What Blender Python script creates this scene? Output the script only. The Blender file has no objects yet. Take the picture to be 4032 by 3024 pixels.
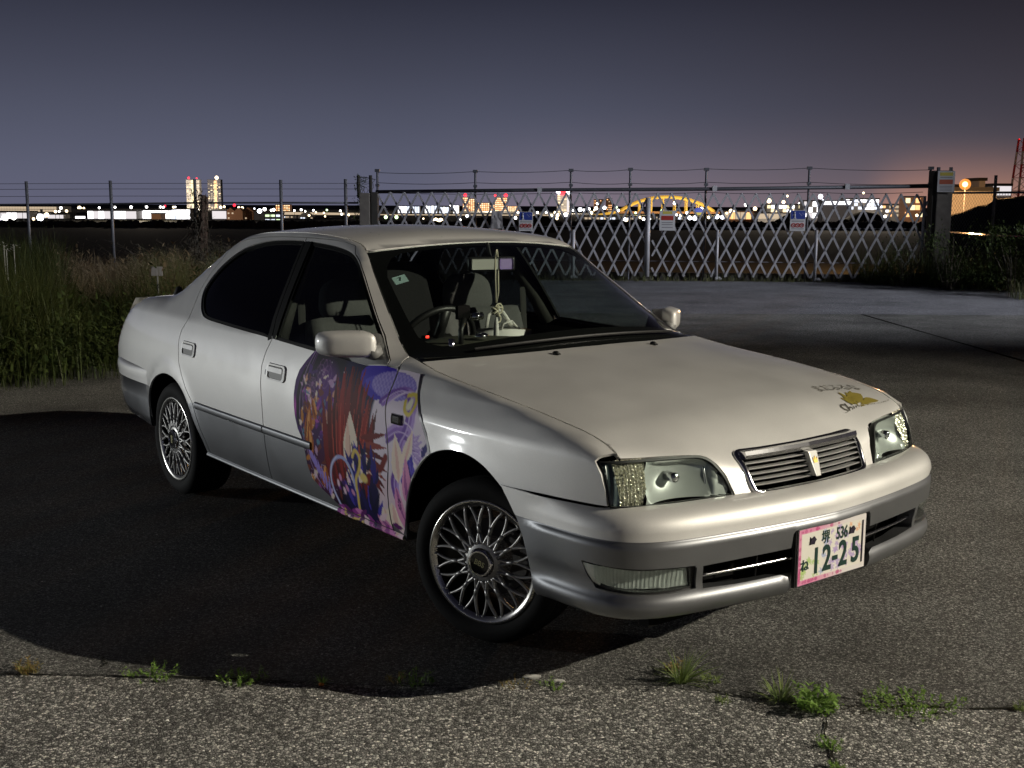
import bpy, bmesh, math, random
import numpy as np
from mathutils import Vector, Matrix, geometry
random.seed(7); RNG=np.random.default_rng(11)
scene=bpy.context.scene
COL=scene.collection
# ---------------------------------------------------------------- camera, sky, lamps, exposure
cam_d=bpy.data.cameras.new('camera'); cam_d.sensor_width=36.0; cam_d.lens=40.125
cam_d.clip_start=.05; cam_d.clip_end=6000
cam=bpy.data.objects.new('camera',cam_d); COL.objects.link(cam); scene.camera=cam
EYE=1.518
cam.matrix_world=Matrix.Translation((0,0,EYE)) @ Matrix.Rotation(math.radians(-.252),4,'Y') @ Matrix.Rotation(math.radians(90-8.977),4,'X')
scene.render.resolution_x=1024; scene.render.resolution_y=768
vs=scene.view_settings; vs.view_transform='Standard'; vs.look='None'; vs.exposure=0; vs.gamma=1; vs.use_curve_mapping=False
scene.cycles.use_denoising=True
scene.cycles.max_bounces=8; scene.cycles.transparent_max_bounces=16
scene.cycles.sample_clamp_indirect=4
world=bpy.data.worlds.new('World'); scene.world=world; world.use_nodes=True
def build_sky():
    nt=world.node_tree; N=nt.nodes; L=nt.links; N.clear()
    out=N.new('ShaderNodeOutputWorld'); bg=N.new('ShaderNodeBackground'); L.new(bg.outputs[0],out.inputs[0])
    tc=N.new('ShaderNodeTexCoord'); sep=N.new('ShaderNodeSeparateXYZ'); L.new(tc.outputs['Generated'],sep.inputs[0])
    # night sky over a city: brighter towards the horizon
    ramp=N.new('ShaderNodeValToRGB'); L.new(sep.outputs['Z'],ramp.inputs[0])
    e=ramp.color_ramp.elements
    e[0].position=0.0; e[0].color=(.118,.120,.180,1)
    e[1].position=1.0; e[1].color=(.005,.005,.009,1)
    for p,c in [(.03,(.105,.111,.165)),(.07,(.080,.086,.128)),(.11,(.057,.061,.092)),(.17,(.028,.030,.048)),(.30,(.010,.010,.018))]:
        k=e.new(p); k.color=(*c,1)
    # sodium glow over the works on the right
    def glow(cur,az,width,el,col,st):
        # a soft patch in bearing that dies away with height
        vm=N.new('ShaderNodeVectorMath'); vm.operation='DOT_PRODUCT'
        a=math.radians(az); vm.inputs[1].default_value=(math.sin(a),math.cos(a),0); L.new(tc.outputs['Generated'],vm.inputs[0])
        mr=N.new('ShaderNodeMapRange'); mr.interpolation_type='SMOOTHERSTEP'; mr.inputs[1].default_value=math.cos(math.radians(width)); mr.inputs[2].default_value=1.0; L.new(vm.outputs['Value'],mr.inputs[0])
        me_=N.new('ShaderNodeMapRange'); me_.inputs[1].default_value=0; me_.inputs[2].default_value=el; me_.inputs[3].default_value=1; me_.inputs[4].default_value=0; L.new(sep.outputs['Z'],me_.inputs[0])
        pw=N.new('ShaderNodeMath'); pw.operation='POWER'; pw.inputs[1].default_value=1.8; L.new(me_.outputs[0],pw.inputs[0])
        ml=N.new('ShaderNodeMath'); ml.operation='MULTIPLY'; L.new(mr.outputs[0],ml.inputs[0]); L.new(pw.outputs[0],ml.inputs[1])
        m2=N.new('ShaderNodeMath'); m2.operation='MULTIPLY'; m2.inputs[1].default_value=st; L.new(ml.outputs[0],m2.inputs[0])
        mx=N.new('ShaderNodeMix'); mx.data_type='RGBA'; mx.blend_type='ADD'; mx.clamp_factor=False
        L.new(m2.outputs[0],mx.inputs[0]); L.new(cur,mx.inputs[6]); mx.inputs[7].default_value=(*col,1); return mx.outputs[2]
    cur=ramp.outputs[0]
    # the sky is duller towards the dark country on the right
    dv=N.new('ShaderNodeVectorMath'); dv.operation='DOT_PRODUCT'; dv.inputs[1].default_value=(1,0,0); L.new(tc.outputs['Generated'],dv.inputs[0])
    dr=N.new('ShaderNodeMapRange'); dr.interpolation_type='SMOOTHSTEP'; dr.inputs[1].default_value=-.05; dr.inputs[2].default_value=.55; dr.inputs[3].default_value=1; dr.inputs[4].default_value=0; L.new(dv.outputs['Value'],dr.inputs[0])
    wm=N.new('ShaderNodeMix'); wm.data_type='RGBA'; wm.blend_type='MIX'; L.new(dr.outputs[0],wm.inputs[0]); wm.inputs[6].default_value=(.62,.50,.42,1); wm.inputs[7].default_value=(1,1,1,1)
    w2=N.new('ShaderNodeMix'); w2.data_type='RGBA'; w2.blend_type='MULTIPLY'; w2.inputs[0].default_value=1; L.new(cur,w2.inputs[6]); L.new(wm.outputs[2],w2.inputs[7]); cur=w2.outputs[2]
    cur=glow(cur,13,20,.085,(.30,.17,.12),.30)
    cur=glow(cur,21.6,5.5,.06,(1.0,.38,.12),.30)
    # east (right) side of the sky is a little darker
    ns=N.new('ShaderNodeTexNoise'); ns.inputs['Scale'].default_value=3.0; ns.inputs['Detail'].default_value=3
    L.new(tc.outputs['Generated'],ns.inputs[0])
    mr=N.new('ShaderNodeMapRange'); mr.inputs[3].default_value=.90; mr.inputs[4].default_value=1.10; L.new(ns.outputs[0],mr.inputs[0])
    mm=N.new('ShaderNodeMix'); mm.data_type='RGBA'; mm.blend_type='MULTIPLY'; mm.inputs[0].default_value=1
    L.new(cur,mm.inputs[6]); L.new(mr.outputs[0],mm.inputs[7])
    L.new(mm.outputs[2],bg.inputs[0]); bg.inputs[1].default_value=1.0
build_sky()
# ---------------------------------------------------------------- helpers
def lin(*c): return tuple(((v/255)/12.92 if v/255<=.04045 else (((v/255)+.055)/1.055)**2.4) for v in c)
def setp(o,label=None,cat=None,group=None,kind=None):
    if label: o['label']=label
    if cat: o['category']=cat
    if group: o['group']=group
    if kind: o['kind']=kind
    return o
def link(o,parent=None):
    COL.objects.link(o)
    if parent is not None: o.parent=parent
    return o
def mesh_obj(name,V,F,mat=None,parent=None,smooth=False,mats=None,mi=None):
    me=bpy.data.meshes.new(name); me.from_pydata([tuple(map(float,v)) for v in V],[],[tuple(map(int,f)) for f in F])
    if mats:
        for m in mats: me.materials.append(m)
        if mi is not None: me.polygons.foreach_set('material_index',np.array(mi,np.int32))
    elif mat: me.materials.append(mat)
    if smooth: me.polygons.foreach_set('use_smooth',np.ones(len(me.polygons),bool))
    me.update()
    return link(bpy.data.objects.new(name,me),parent)
def empty(name,loc=(0,0,0),rz=0,parent=None):
    o=bpy.data.objects.new(name,None); o.location=loc; o.rotation_euler=(0,0,rz); o.empty_display_size=.2
    return link(o,parent)
class MB:
    """collects simple shapes into one mesh"""
    def __init__(s): s.V=[]; s.F=[]
    def add(s,V,F):
        n=len(s.V); s.V+= [tuple(v) for v in V]; s.F+=[tuple(n+i for i in f) for f in F]; return s
    def box(s,c,d,M=None):
        x,y,z=d[0]/2,d[1]/2,d[2]/2
        P=[Vector((a*x,b*y,e*z)) for e in (-1,1) for b in (-1,1) for a in (-1,1)]
        if M is not None: P=[M@p for p in P]
        P=[p+Vector(c) for p in P]
        return s.add(P,[(0,2,3,1),(4,5,7,6),(0,1,5,4),(2,6,7,3),(0,4,6,2),(1,3,7,5)])
    def tube(s,pts,r,n=8,cap=True,closed=False,flat=1.0):
        pts=[Vector(p) for p in pts]; m=len(pts); rr=r if hasattr(r,'__len__') else [r]*m
        prev=None; V=[]
        for i,p in enumerate(pts):
            t=(pts[(i+1)%m]-pts[i-1]) if closed else (pts[min(i+1,m-1)]-pts[max(i-1,0)])
            if t.length<1e-9: t=Vector((0,0,1))
            t.normalize()
            if prev is None:
                a=Vector((0,0,1)) if abs(t.z)<.9 else Vector((1,0,0)); u=t.cross(a).normalized()
            else:
                u=prev-t*prev.dot(t); u=u.normalized() if u.length>1e-6 else t.orthogonal().normalized()
            prev=u; w=t.cross(u)
            for k in range(n):
                q=2*math.pi*k/n; V.append(p+u*(math.cos(q)*rr[i])+w*(math.sin(q)*rr[i]*flat))
        F=[]
        for i in range(m if closed else m-1):
            j=(i+1)%m
            for k in range(n): F.append((i*n+k,i*n+(k+1)%n,j*n+(k+1)%n,j*n+k))
        if cap and not closed: F.append(tuple(range(n))[::-1]); F.append(tuple((m-1)*n+k for k in range(n)))
        return s.add(V,F)
    def lathe(s,prof,n=48,axis='Z',cap=False):
        """prof: list of (radius, along axis)"""
        V=[]
        for k in range(n):
            a=2*math.pi*k/n
            for r,h in prof: V.append((r*math.cos(a),r*math.sin(a),h))
        m=len(prof); F=[]
        for k in range(n):
            j=(k+1)%n
            for i in range(m-1): F.append((k*m+i,j*m+i,j*m+i+1,k*m+i+1))
        if cap: F.append(tuple(k*m+m-1 for k in range(n)))
        return s.add(V,F)
    def ball(s,c,r,n=10,sc=(1,1,1)):
        V=[];F=[]; m=n//2+1
        for i in range(m):
            t=math.pi*i/(m-1)
            for k in range(n):
                a=2*math.pi*k/n; V.append((c[0]+r*sc[0]*math.sin(t)*math.cos(a),c[1]+r*sc[1]*math.sin(t)*math.sin(a),c[2]+r*sc[2]*math.cos(t)))
        for i in range(m-1):
            for k in range(n): F.append((i*n+k,(i+1)*n+k,(i+1)*n+(k+1)%n,i*n+(k+1)%n))
        return s.add(V,F)
    def build(s,name,mat,parent=None,smooth=False,bevel=0):
        o=mesh_obj(name,s.V,s.F,mat,parent,smooth)
        if bevel:
            bm=bmesh.new(); bm.from_mesh(o.data)
            ed=[e for e in bm.edges if len(e.link_faces)==2 and e.calc_face_angle(0)>.5]
            bmesh.ops.bevel(bm,geom=ed,offset=bevel,segments=2,affect='EDGES',profile=.7)
            bm.to_mesh(o.data); bm.free()
        return o
def copy_tree(o,parent=None):
    c=o.copy(); COL.objects.link(c)
    if parent is not None: c.parent=parent
    for ch in o.children: copy_tree(ch,c)
    return c
# ---------------------------------------------------------------- materials
def mat(name,col=(.5,.5,.5),rough=.5,metal=0,coat=0,emit=None,estr=1.0,spec=.5):
    m=bpy.data.materials.new(name); m.use_nodes=True; b=m.node_tree.nodes['Principled BSDF']
    b.inputs['Base Color'].default_value=(*col,1); b.inputs['Roughness'].default_value=rough; b.inputs['Metallic'].default_value=metal
    b.inputs['Coat Weight'].default_value=coat; b.inputs['Coat Roughness'].default_value=.04; b.inputs['Specular IOR Level'].default_value=spec
    if emit: b.inputs['Emission Color'].default_value=(*emit,1); b.inputs['Emission Strength'].default_value=estr
    return m
def noisy(m,scale=30,amount=.25,bump=0,detail=4,obj=True,dist=.002):
    """uneven colour and fine relief on a principled material"""
    nt=m.node_tree; N=nt.nodes; L=nt.links; b=N['Principled BSDF']
    tc=N.new('ShaderNodeTexCoord'); n=N.new('ShaderNodeTexNoise'); n.inputs['Scale'].default_value=scale; n.inputs['Detail'].default_value=detail
    L.new(tc.outputs['Object'],n.inputs[0])
    c=b.inputs['Base Color'].default_value[:]
    mx=N.new('ShaderNodeMix'); mx.data_type='RGBA'; L.new(n.outputs[0],mx.inputs[0])
    mx.inputs[6].default_value=(*[v*(1-amount) for v in c[:3]],1); mx.inputs[7].default_value=(*[min(1,v*(1+amount)) for v in c[:3]],1)
    L.new(mx.outputs[2],b.inputs['Base Color'])
    if bump:
        bp=N.new('ShaderNodeBump'); bp.inputs['Strength'].default_value=bump; bp.inputs['Distance'].default_value=dist; L.new(n.outputs[0],bp.inputs['Height']); L.new(bp.outputs[0],b.inputs['Normal'])
    return m
def glassmat(name,tint,ior=1.45,rough=0.0):
    """thin pane: fresnel reflection over tinted see-through"""
    m=bpy.data.materials.new(name); m.use_nodes=True; nt=m.node_tree; N=nt.nodes; L=nt.links; N.clear()
    o=N.new('ShaderNodeOutputMaterial'); t=N.new('ShaderNodeBsdfTransparent'); t.inputs[0].default_value=(*tint,1)
    g=N.new('ShaderNodeBsdfGlossy'); g.inputs['Roughness'].default_value=rough; g.inputs[0].default_value=(1,1,1,1)
    lw=N.new('ShaderNodeLayerWeight'); lw.inputs[0].default_value=.5   # same from both sides of the pane
    p=N.new('ShaderNodeMath'); p.operation='POWER'; p.inputs[1].default_value=5; L.new(lw.outputs['Facing'],p.inputs[0])
    f=N.new('ShaderNodeMapRange'); f0=((ior-1)/(ior+1))**2; f.inputs[3].default_value=f0; f.inputs[4].default_value=1.0; L.new(p.outputs[0],f.inputs[0])
    mx=N.new('ShaderNodeMixShader'); L.new(f.outputs[0],mx.inputs[0]); L.new(t.outputs[0],mx.inputs[1]); L.new(g.outputs[0],mx.inputs[2]); L.new(mx.outputs[0],o.inputs[0])
    return m
def colattr(m,name='Col'):
    """print: base colour from the flat artwork stored on the mesh"""
    nt=m.node_tree; a=nt.nodes.new('ShaderNodeAttribute'); a.attribute_name=name
    nt.links.new(a.outputs['Color'],nt.nodes['Principled BSDF'].inputs['Base Color']); return m
M={}
def flake_paint(name,col,rough,metal,coat=1.0):
    m=mat(name,col,rough,metal,coat); nt=m.node_tree; N=nt.nodes; L=nt.links; b=N['Principled BSDF']
    tc=N.new('ShaderNodeTexCoord'); n=N.new('ShaderNodeTexNoise'); n.inputs['Scale'].default_value=420; n.inputs['Detail'].default_value=2
    L.new(tc.outputs['Object'],n.inputs[0])
    n2=N.new('ShaderNodeTexNoise'); n2.inputs['Scale'].default_value=5; n2.inputs['Detail'].default_value=5; L.new(tc.outputs['Object'],n2.inputs[0])
    r=N.new('ShaderNodeMapRange'); r.inputs[3].default_value=rough*.8; r.inputs[4].default_value=rough*1.25; L.new(n2.outputs[0],r.inputs[0]); L.new(r.outputs[0],b.inputs['Roughness'])
    mx=N.new('ShaderNodeMix'); mx.data_type='RGBA'; L.new(n.outputs[0],mx.inputs[0]); mx.inputs[6].default_value=(*[v*.90 for v in col],1); mx.inputs[7].default_value=(*[min(1,v*1.10) for v in col],1)
    # thin road film, patchy
    dm=N.new('ShaderNodeMix'); dm.data_type='RGBA'; dm.blend_type='MULTIPLY'; dm.inputs[0].default_value=1
    r2=N.new('ShaderNodeMapRange'); r2.inputs[1].default_value=.3; r2.inputs[2].default_value=.7; r2.inputs[3].default_value=.92; r2.inputs[4].default_value=1.0; L.new(n2.outputs[0],r2.inputs[0])
    L.new(mx.outputs[2],dm.inputs[6]); L.new(r2.outputs[0],dm.inputs[7]); L.new(dm.outputs[2],b.inputs['Base Color'])
    cr=N.new('ShaderNodeMapRange'); cr.inputs[3].default_value=.02; cr.inputs[4].default_value=.10; L.new(n2.outputs[0],cr.inputs[0]); L.new(cr.outputs[0],b.inputs['Coat Roughness'])
    return m
M['white']=flake_paint('pearl_white_paint',(.72,.71,.685),.52,.34)
M['silver']=flake_paint('silver_grey_paint',(.21,.215,.225),.42,.75)
M['chrome']=mat('chrome',(.85,.85,.87),.13,1)
M['alloy']=noisy(mat('wheel_alloy',(.42,.415,.40),.42,.7),60,.12)
M['lip']=mat('polished_lip',(.60,.59,.56),.24,1)
M['tyre']=noisy(mat('tyre_rubber',(.007,.007,.007),.8,spec=.2),60,.3,.25)
M['black']=mat('black_plastic',(.012,.012,.012),.45)
M['matt']=mat('matt_black',(.004,.004,.004),.9,spec=.1)
M['rubber']=mat('seal_rubber',(.003,.003,.003),.6,spec=.12)
M['glass']=glassmat('clear_glass',(.48,.54,.51),1.5)
M['wsglass']=glassmat('windscreen_glass',(.78,.83,.80),1.35)
M['tint']=glassmat('tinted_glass',(.10,.11,.11),1.45)
M['lens']=glassmat('lamp_lens',(.90,.94,.92),1.45)
M['reflector']=mat('lamp_reflector',(.62,.66,.63),.24,.45)
M['fabric']=noisy(mat('seat_fabric',(.15,.145,.145),.95),90,.2,.3)
M['dash']=noisy(mat('dashboard_vinyl',(.050,.050,.034),.75),200,.2,.3)
M['trim']=mat('door_trim',(.045,.043,.038),.8)
M['gold']=mat('gold_emblem',(.55,.38,.10),.3,.8)

def table(xs, ys, sm=0.03, n=900):
    """smooth interpolant: cubic hermite through the knots, then a gaussian blur of width sm"""
    xs=np.array(xs,float); ys=np.array(ys,float)
    h=np.diff(xs); d=np.diff(ys)/h
    m=np.zeros_like(ys); m[0]=d[0]; m[-1]=d[-1]
    for i in range(1,len(xs)-1):
        m[i]=0 if d[i-1]*d[i]<=0 else (h[i-1]+h[i])*3/((2*h[i]+h[i-1])/d[i-1]+(h[i]+2*h[i-1])/d[i])
    X=np.linspace(xs[0],xs[-1],n); k=np.clip(np.searchsorted(xs,X)-1,0,len(xs)-2)
    t=(X-xs[k])/h[k]
    Y=(1+2*t)*(1-t)**2*ys[k]+t*(1-t)**2*h[k]*m[k]+t*t*(3-2*t)*ys[k+1]+t*t*(t-1)*h[k]*m[k+1]
    if sm>0:
        dx=X[1]-X[0]; r=int(3*sm/dx)+1; ker=np.exp(-.5*(np.arange(-r,r+1)*dx/sm)**2); ker/=ker.sum()
        L=Y[0]-(Y[1]-Y[0])*np.arange(r,0,-1); Rr=Y[-1]+(Y[-1]-Y[-2])*np.arange(1,r+1)
        Y=np.convolve(np.r_[L,Y,Rr],ker,'valid')
    return lambda x: np.interp(x,X,Y)
def sstep(a,b,x):
    t=np.clip((np.asarray(x,float)-a)/(b-a),0,1); return t*t*(3-2*t)
# half width at the widest height
W=table([-3.70,-3.62,-3.5,-3.3,-3.0,-2.65,-2.2,-1.6,-.8,0,.3,.5,.65,.75,.85],
        [.66,.715,.752,.785,.812,.830,.843,.8475,.8475,.843,.834,.815,.786,.755,.71],.05)
Od=table([.20,.25,.30,.40,.50,.56,.64,.72,.80,.88,.95],[.085,.06,.040,.017,.005,.001,0,.002,.012,.028,.050],.02)
Of=table([.20,.25,.30,.40,.50,.56,.64,.72,.770,.785,.80,.83,.86,.885,.93,.95],[.085,.06,.040,.017,.007,.003,.002,.004,.007,.0095,.016,.034,.052,.067,.098,.11],.005)
ZB=.945
ARF=(0.025,.342); ARR=(-2.535,.335)   # wheel arch centres, radius
def arch_bump(x,z):
    r=0
    for (cx,ra) in (ARF,ARR):
        q=np.hypot(x-cx,(z-.345))-ra
        r=r+.010*np.exp(-(np.clip(q,0,None)/.045)**2)*sstep(.25,.45,z)
    return r
def YS(x,z):
    x=np.asarray(x,float); z=np.asarray(z,float)
    k=sstep(-.75,-.15,x)
    zz=np.minimum(z,ZB)
    y=W(x)-(1-k)*Od(zz)-k*Of(zz)+arch_bump(x,zz)
    up=np.clip(z-ZB,0,None)
    lean=.50+.10*sstep(-2.2,-2.7,x)
    return y-lean*up-.22*up*up
# edge line between the sides and hood / windscreen / roof / boot
_e=[(.80,.690,.70),(.74,.705,.735),(.685,.713,.776),(.62,.717,.810),(.565,.722,.829),(.5,.726,.842),(.435,.732,.853),(.36,.736,.864),(.29,.739,.874),
 (.21,.742,.883),(.04,.742,.900),(-.05,.740,.908),(-.147,.738,.917),(-.244,.734,.928),(-.32,.727,.940),(-.40,.718,.953),(-.47,.710,.962),(-.52,.700,.985),
 (-.597,.679,1.030),(-.749,.636,1.133),(-.913,.588,1.246),(-1.017,.556,1.322),(-1.10,.540,1.352),(-1.3,.535,1.375),(-1.6,.535,1.385),(-1.9,.538,1.380),(-2.1,.545,1.362),
 (-2.25,.560,1.318),(-2.4,.585,1.240),(-2.55,.62,1.150),(-2.68,.65,1.075),(-2.80,.675,1.032),(-3.0,.69,1.012),(-3.15,.69,.995),(-3.27,.685,.960),(-3.36,.675,.915),(-3.44,.665,.85),(-3.56,.65,.74)]
_e=np.array(_e[::-1])
YE=table(_e[:,0],_e[:,1],.018); ZE=table(_e[:,0],_e[:,2],.014)
SLO=table([-3.7,-3.0,-2.7,-2.2,-1.9,-1.2,-1.0,-.5,-.38,-.25,.3,.7,.8],[.12,.12,.3,.35,.22,.22,.55,.55,.35,.15,.15,.2,.2],.05)   # slope of the strip along the edge
RND=table([-3.7,-3.3,-2.8,-2.3,-1.2,-1.0,-.5,-.3,.3,.6,.8],[.09,.09,.08,.07,.03,.028,.028,.022,.022,.03,.04],.05)  # rounding length
def corner(x):
    ye,ze,s=YE(x),ZE(x),SLO(x); zc=ze-.02
    for _ in range(25): zc=.5*zc+.5*(ze-s*np.clip(YS(x,zc)-ye,0,.5))
    return YS(x,zc),zc
def side(x,v,sg=-1):
    """v = height up to the rounded corner, then length over the corner, then inwards to the edge"""
    x=np.asarray(x,float); v=np.asarray(v,float); x,v=np.broadcast_arrays(x,v)
    ye,ze=YE(x),ZE(x); yc,zc=corner(x)
    L=np.hypot(yc-ye,zc-ze); d=np.minimum(RND(x),L*.98)
    z0=zc-d; y0=YS(x,z0)
    q=(v-z0)/(2*d); t=np.clip(q,0,1)
    y2=yc+(ye-yc)*d/L; z2=zc+(ze-zc)*d/L
    yb=(1-t)**2*y0+2*t*(1-t)*yc+t*t*y2; zb=(1-t)**2*z0+2*t*(1-t)*zc+t*t*z2
    g=np.clip((v-z0-2*d)/np.maximum(L-d,1e-6),0,1)
    yl=y2+(ye-y2)*g; zl=z2+(ze-z2)*g
    y=np.where(v<z0,YS(x,np.minimum(v,z0)),np.where(q<1,yb,yl)); z=np.where(v<z0,v,np.where(q<1,zb,zl))
    return np.stack([x,sg*y,z],-1)
def vmax(x):
    ye,ze=YE(x),ZE(x); yc,zc=corner(x); L=np.hypot(yc-ye,zc-ze); d=np.minimum(RND(x),L*.98)
    return zc-d+2*d+(L-d)
# hood + nose
HC=table([-.5,-.2,.1,.4,.6,.72,.82],[.052,.050,.048,.042,.034,.028,.02],.05)
PT=table([0,.15,.315,.423,.55,.65,.713,.78],[.806,.800,.781,.757,.728,.702,.682,.655],.03)   # nose line where the hood turns down
PB=table([0,.15,.28,.362,.55,.70,.78],[.858,.851,.834,.817,.778,.735,.700],.03)              # foot of the nose at the bumper
ZT=.765; ZF=.630
COWL=table([0,.255,.45,.60,.69,.72],[-.205,-.225,-.27,-.32,-.358,-.37],.03)
def hood_top(x,y):
    s=np.clip(np.abs(y)/YE(x),0,1); return ZE(x)+HC(x)*(1-s*s)
def hood(y,q):
    """q 0..1 cowl -> nose line along the top, 1..2 rounded nose, 2..3 down the front"""
    y=np.asarray(y,float); q=np.asarray(q,float); y,q=np.broadcast_arrays(y,q); a=np.abs(y)
    xc=COWL(a); xt=PT(a); xb=PB(a)
    r=.085-.03*sstep(.45,.7,a)
    xs=xt-r; zs=hood_top(xs,a)
    hz=(hood_top(xs,a)-hood_top(xs-.01,a))/.01
    t=np.clip(q,0,1); x1=xc+(xs-xc)*t; z1=hood_top(x1,a)
    # corner point: where top tangent meets the front line
    zc=zs+hz*(xt-xs)+.004; xcn=xt
    # front line from (xcn,zc) to (xb,ZF)
    f=.30; xe=xcn+(xb-xcn)*f; ze=zc+(ZF-zc)*f
    u=np.clip(q-1,0,1); x2=(1-u)**2*xs+2*u*(1-u)*xcn+u*u*xe; z2=(1-u)**2*zs+2*u*(1-u)*zc+u*u*ze
    w=np.clip(q-2,0,1); x3=xe+(xb-xe)*w; z3=ze+(ZF-ze)*w
    x=np.where(q<1,x1,np.where(q<2,x2,x3)); z=np.where(q<1,z1,np.where(q<2,z2,z3))
    return np.stack([x,y,z],-1)
# windscreen / roof / rear window
def wscreen(u,v):
    """u -1..1 across, v 0 bottom .. 1 top; its sides lie on the edge line"""
    u=np.asarray(u,float); v=np.asarray(v,float); u,v=np.broadcast_arrays(u,v); a=np.abs(u)
    xe=-.375-.645*v; ye=YE(xe); ze=ZE(xe)
    xc=-.215-.720*v+.012*4*v*(1-v); zc=.972+.388*v+.030*4*v*(1-v)
    return np.stack([xc+(xe-xc)*a**2.2,ye*u,zc+(ze-zc)*a*a],-1)
def rscreen(u,v):
    u=np.asarray(u,float); v=np.asarray(v,float); u,v=np.broadcast_arrays(u,v); a=np.abs(u)
    xe=-2.76+.64*v; ye=YE(xe); ze=ZE(xe)
    xc=-2.92+.74*v-.012*4*v*(1-v); zc=1.065+.325*v+.030*4*v*(1-v)
    return np.stack([xc+(xe-xc)*a**2.2,ye*u,zc+(ze-zc)*a*a],-1)
RC=table([-2.4,-2.1,-1.6,-1.2,-.9],[.030,.030,.032,.032,.032],.05)
def roof(u,v):
    """u -1..1 across, v 0 front .. 1 rear"""
    u=np.asarray(u,float); v=np.asarray(v,float); u,v=np.broadcast_arrays(u,v); a=np.abs(u)
    x0=-1.020+.085*(1-a*a); x1=-2.12-.06*(1-a*a); x=x0+(x1-x0)*v
    xe=np.clip(x,-2.12,-1.02)
    y=YE(xe)*u
    f=np.clip(x+1.02,0,.1); r=np.clip(-2.12-x,0,.1)
    z=ZE(xe)+RC(x)*(1-a*a)
    return np.stack([x,y,z],-1)
# boot
def boot(y,q):
    y=np.asarray(y,float); q=np.asarray(q,float); y,q=np.broadcast_arrays(y,q); a=np.abs(y)
    x0=-2.76-.15*(1-np.clip(a/.66,0,1)**2.2)
    x=x0+(-3.62-x0)*q
    s=np.clip(a/YE(x),0,1); z=ZE(x)+.03*(1-s*s)
    return np.stack([x,y,z],-1)
# front bumper
_bp=np.array([(.935,0),(.930,.10),(.919,.22),(.903,.36),(.880,.50),(.852,.635),(.812,.735),(.745,.800),(.65,.828),(.55,.836),(.42,.842),(.28,.846),(.18,.848)])
_s=np.r_[0,np.cumsum(np.hypot(*np.diff(_bp,axis=0).T))]
BX=table(_s,_bp[:,0],.045); BY=table(_s,_bp[:,1],.045); BLEN=_s[-1]
_pr=np.array([(-.090,.640),(-.062,.639),(-.036,.630),(-.014,.612),(-.004,.592),(0,.572),(-.004,.556),(-.009,.5515),(-.002,.5475),(.002,.538),(.001,.51),(-.003,.455),(-.011,.41),(-.010,.385),(0,.362),(0,.345),(-.008,.327),(-.03,.310),(-.08,.305)])
_v=np.r_[0,np.cumsum(np.hypot(*np.diff(_pr,axis=0).T))]
BD=table(_v,_pr[:,0],.005); BZ=table(_v,_pr[:,1],.004); BV=_v[-1]
def bumper(s,v):
    """s signed arc length from the middle (negative = near side), v along the section from the top"""
    s=np.asarray(s,float); v=np.asarray(v,float); s,v=np.broadcast_arrays(s,v); a=np.abs(s); g=np.sign(s)+(s==0)
    x=BX(a); y=BY(a); h=.004
    tx=(BX(a+h)-BX(a-h)); ty=(BY(a+h)-BY(a-h)); tx=np.where(a<h,0,tx); n=np.hypot(tx,ty); nx,ny=ty/n,-tx/n
    d=BD(v); k=1-.85*sstep(BLEN-.54,BLEN-.22,a)*(1-sstep(.05,.13,v))   # the top shelf closes up along the wing
    e=sstep(BLEN-.33,BLEN-.18,a); d=d*k*(1-e)+e*(-.003-.012*sstep(.30,.46,v))
    z=BZ(v)
    return np.stack([x+nx*d,g*(y+ny*d),z],-1)

# front lamps: lens between a top and a bottom plan line
_lt=np.array([(.806,0),(.800,.15),(.781,.315),(.755,.423),(.731,.55),(.708,.65),(.683,.725),(.648,.772),(.59,.797),(.50,.812)])
_lb=np.array([(.858,0),(.851,.15),(.834,.28),(.817,.362),(.779,.55),(.752,.66),(.727,.735),(.692,.780),(.62,.806),(.52,.820)])
_k=np.linspace(0,1,10)
def _arc(p):
    return np.r_[0,np.cumsum(np.hypot(*np.diff(p,axis=0).T))]
LT=[table(_arc(_lt),_lt[:,i],.03) for i in (0,1)]; LB=[table(_arc(_lb),_lb[:,i],.03) for i in (0,1)]
LTL=_arc(_lt)[-1]; LBL=_arc(_lb)[-1]
def lens(s,w,ins=0.0):
    """s 0..1 along the nose from the middle to the wing, w 0 top .. 1 bottom (near side)"""
    s=np.asarray(s,float); w=np.asarray(w,float); s,w=np.broadcast_arrays(s,w)
    x=LT[0](s*LTL)*(1-w)+LB[0](s*LBL)*w; y=LT[1](s*LTL)*(1-w)+LB[1](s*LBL)*w
    b=.010*4*w*(1-w)
    return np.stack([x+b-ins,-(y-ins*.3),.772+(.632-.772)*w],-1)
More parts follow.
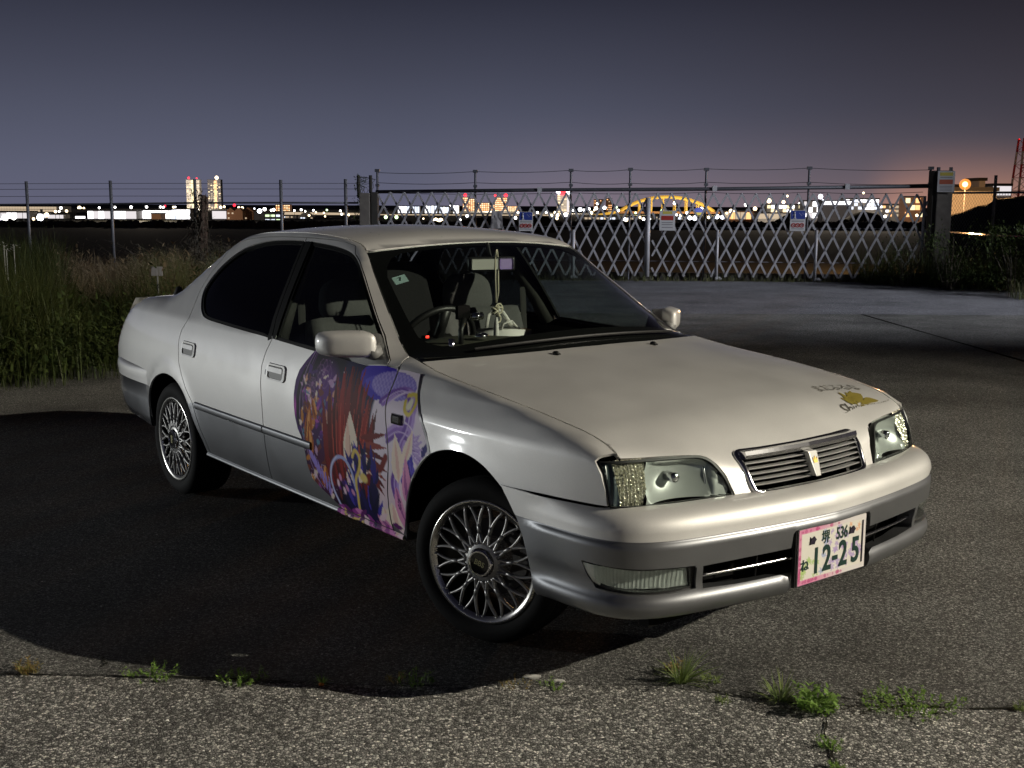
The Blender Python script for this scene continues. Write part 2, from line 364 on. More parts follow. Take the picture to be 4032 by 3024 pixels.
# ---------------------------------------------------------------- lamps that light the lot
_cw=cam.matrix_world.to_3x3(); _f=4494.0
def at(px,py,Y):
    """point at distance Y straight ahead that stands where (px,py) of the 4032x3024 photograph looks"""
    d=_cw @ Vector(((px-2016)/_f,-(py-1512)/_f,-1)); return Vector((0,0,EYE))+d*(Y/d.y)
M['polegrey']=mat('lamp_pole_steel',(.30,.31,.32),.5,.5)
M['lamp_on']=mat('lamp_glass_lit',(.9,.9,.85),.4,emit=(1,.93,.78),estr=30)
def street_lamp(x,y,h,aim,energy,col,size,blend,radius,label,spot=True):
    o=empty('street_lamp',(x,y,0)); setp(o,label,'street lamp','street lamps round the lot')
    a=Vector(aim)-Vector((x,y,h)); ah=Vector((a.x,a.y,0)).normalized()
    MB().tube([(0,0,0),(0,0,h*.6),(0,0,h+.1)],[.09,.07,.055],10).tube([(0,0,h),ah*.5+Vector((0,0,h+.16)),ah*1.0+Vector((0,0,h+.18))],.03,8).build('pole',M['polegrey'],o,True)
    hd=MB().box(ah*1.25+Vector((0,0,h+.20)),(.5,.5,.14)).build('lamp_head',M['polegrey'],o,False,.03)
    ld=bpy.data.lights.new('street_light','SPOT' if spot else 'POINT'); ld.energy=energy; ld.color=col; ld.shadow_soft_size=radius
    if spot: ld.spot_size=math.radians(size); ld.spot_blend=blend
    lo=link(bpy.data.objects.new('street_light',ld)); p=Vector((x,y,h))+ah*1.25+Vector((0,0,.05))
    lo.location=p; lo.rotation_euler=(Vector(aim)-p).to_track_quat('-Z','Y').to_euler()
    return o
# warm white lamp beyond the right edge: lights hood, roof and foreground, throws the car's shadow to the left
street_lamp(23.7,-2.1,10.4,(-.2,3.0,.2),30500,(1.0,.92,.76),50,1.0,.12,'tall street lamp with a warm white head standing beside the lot on the right')
# cool lamp farther away on the right: the road in front of the gate and the gate itself
street_lamp(26.0,9.5,9.0,(.5,19.8,.8),30000,(.88,.91,1.0),33,.8,.2,'street lamp with a cool white head far along the road on the right')
# light inferred low and far on the left, its post made up: skims the ground and lights the near side of the car
street_lamp(-28.0,10.2,1.1,(.3,4.4,1.0),8300,(.95,.98,.97),15,.5,.10,'made-up low post for the neutral light far off on the left')
# ---------------------------------------------------------------- ground
def asphalt(name,base,scale,contrast,bump,patch=.25,rough=.85):
    m=mat(name,base,rough,spec=.25); nt=m.node_tree; N=nt.nodes; L=nt.links; b=N['Principled BSDF']
    tc=N.new('ShaderNodeTexCoord')
    v=N.new('ShaderNodeTexVoronoi'); v.inputs['Scale'].default_value=scale; L.new(tc.outputs['Object'],v.inputs['Vector'])
    ve=N.new('ShaderNodeTexVoronoi'); ve.feature='DISTANCE_TO_EDGE'; ve.inputs['Scale'].default_value=scale; L.new(tc.outputs['Object'],ve.inputs['Vector'])
    n=N.new('ShaderNodeTexNoise'); n.inputs['Scale'].default_value=scale*.45; n.inputs['Detail'].default_value=6; n.inputs['Roughness'].default_value=.7; L.new(tc.outputs['Object'],n.inputs[0])
    big=N.new('ShaderNodeTexNoise'); big.inputs['Scale'].default_value=1.3; big.inputs['Detail'].default_value=5; L.new(tc.outputs['Object'],big.inputs[0])
    sep=N.new('ShaderNodeSeparateColor'); L.new(v.outputs['Color'],sep.inputs[0])
    def math_(op,a,bv):
        q=N.new('ShaderNodeMath'); q.operation=op
        for i,s in enumerate((a,bv)):
            if hasattr(s,'links'): L.new(s,q.inputs[i])
            else: q.inputs[i].default_value=s
        return q.outputs[0]
    # stones of unequal brightness in dark binder
    pw=math_('POWER',sep.outputs[0],2.2)
    e=N.new('ShaderNodeMapRange'); e.inputs[1].default_value=.02; e.inputs[2].default_value=.16; L.new(ve.outputs['Distance'],e.inputs[0])
    st=math_('MULTIPLY',math_('ADD',math_('MULTIPLY',pw,contrast),.45),math_('ADD',math_('MULTIPLY',e.outputs[0],.8),.25))
    nn=N.new('ShaderNodeMapRange'); nn.inputs[1].default_value=.3; nn.inputs[2].default_value=.7; nn.inputs[3].default_value=.35; nn.inputs[4].default_value=1.65; L.new(n.outputs[0],nn.inputs[0])
    bb=N.new('ShaderNodeMapRange'); bb.inputs[1].default_value=.3; bb.inputs[2].default_value=.7; bb.inputs[3].default_value=1-patch; bb.inputs[4].default_value=1+patch; L.new(big.outputs[0],bb.inputs[0])
    tot=math_('MULTIPLY',math_('MULTIPLY',st,nn.outputs[0]),bb.outputs[0])
    # old stains and worn patches
    s1=N.new('ShaderNodeTexNoise'); s1.inputs['Scale'].default_value=.55; s1.inputs['Detail'].default_value=8; s1.inputs['Roughness'].default_value=.65; L.new(tc.outputs['Object'],s1.inputs[0])
    s2=N.new('ShaderNodeMapRange'); s2.inputs[1].default_value=.36; s2.inputs[2].default_value=.50; s2.inputs[3].default_value=.62; s2.inputs[4].default_value=1.0; L.new(s1.outputs[0],s2.inputs[0])
    tot=math_('MULTIPLY',tot,s2.outputs[0])
    # a few pale chips
    wv=N.new('ShaderNodeTexVoronoi'); wv.inputs['Scale'].default_value=scale*.35; L.new(tc.outputs['Object'],wv.inputs['Vector'])
    sw_=N.new('ShaderNodeSeparateColor'); L.new(wv.outputs['Color'],sw_.inputs[0])
    chip=math_('MULTIPLY',math_('GREATER_THAN',sw_.outputs[1],.985),math_('LESS_THAN',wv.outputs['Distance'],.22))
    tot=math_('ADD',tot,math_('MULTIPLY',chip,3.0))
    mx=N.new('ShaderNodeMix'); mx.data_type='RGBA'; mx.blend_type='MULTIPLY'; mx.inputs[0].default_value=1; mx.inputs[6].default_value=(*base,1); L.new(tot,mx.inputs[7]); L.new(mx.outputs[2],b.inputs['Base Color'])
    if bump:
        h=math_('ADD',math_('MULTIPLY',e.outputs[0],.7),math_('MULTIPLY',n.outputs[0],.9))
        h=math_('ADD',h,math_('MULTIPLY',sep.outputs[1],.8))
        bp=N.new('ShaderNodeBump'); bp.inputs['Strength'].default_value=bump; bp.inputs['Distance'].default_value=.006; L.new(h,bp.inputs['Height']); L.new(bp.outputs[0],b.inputs['Normal'])
    return m
M['asphA']=asphalt('coarse_old_asphalt',(.40,.39,.36),112,1.9,1.0,.28)
M['asphB']=asphalt('dark_asphalt',(.20,.196,.182),150,1.6,.6,.30)
M['asphC']=asphalt('pale_road_surface',(.30,.30,.32),120,1.0,.4,.2)
M['earth']=noisy(mat('dark_earth',(.022,.022,.016),.95,spec=.1),2.5,.5,.6,6,dist=.05)
def sheet(name,poly,m,z=0.0,kind='structure'):
    V=[(x,y,z) for x,y in poly]; o=mesh_obj(name,V,[tuple(range(len(V)))],m); setp(o,kind=kind); return o
def chain(pts,n=10,amp=.0,seed=1):
    r=random.Random(seed); out=[]
    for a,b in zip(pts[:-1],pts[1:]):
        for k in range(n):
            t=k/n; out.append((a[0]+(b[0]-a[0])*t,a[1]+(b[1]-a[1])*t+r.uniform(-amp,amp)))
    out.append(pts[-1]); return out
seam=chain([(-30,4.05),(-6,3.72),(-1.67,3.52),(-.81,3.47),(-.31,3.435),(.11,3.455),(.49,3.45),(.70,3.37),(.95,3.315),(1.56,3.285),(5,3.2),(30,2.9)],12,.006,3)
edgeB=[(30,15.2),(9.0,15.95),(4.93,16.05),(-2,16.0),(-30,16.0)]
dia=[(4.95,15.98),(5.03,13.4),(5.08,11.2),(5.25,8.0),(5.6,3.2)]
sheet('pavement',[(-30,-30),(30,-30)]+[(x,y-.0015) for x,y in seam[::-1]],M['asphA'])
lot_left=[(x,y+.0015) for x,y in seam if x<5.55]+[(5.57,3.2),(5.2,8.0),(5.05,11.2),(4.99,13.4),(4.91,16.04)]+[(-2,15.99),(-30,15.99)]
sheet('car_park',lot_left,M['asphB'])
sheet('car_park',[(5.63,3.2)]+[(x,y+.0015) for x,y in seam if x>5.7]+[(30,15.19),(9.0,15.94),(4.96,16.04),(5.03,13.4),(5.11,11.2),(5.28,8.0)],M['asphB'],0,'structure')
sheet('road',[(-30,16.0),(-2,16.0),(4.93,16.05),(9.0,15.95),(30,15.2),(30,22.3),(9.0,22.75),(-30,24.3)],M['asphC'])
# terrain: under the lot, then the bank down to the river flats
def terr_h(x,y):
    e=22.9-.03*x if x<12 else 22.5
    d=y-e-.35
    z=-.05
    if d>0: z=-.05-6.2*float(sstep(0,46,d))-.0006*max(0,d-46)
    return z+(.35*math.sin(x*.11+1.3)*math.sin(y*.06) if d>25 and d<260 else 0)
xs=list(np.r_[-3000,-1200,-500,-200,-100,-60,np.linspace(-40,40,41),60,100,200,500,1200,3000]); ys_=list(np.r_[-60,-20,0,8,14,18,np.linspace(20,30,21),np.linspace(32,80,25),100,140,200,300,500,800,1500,3000,5500])
V=[(x,y,terr_h(x,y)) for y in ys_ for x in xs]; nx_=len(xs)
ter=mesh_obj('ground',V,[(j*nx_+i,j*nx_+i+1,(j+1)*nx_+i+1,(j+1)*nx_+i) for j in range(len(ys_)-1) for i in range(nx_-1)],M['earth'],None,True); setp(ter,kind='structure')
# cracks in the asphalt: open gaps filled with earth and weeds
def crack(name,pts,w,seed):
    r=random.Random(seed); P=chain(pts,8,0,seed); L_=[];R_=[]
    for i,(x,y) in enumerate(P):
        a=P[max(0,i-1)]; b=P[min(len(P)-1,i+1)]; dx,dy=b[0]-a[0],b[1]-a[1]; l=math.hypot(dx,dy)+1e-9
        j=r.uniform(-.006,.006); ww=w*r.uniform(.3,1.2)
        L_.append((x-dy/l*(ww+j),y+dx/l*(ww+j),.004)); R_.append((x+dy/l*(ww-j),y-dx/l*(ww-j),.004))
    n=len(P); o=mesh_obj(name,L_+R_,[(i,n+i,n+i+1,i+1) for i in range(n-1)],M['earth']); setp(o,kind='structure')
crack('crack',[(.58,3.45),(.66,3.40),(.74,3.36),(.80,3.34)],.005,1); crack('crack',[(.94,3.29),(.96,3.24),(.91,3.10),(.89,2.9),(.87,2.6)],.004,2)
crack('crack',[(-1.37,3.66),(-1.36,3.62),(-1.34,3.60),(-1.35,3.57)],.006,3); crack('crack',[(1.05,3.305),(1.5,3.285),(2.2,3.27)],.005,4); crack('crack',[(-2.4,3.56),(-1.6,3.515),(-1.0,3.49),(-.7,3.465)],.004,5)
M['scrap']=mat('paper_scrap',(.75,.73,.68),.8)
def scrap(x,y,L_,W_,seed,label):
    r=random.Random(seed); P=[]
    for k in range(14):
        a=2*math.pi*k/14; P.append((x+L_*math.cos(a)*r.uniform(.6,1.05),y+W_*math.sin(a)*r.uniform(.5,1.1),.006+r.uniform(0,.008)))
    o=mesh_obj('paper_scrap',P+[(p[0],p[1],p[2]-.004) for p in P],[tuple(range(14))]+[(k,14+k,14+(k+1)%14,(k+1)%14) for k in range(14)],M['scrap']); setp(o,label,'litter','scraps of paper on the asphalt')
scrap(.075,3.50,.038,.014,1,'torn white paper scrap lying at the edge of the shadow'); scrap(.155,3.465,.022,.007,2,'thin white paper strip right of the torn scrap by the shadow edge')
M['orange_bit']=mat('orange_peel',(.7,.22,.03),.6)
o=MB().ball((-.60,3.435,.006),.008,8,(1.2,.8,.7)).build('orange_scrap',M['orange_bit'],None,True); setp(o,'tiny orange scrap on the asphalt seam','litter')
# ---------------------------------------------------------------- weeds and grass
def leafmat(name,c1,c2,tr=.25):
    m=mat(name,c1,.6,spec=.3); nt=m.node_tree; N=nt.nodes; L=nt.links; b=N['Principled BSDF']
    g=N.new('ShaderNodeNewGeometry'); mx=N.new('ShaderNodeMix'); mx.data_type='RGBA'; L.new(g.outputs['Random Per Island'],mx.inputs[0]); mx.inputs[6].default_value=(*c1,1); mx.inputs[7].default_value=(*c2,1); L.new(mx.outputs[2],b.inputs['Base Color'])
    t=N.new('ShaderNodeBsdfTranslucent'); L.new(mx.outputs[2],t.inputs[0]); ms_=N.new('ShaderNodeMixShader'); ms_.inputs[0].default_value=tr
    o=[n for n in N if n.type=='OUTPUT_MATERIAL'][0]; L.new(b.outputs[0],ms_.inputs[1]); L.new(t.outputs[0],ms_.inputs[2]); L.new(ms_.outputs[0],o.inputs[0]); return m
M['weed']=leafmat('weed_leaf',(.14,.21,.055),(.27,.33,.11)); M['weed2']=leafmat('weed_leaf_bright',(.15,.26,.05),(.24,.38,.08)); M['weeddry']=leafmat('weed_dry',(.34,.22,.08),(.22,.22,.07))
def blade(V,F,x,y,z,h,w,az,lean,curl,n=4,rng=random):
    dx,dy=math.cos(az),math.sin(az); sx,sy=-dy*w,dx*w; b=len(V); px=0;pz=0; a=lean
    for k in range(n+1):
        t=k/n; ww=(1-t**1.5)*(.6+.8*t*(1-t)*2)
        V.append((x+dx*px+sx*ww,y+dy*px+sy*ww,z+pz)); V.append((x+dx*px-sx*ww,y+dy*px-sy*ww,z+pz))
        a=lean+curl*t; px+=math.sin(a)*h/n; pz+=math.cos(a)*h/n
    for k in range(n): F.append((b+2*k,b+2*k+1,b+2*k+3,b+2*k+2))
def weed(x,y,n,h,spread,m,label,leafy=False,seed=0,sx=1.0,shape='round'):
    r=random.Random(seed); V=[];F=[]
    for k in range(n):
        a=r.uniform(0,2*math.pi); q=r.uniform(0,1)**.7*spread*.5
        if leafy:
            # short stems with small leaves
            bx,by=x+math.cos(a)*q*sx,y+math.sin(a)*q; hh=h*r.uniform(.25,1)
            blade(V,F,bx,by,0,hh,.0015,a,r.uniform(.1,.9),.2,3)
            for j in range(6):
                t=r.uniform(.2,1); blade(V,F,bx+math.cos(a)*hh*.4*t,by+math.sin(a)*hh*.4*t,hh*.8*t,h*r.uniform(.18,.36),h*r.uniform(.05,.09),r.uniform(0,6.28),r.uniform(.6,1.5),.5,3)
        else:
            blade(V,F,x+math.cos(a)*q*.3*sx,y+math.sin(a)*q*.3,0,h*r.uniform(.45,1.15),.0022*r.uniform(.7,1.6),a+r.uniform(-.4,.4),r.uniform(.15,1.25),r.uniform(.2,.9),5)
    o=mesh_obj('weed',V,F,M[m],None,True); setp(o,label,'weed','weeds in the asphalt cracks'); return o
weed(.55,3.475,95,.135,.12,'weed','tuft of long grass blades in front of the bumper, tallest of the weeds',seed=1)
weed(.535,3.56,14,.06,.05,'weeddry','small brownish weed just behind the tall grass tuft',True,2)
weed(.645,3.46,8,.06,.04,'weed','few bent blades right beside the tall grass tuft',True,3)
weed(.84,3.345,80,.095,.14,'weed','spreading grassy weed left of the bright leafy clump',seed=4,sx=1.4)
weed(.935,3.275,60,.085,.11,'weed2','bright leafy clump where the two cracks meet',True,5)
weed(1.235,3.29,90,.05,.20,'weed2','low row of small bright leaves along the right-hand crack',True,6,1.6)
weed(.905,3.03,26,.035,.06,'weed2','little leafy weed alone in the crack below the leafy clump',True,7)
weed(.89,2.905,26,.03,.035,'weed2','tiny weed at the bottom end of the crack',True,8)
weed(-1.16,3.50,44,.04,.12,'weed2','flat yellow-green weed on the seam, second from the left',True,9,1.5)
weed(-.86,3.475,44,.045,.11,'weed2','flat yellow-green weed on the seam by the shadow edge',True,10,1.4)
weed(-1.57,3.53,34,.05,.06,'weeddry','orange-brown dry weed at the left end of the seam',True,11)
weed(-.60,3.455,26,.05,.05,'weed2','thin weed inside the shadow left of the orange scrap',False,12)
weed(-.30,3.45,16,.055,.10,'weed2','small green weed at the lowest edge of the shadow',True,13)
weed(-.37,3.46,10,.05,.06,'weeddry','dry weed beside the small green one at the shadow edge',True,14)
weed(.02,3.44,16,.03,.09,'weeddry','low yellowish weed left of the paper scrap',True,15)
weed(.13,3.43,16,.035,.07,'weed2','low green weed under the paper scrap',True,16)
weed(.66,3.33,30,.02,.05,'weed','scatter of tiny leaves below the tall grass tuft',True,17)
weed(1.56,3.28,22,.03,.04,'weed','small weed at the far right of the crack',True,18)
# ---- tall grass on the left, bank shrubs on the right
def grass_field(name,regions,m,seed):
    r=random.Random(seed); V=[];F=[]
    for (fn,n,h0,h1,w) in regions:
        for k in range(n):
            x,y,s=fn(r); blade(V,F,x,y,-.02,r.uniform(h0,h1)*s,w*r.uniform(.6,1.4),r.uniform(0,6.28),r.uniform(.0,.42),r.uniform(.05,1.5),4)
    o=mesh_obj(name,V,F,m,None,False); setp(o,kind='stuff'); return o
M['grassdark']=leafmat('tall_grass_green',(.030,.045,.010),(.085,.10,.030),.3); M['grassdry']=leafmat('dry_grass',(.20,.15,.085),(.30,.24,.15),.3); M['grasspale']=leafmat('pale_grass',(.11,.125,.045),(.17,.17,.075),.3)
def reg_left(r):
    # front edge runs from (-4.3,8.6) to (-2.6,11)
    y=r.uniform(8.6,15); x0=-4.1+(y-8.7)*.62 if y<11.2 else -2.55+(y-11.2)*.03
    x=x0-abs(r.gauss(0,1))*1.6-r.uniform(0,1.5); s=min(1,.45+.55*(x0-x)/.7)
    hh=.98 if x<-.385*y else .62+.10*math.sin(x*2.3+y); return x,y,s*hh*(.75+.4*math.sin(x*1.7+y*.9)**2)
def reg_dry(r):
    y=r.uniform(13.5,20.5); x=y*r.uniform(-.40,-.285); return x,y,.62+.030*(y-13.5)+.12*math.sin(x*2.1)
def reg_mid(r):
    y=r.uniform(12.0,18.5); x=y*r.uniform(-.335,-.235); return x,y,.80+.25*math.sin(x*3+y)**2
def reg_far(r):
    y=r.uniform(11,21); x=y*r.uniform(-.52,-.39); return x,y,.80+.018*(y-11)+.15*math.sin(x*1.3)
tg=grass_field('tall_grass',[(reg_left,13000,.60,1.10,.0055),(reg_far,7000,.75,1.2,.007)],M['grassdark'],1)
setp(tg,'tall dark green grass on the left behind the car','grass')
dg=grass_field('dry_grass',[(reg_dry,12000,.50,1.02,.006)],M['grassdry'],2); setp(dg,'pale brown dry grass behind the green grass on the left','grass')
pg=grass_field('pale_grass',[(reg_mid,7000,.45,1.02,.006)],M['grasspale'],3); setp(pg,'pale green grass just behind the boot of the car','grass')
# broad-leaved weeds and seed stalks mixed into the grass
def herb(name,n,fn,m,lab,seed,hmax):
    r=random.Random(seed); V=[];F=[]
    for k in range(n):
        x,y,s=fn(r); h=hmax*r.uniform(.45,1)*s; a=r.uniform(0,6.28); bx,by=math.cos(a)*.12*r.random(),math.sin(a)*.12*r.random()
        blade(V,F,x,y,0,h,.004,a,.12*r.random(),.2,3)
        for j in range(r.randint(6,12)):
            t=r.uniform(.25,1); blade(V,F,x+bx*t,y+by*t,h*t,r.uniform(.05,.12),r.uniform(.012,.026),r.uniform(0,6.28),r.uniform(.5,1.9),.7,2)
    o=mesh_obj(name,V,F,m,None,False); setp(o,lab,'weeds',None,'stuff')
def reg_front(r):
    y=r.uniform(8.7,12.0); x0=-4.1+(y-8.7)*.62 if y<11.2 else -2.55; return x0-abs(r.gauss(0,1))*.9,y,.45+.75*r.random()
herb('broad_weeds',420,reg_front,M['bushleaf'] if 'bushleaf' in M else M.setdefault('bushleaf',leafmat('bush_leaf',(.03,.05,.013),(.075,.10,.025),.2)),'leafy dark weeds along the front of the tall grass',21,.8)
herb('seed_stalks',520,lambda r: reg_dry(r) if r.random()<.6 else reg_mid(r),M['grassdry'],'dry seed stalks standing in the pale grass',22,1.0)
# arching twigs against the dark river bank
def twigs(r,V,F,cx,cy,n,h):
    mb=MB()
    for k in range(n):
        a=r.uniform(0,6.28); x,y=cx+r.gauss(0,.55),cy+r.gauss(0,.4); L_=h*r.uniform(.6,1.1); P=[]; q=r.uniform(.05,.3)
        for j in range(7):
            t=j/6; P.append((x+math.cos(a)*L_*.55*t**1.6,y+math.sin(a)*L_*.35*t**1.6,L_*(t-.42*t*t)))
        mb.tube(P,[.007*(1-.8*j/6) for j in range(7)],4,cap=False)
        for j in range(2,7):
            p=P[j]
            for _ in range(2): blade(mb.V,mb.F,p[0],p[1],p[2],r.uniform(.05,.11),.012,r.uniform(0,6.28),r.uniform(.5,2.2),.4,2)
    return mb
M['twig']=leafmat('dry_twigs',(.075,.065,.045),(.12,.10,.07),.1)
for k,(x,y,lab) in enumerate(((-4.9,20.6,'brambly twig bush in front of the vine-grown post'),(-6.1,21.4,'thin twig bush left of the vine-grown post'),(-3.6,21.2,'arching twig bush right of the vine-grown post by the car roof'))):
    o=twigs(random.Random(k),None,None,x,y,70,1.35).build('twig_bush',M['twig']); setp(o,lab,'bush','twig bushes along the left fence')
# white blossoms standing over the grass at the left edge
M['flower']=mat('white_blossom',(.55,.55,.52),.8)
for k,(px,py,lab) in enumerate(((15,965,'upper white blossom head over the grass at the left edge'),(25,985,'lower white blossom head over the grass at the left edge'),(54,965,'white blossom head right of the other two at the left edge'))):
    p=at(px,py,14.0); mb=MB(); r=random.Random(k)
    for j in range(16): blade(mb.V,mb.F,p.x+r.gauss(0,.035),p.y+r.gauss(0,.035),p.z+r.gauss(0,.02),.03,.012,r.uniform(0,6.28),r.uniform(.8,1.7),.3,2)
    mb.tube([(p.x,p.y,0),(p.x,p.y,p.z)],.005,5); o=mb.build('blossom_plant',M['flower']); setp(o,lab,'flower','white blossoms at the left edge')
# small white notice board in the grass
p=at(618,1068,12.6); w=.075
nb=empty('notice_board',(p.x,p.y,0)); setp(nb,'small blank white board standing in the grass behind the boot','sign')
M['board']=noisy(mat('board_white',(.42,.42,.46),.7),8,.15)
MB().box((0,0,p.z),(.125,.012,.10)).build('board',M['board'],nb,False,.003); MB().tube([(0,.015,0),(0,.015,p.z)],.012,6).build('stake',M['polegrey'],nb)
M['bushleaf']=leafmat('bush_leaf',(.026,.045,.011),(.066,.09,.022),.2); M['bushleaf2']=leafmat('bush_leaf_pale',(.05,.07,.02),(.11,.13,.045),.25)
def bush(x,y,rx,ry,h,n,lab,m='bushleaf',seed=0,leaf=.055):
    r=random.Random(seed); o=empty('bush',(x,y,0)); setp(o,lab,'bush','bushes at the right end of the gate')
    mb=MB()
    for k in range(14):
        a=r.uniform(0,6.28); q=r.uniform(.2,.9); P=[(rx*.15*math.cos(a),ry*.15*math.sin(a),0),(rx*q*.6*math.cos(a),ry*q*.6*math.sin(a),h*.45),(rx*q*math.cos(a),ry*q*math.sin(a),h*r.uniform(.6,.95))]
        mb.tube(P,[.012,.008,.003],5,cap=False)
    mb.build('stems',M['twig'],o)
    V=[];F=[]
    cl=[(r.uniform(-1,1)*rx,r.uniform(-1,1)*ry,h*r.uniform(.12,1)**.8,r.uniform(.12,.26)) for _ in range(26)]
    for k in range(n):
        cx,cy,cz,s=cl[r.randrange(26)]
        px,py,pz=cx+r.gauss(0,s*.6),cy+r.gauss(0,s*.6),max(.02,cz+r.gauss(0,s*.55))
        blade(V,F,px,py,pz,leaf*r.uniform(.7,1.8),leaf*.26*r.uniform(.7,1.3),r.uniform(0,6.28),r.uniform(.3,2.3),.5,2)
    mesh_obj('foliage',V,F,M[m],o); return o
bush(8.0,20.9,.55,.5,1.05,1500,'dark bush at the foot of the right gate pillar',seed=1)
bush(8.95,20.3,.65,.6,1.10,2000,'broad leafy bush right of the gate pillar','bushleaf',2,.075)
bush(9.55,18.9,.55,.6,1.15,2000,'tall bush at the right edge nearest to the road','bushleaf2',3,.06)
bush(10.2,20.8,.7,.7,1.35,1900,'tall bush behind, against the chain-link fence','bushleaf',4,.06)
bush(7.45,21.7,.35,.4,.75,700,'low bush in front of the last gate slats','bushleaf',5,.05)
def reg_r(r):
    x=r.uniform(6.9,10.8); y=22.2-(x-6.9)*.85+r.uniform(0,1.3); return x,y,.6+.6*r.random()
g3=grass_field('verge_grass',[(reg_r,3800,.35,.95,.006)],M['grassdark'],5); setp(g3,'rank green grass along the right-hand verge','grass')
g4=grass_field('verge_grass',[(lambda r:(r.uniform(8.3,10.5),18.4+r.uniform(0,.8),1),700,.15,.45,.005),(lambda r:(r.uniform(-2,8.3),22.75-.03*0+r.uniform(-.1,.35),.5+r.random()),1500,.05,.22,.005)],M['grasspale'],6); setp(g4,'short pale grass at the road edge and under the gate','grass')
# ---------------------------------------------------------------- folding gate, fences, pillars and signs
M['galv']=noisy(mat('galvanised_steel',(.46,.46,.48),.55,.25),6,.28); M['galvdark']=noisy(mat('weathered_steel',(.10,.105,.12),.55,.4),25,.25)
M['post']=noisy(mat('fence_post_steel',(.20,.205,.22),.55,.4),20,.2)
gA=at(1476,1085,23.9); gB=at(3655,1085,22.6)
def gp(px):      # distance of the gate line for a column of the photograph
    d=at(px,1000,1.0); t0=gA; t1=gB; ex,ey=t1.x-t0.x,t1.y-t0.y
    # ray (d.x,1)*Y meets the line
    Y=(t0.x*ey-t0.y*ex)/(d.x*ey-1.0*ex); return Y
def gpt(px,py): return at(px,py,gp(px))
gdir=Vector((gB.x-gA.x,gB.y-gA.y,0)).normalized(); gn=Vector((-gdir.y,gdir.x,0))
def bar(mb,a,b,w,d,off=0):
    a=Vector(a)+gn*off; b=Vector(b)+gn*off; t=(b-a); L_=t.length; t.normalize(); s=gn.cross(t)
    R_=Matrix((t,gn,s)).transposed(); return mb.box((a+b)/2,(L_,d,w),R_)
gate=empty('folding_gate',gA[:2]+(0,)); setp(gate,'grey folding lattice gate closed across the road behind the car','gate')
def gbuild(mb,name,m,smooth=False,par=gate):
    mb.V=[tuple(Vector(v)-Vector(par.location)) for v in mb.V] if par is not None else mb.V
    return mb.build(name,m,par,smooth)
wings=[([1537,1591,1645,1699,1752,1806,1858,1911,1964,2016,2068,2121,2175,2230,2284,2339,2394,2450,2504],1490,2540),
       ([2589,2644,2700,2754,2809,2864,2921,2977,3032,3088,3144,3203,3262,3317,3374,3434,3490,3549,3612],2566,3640)]
ZT_,ZB_=1.735,.085; JR=random.Random(77)
for peaks,xl,xr in wings:
    step=np.mean(np.diff(peaks)); pk=[peaks[0]-step*k for k in range(4,0,-1)]+peaks+[peaks[-1]+step*k for k in range(1,5)]
    L0,L1=gpt(xl,1000),gpt(xr,1000)
    def tx(p): return (p-L0).dot(gdir)
    W_=tx(L1)
    for i,px in enumerate(pk):
        top=gpt(px,760); x0=tx(top); run=tx(gpt(px+3*step,760))-x0
        for sg in (1,-1):
            # clip the slanting bar to the wing
            a,b=0.0,1.0; xa=x0; xb=x0+sg*run
            if sg>0:
                if xb<=0 or xa>=W_: continue
                if xa<0: a=(0-xa)/run
                if xb>W_: b=(W_-xa)/run
            else:
                if xa<=0 or xb>=W_: continue
                if xb<0: b=(xa-0)/run
                if xa>W_: a=(xa-W_)/run
            if b-a<.06: continue
            P=lambda t: Vector((L0.x,L0.y,0))+gdir*(x0+sg*run*t)+Vector((0,0,ZT_+(ZB_-ZT_)*t))
            mb=MB(); bar(mb,P(a)+gn*JR.uniform(-.004,.004),P(b)+gn*JR.uniform(-.004,.004)+gdir*JR.uniform(-.010,.010),.040,.012,.010*sg); gbuild(mb,'slat',M['galv'])
    # hinge pins where the slats cross (joined)
    mb=MB()
    for px in peaks:
        for k in range(7):
            q=gpt(px+(step*.5 if k%2 else 0),760); mb.box((q.x,q.y,ZT_+(ZB_-ZT_)*k/6),(.022,.05,.022))
    o=gbuild(mb,'hinge_pins',M['galv']); o['kind']='stuff'
def vpost(px,pyT,w,m,name,z0=0.0,off=.0,par=gate,cap=False):
    p=gpt(px,pyT)+gn*off; mb=MB().tube([(p.x,p.y,z0),(p.x,p.y,p.z)],w,8)
    if cap: mb.box((p.x,p.y,p.z),(.10,.06,.05))
    return gbuild(mb,name,m,True,par)
vpost(2553,778,.052,M['galv'],'meeting_post',.07); vpost(2826,905,.030,M['galv'],'gate_leg'); vpost(3216,905,.030,M['galv'],'gate_leg'); vpost(3642,775,.030,M['galv'],'end_post',.28)
vpost(2258,905,.035,M['galv'],'gate_leg')
for px in (2826,3216,2258):
    p=gpt(px,1075); mb=MB().box((p.x,p.y,.05),(.10,.10,.06)).tube([(p.x-.06,p.y-.05,.04),(p.x+.08,p.y-.05,.04)],.02,6); gbuild(mb,'caster',M['galv'])
for z in (.38,1.06):
    a,b=gpt(1490,1000),gpt(3636,1000); mb=MB().tube([(a.x,a.y,z),(b.x,b.y,z)],.010,6); mb.V=[tuple(Vector(v)+gn*.05) for v in mb.V]; gbuild(mb,'tie_rod',M['galvdark'],True)
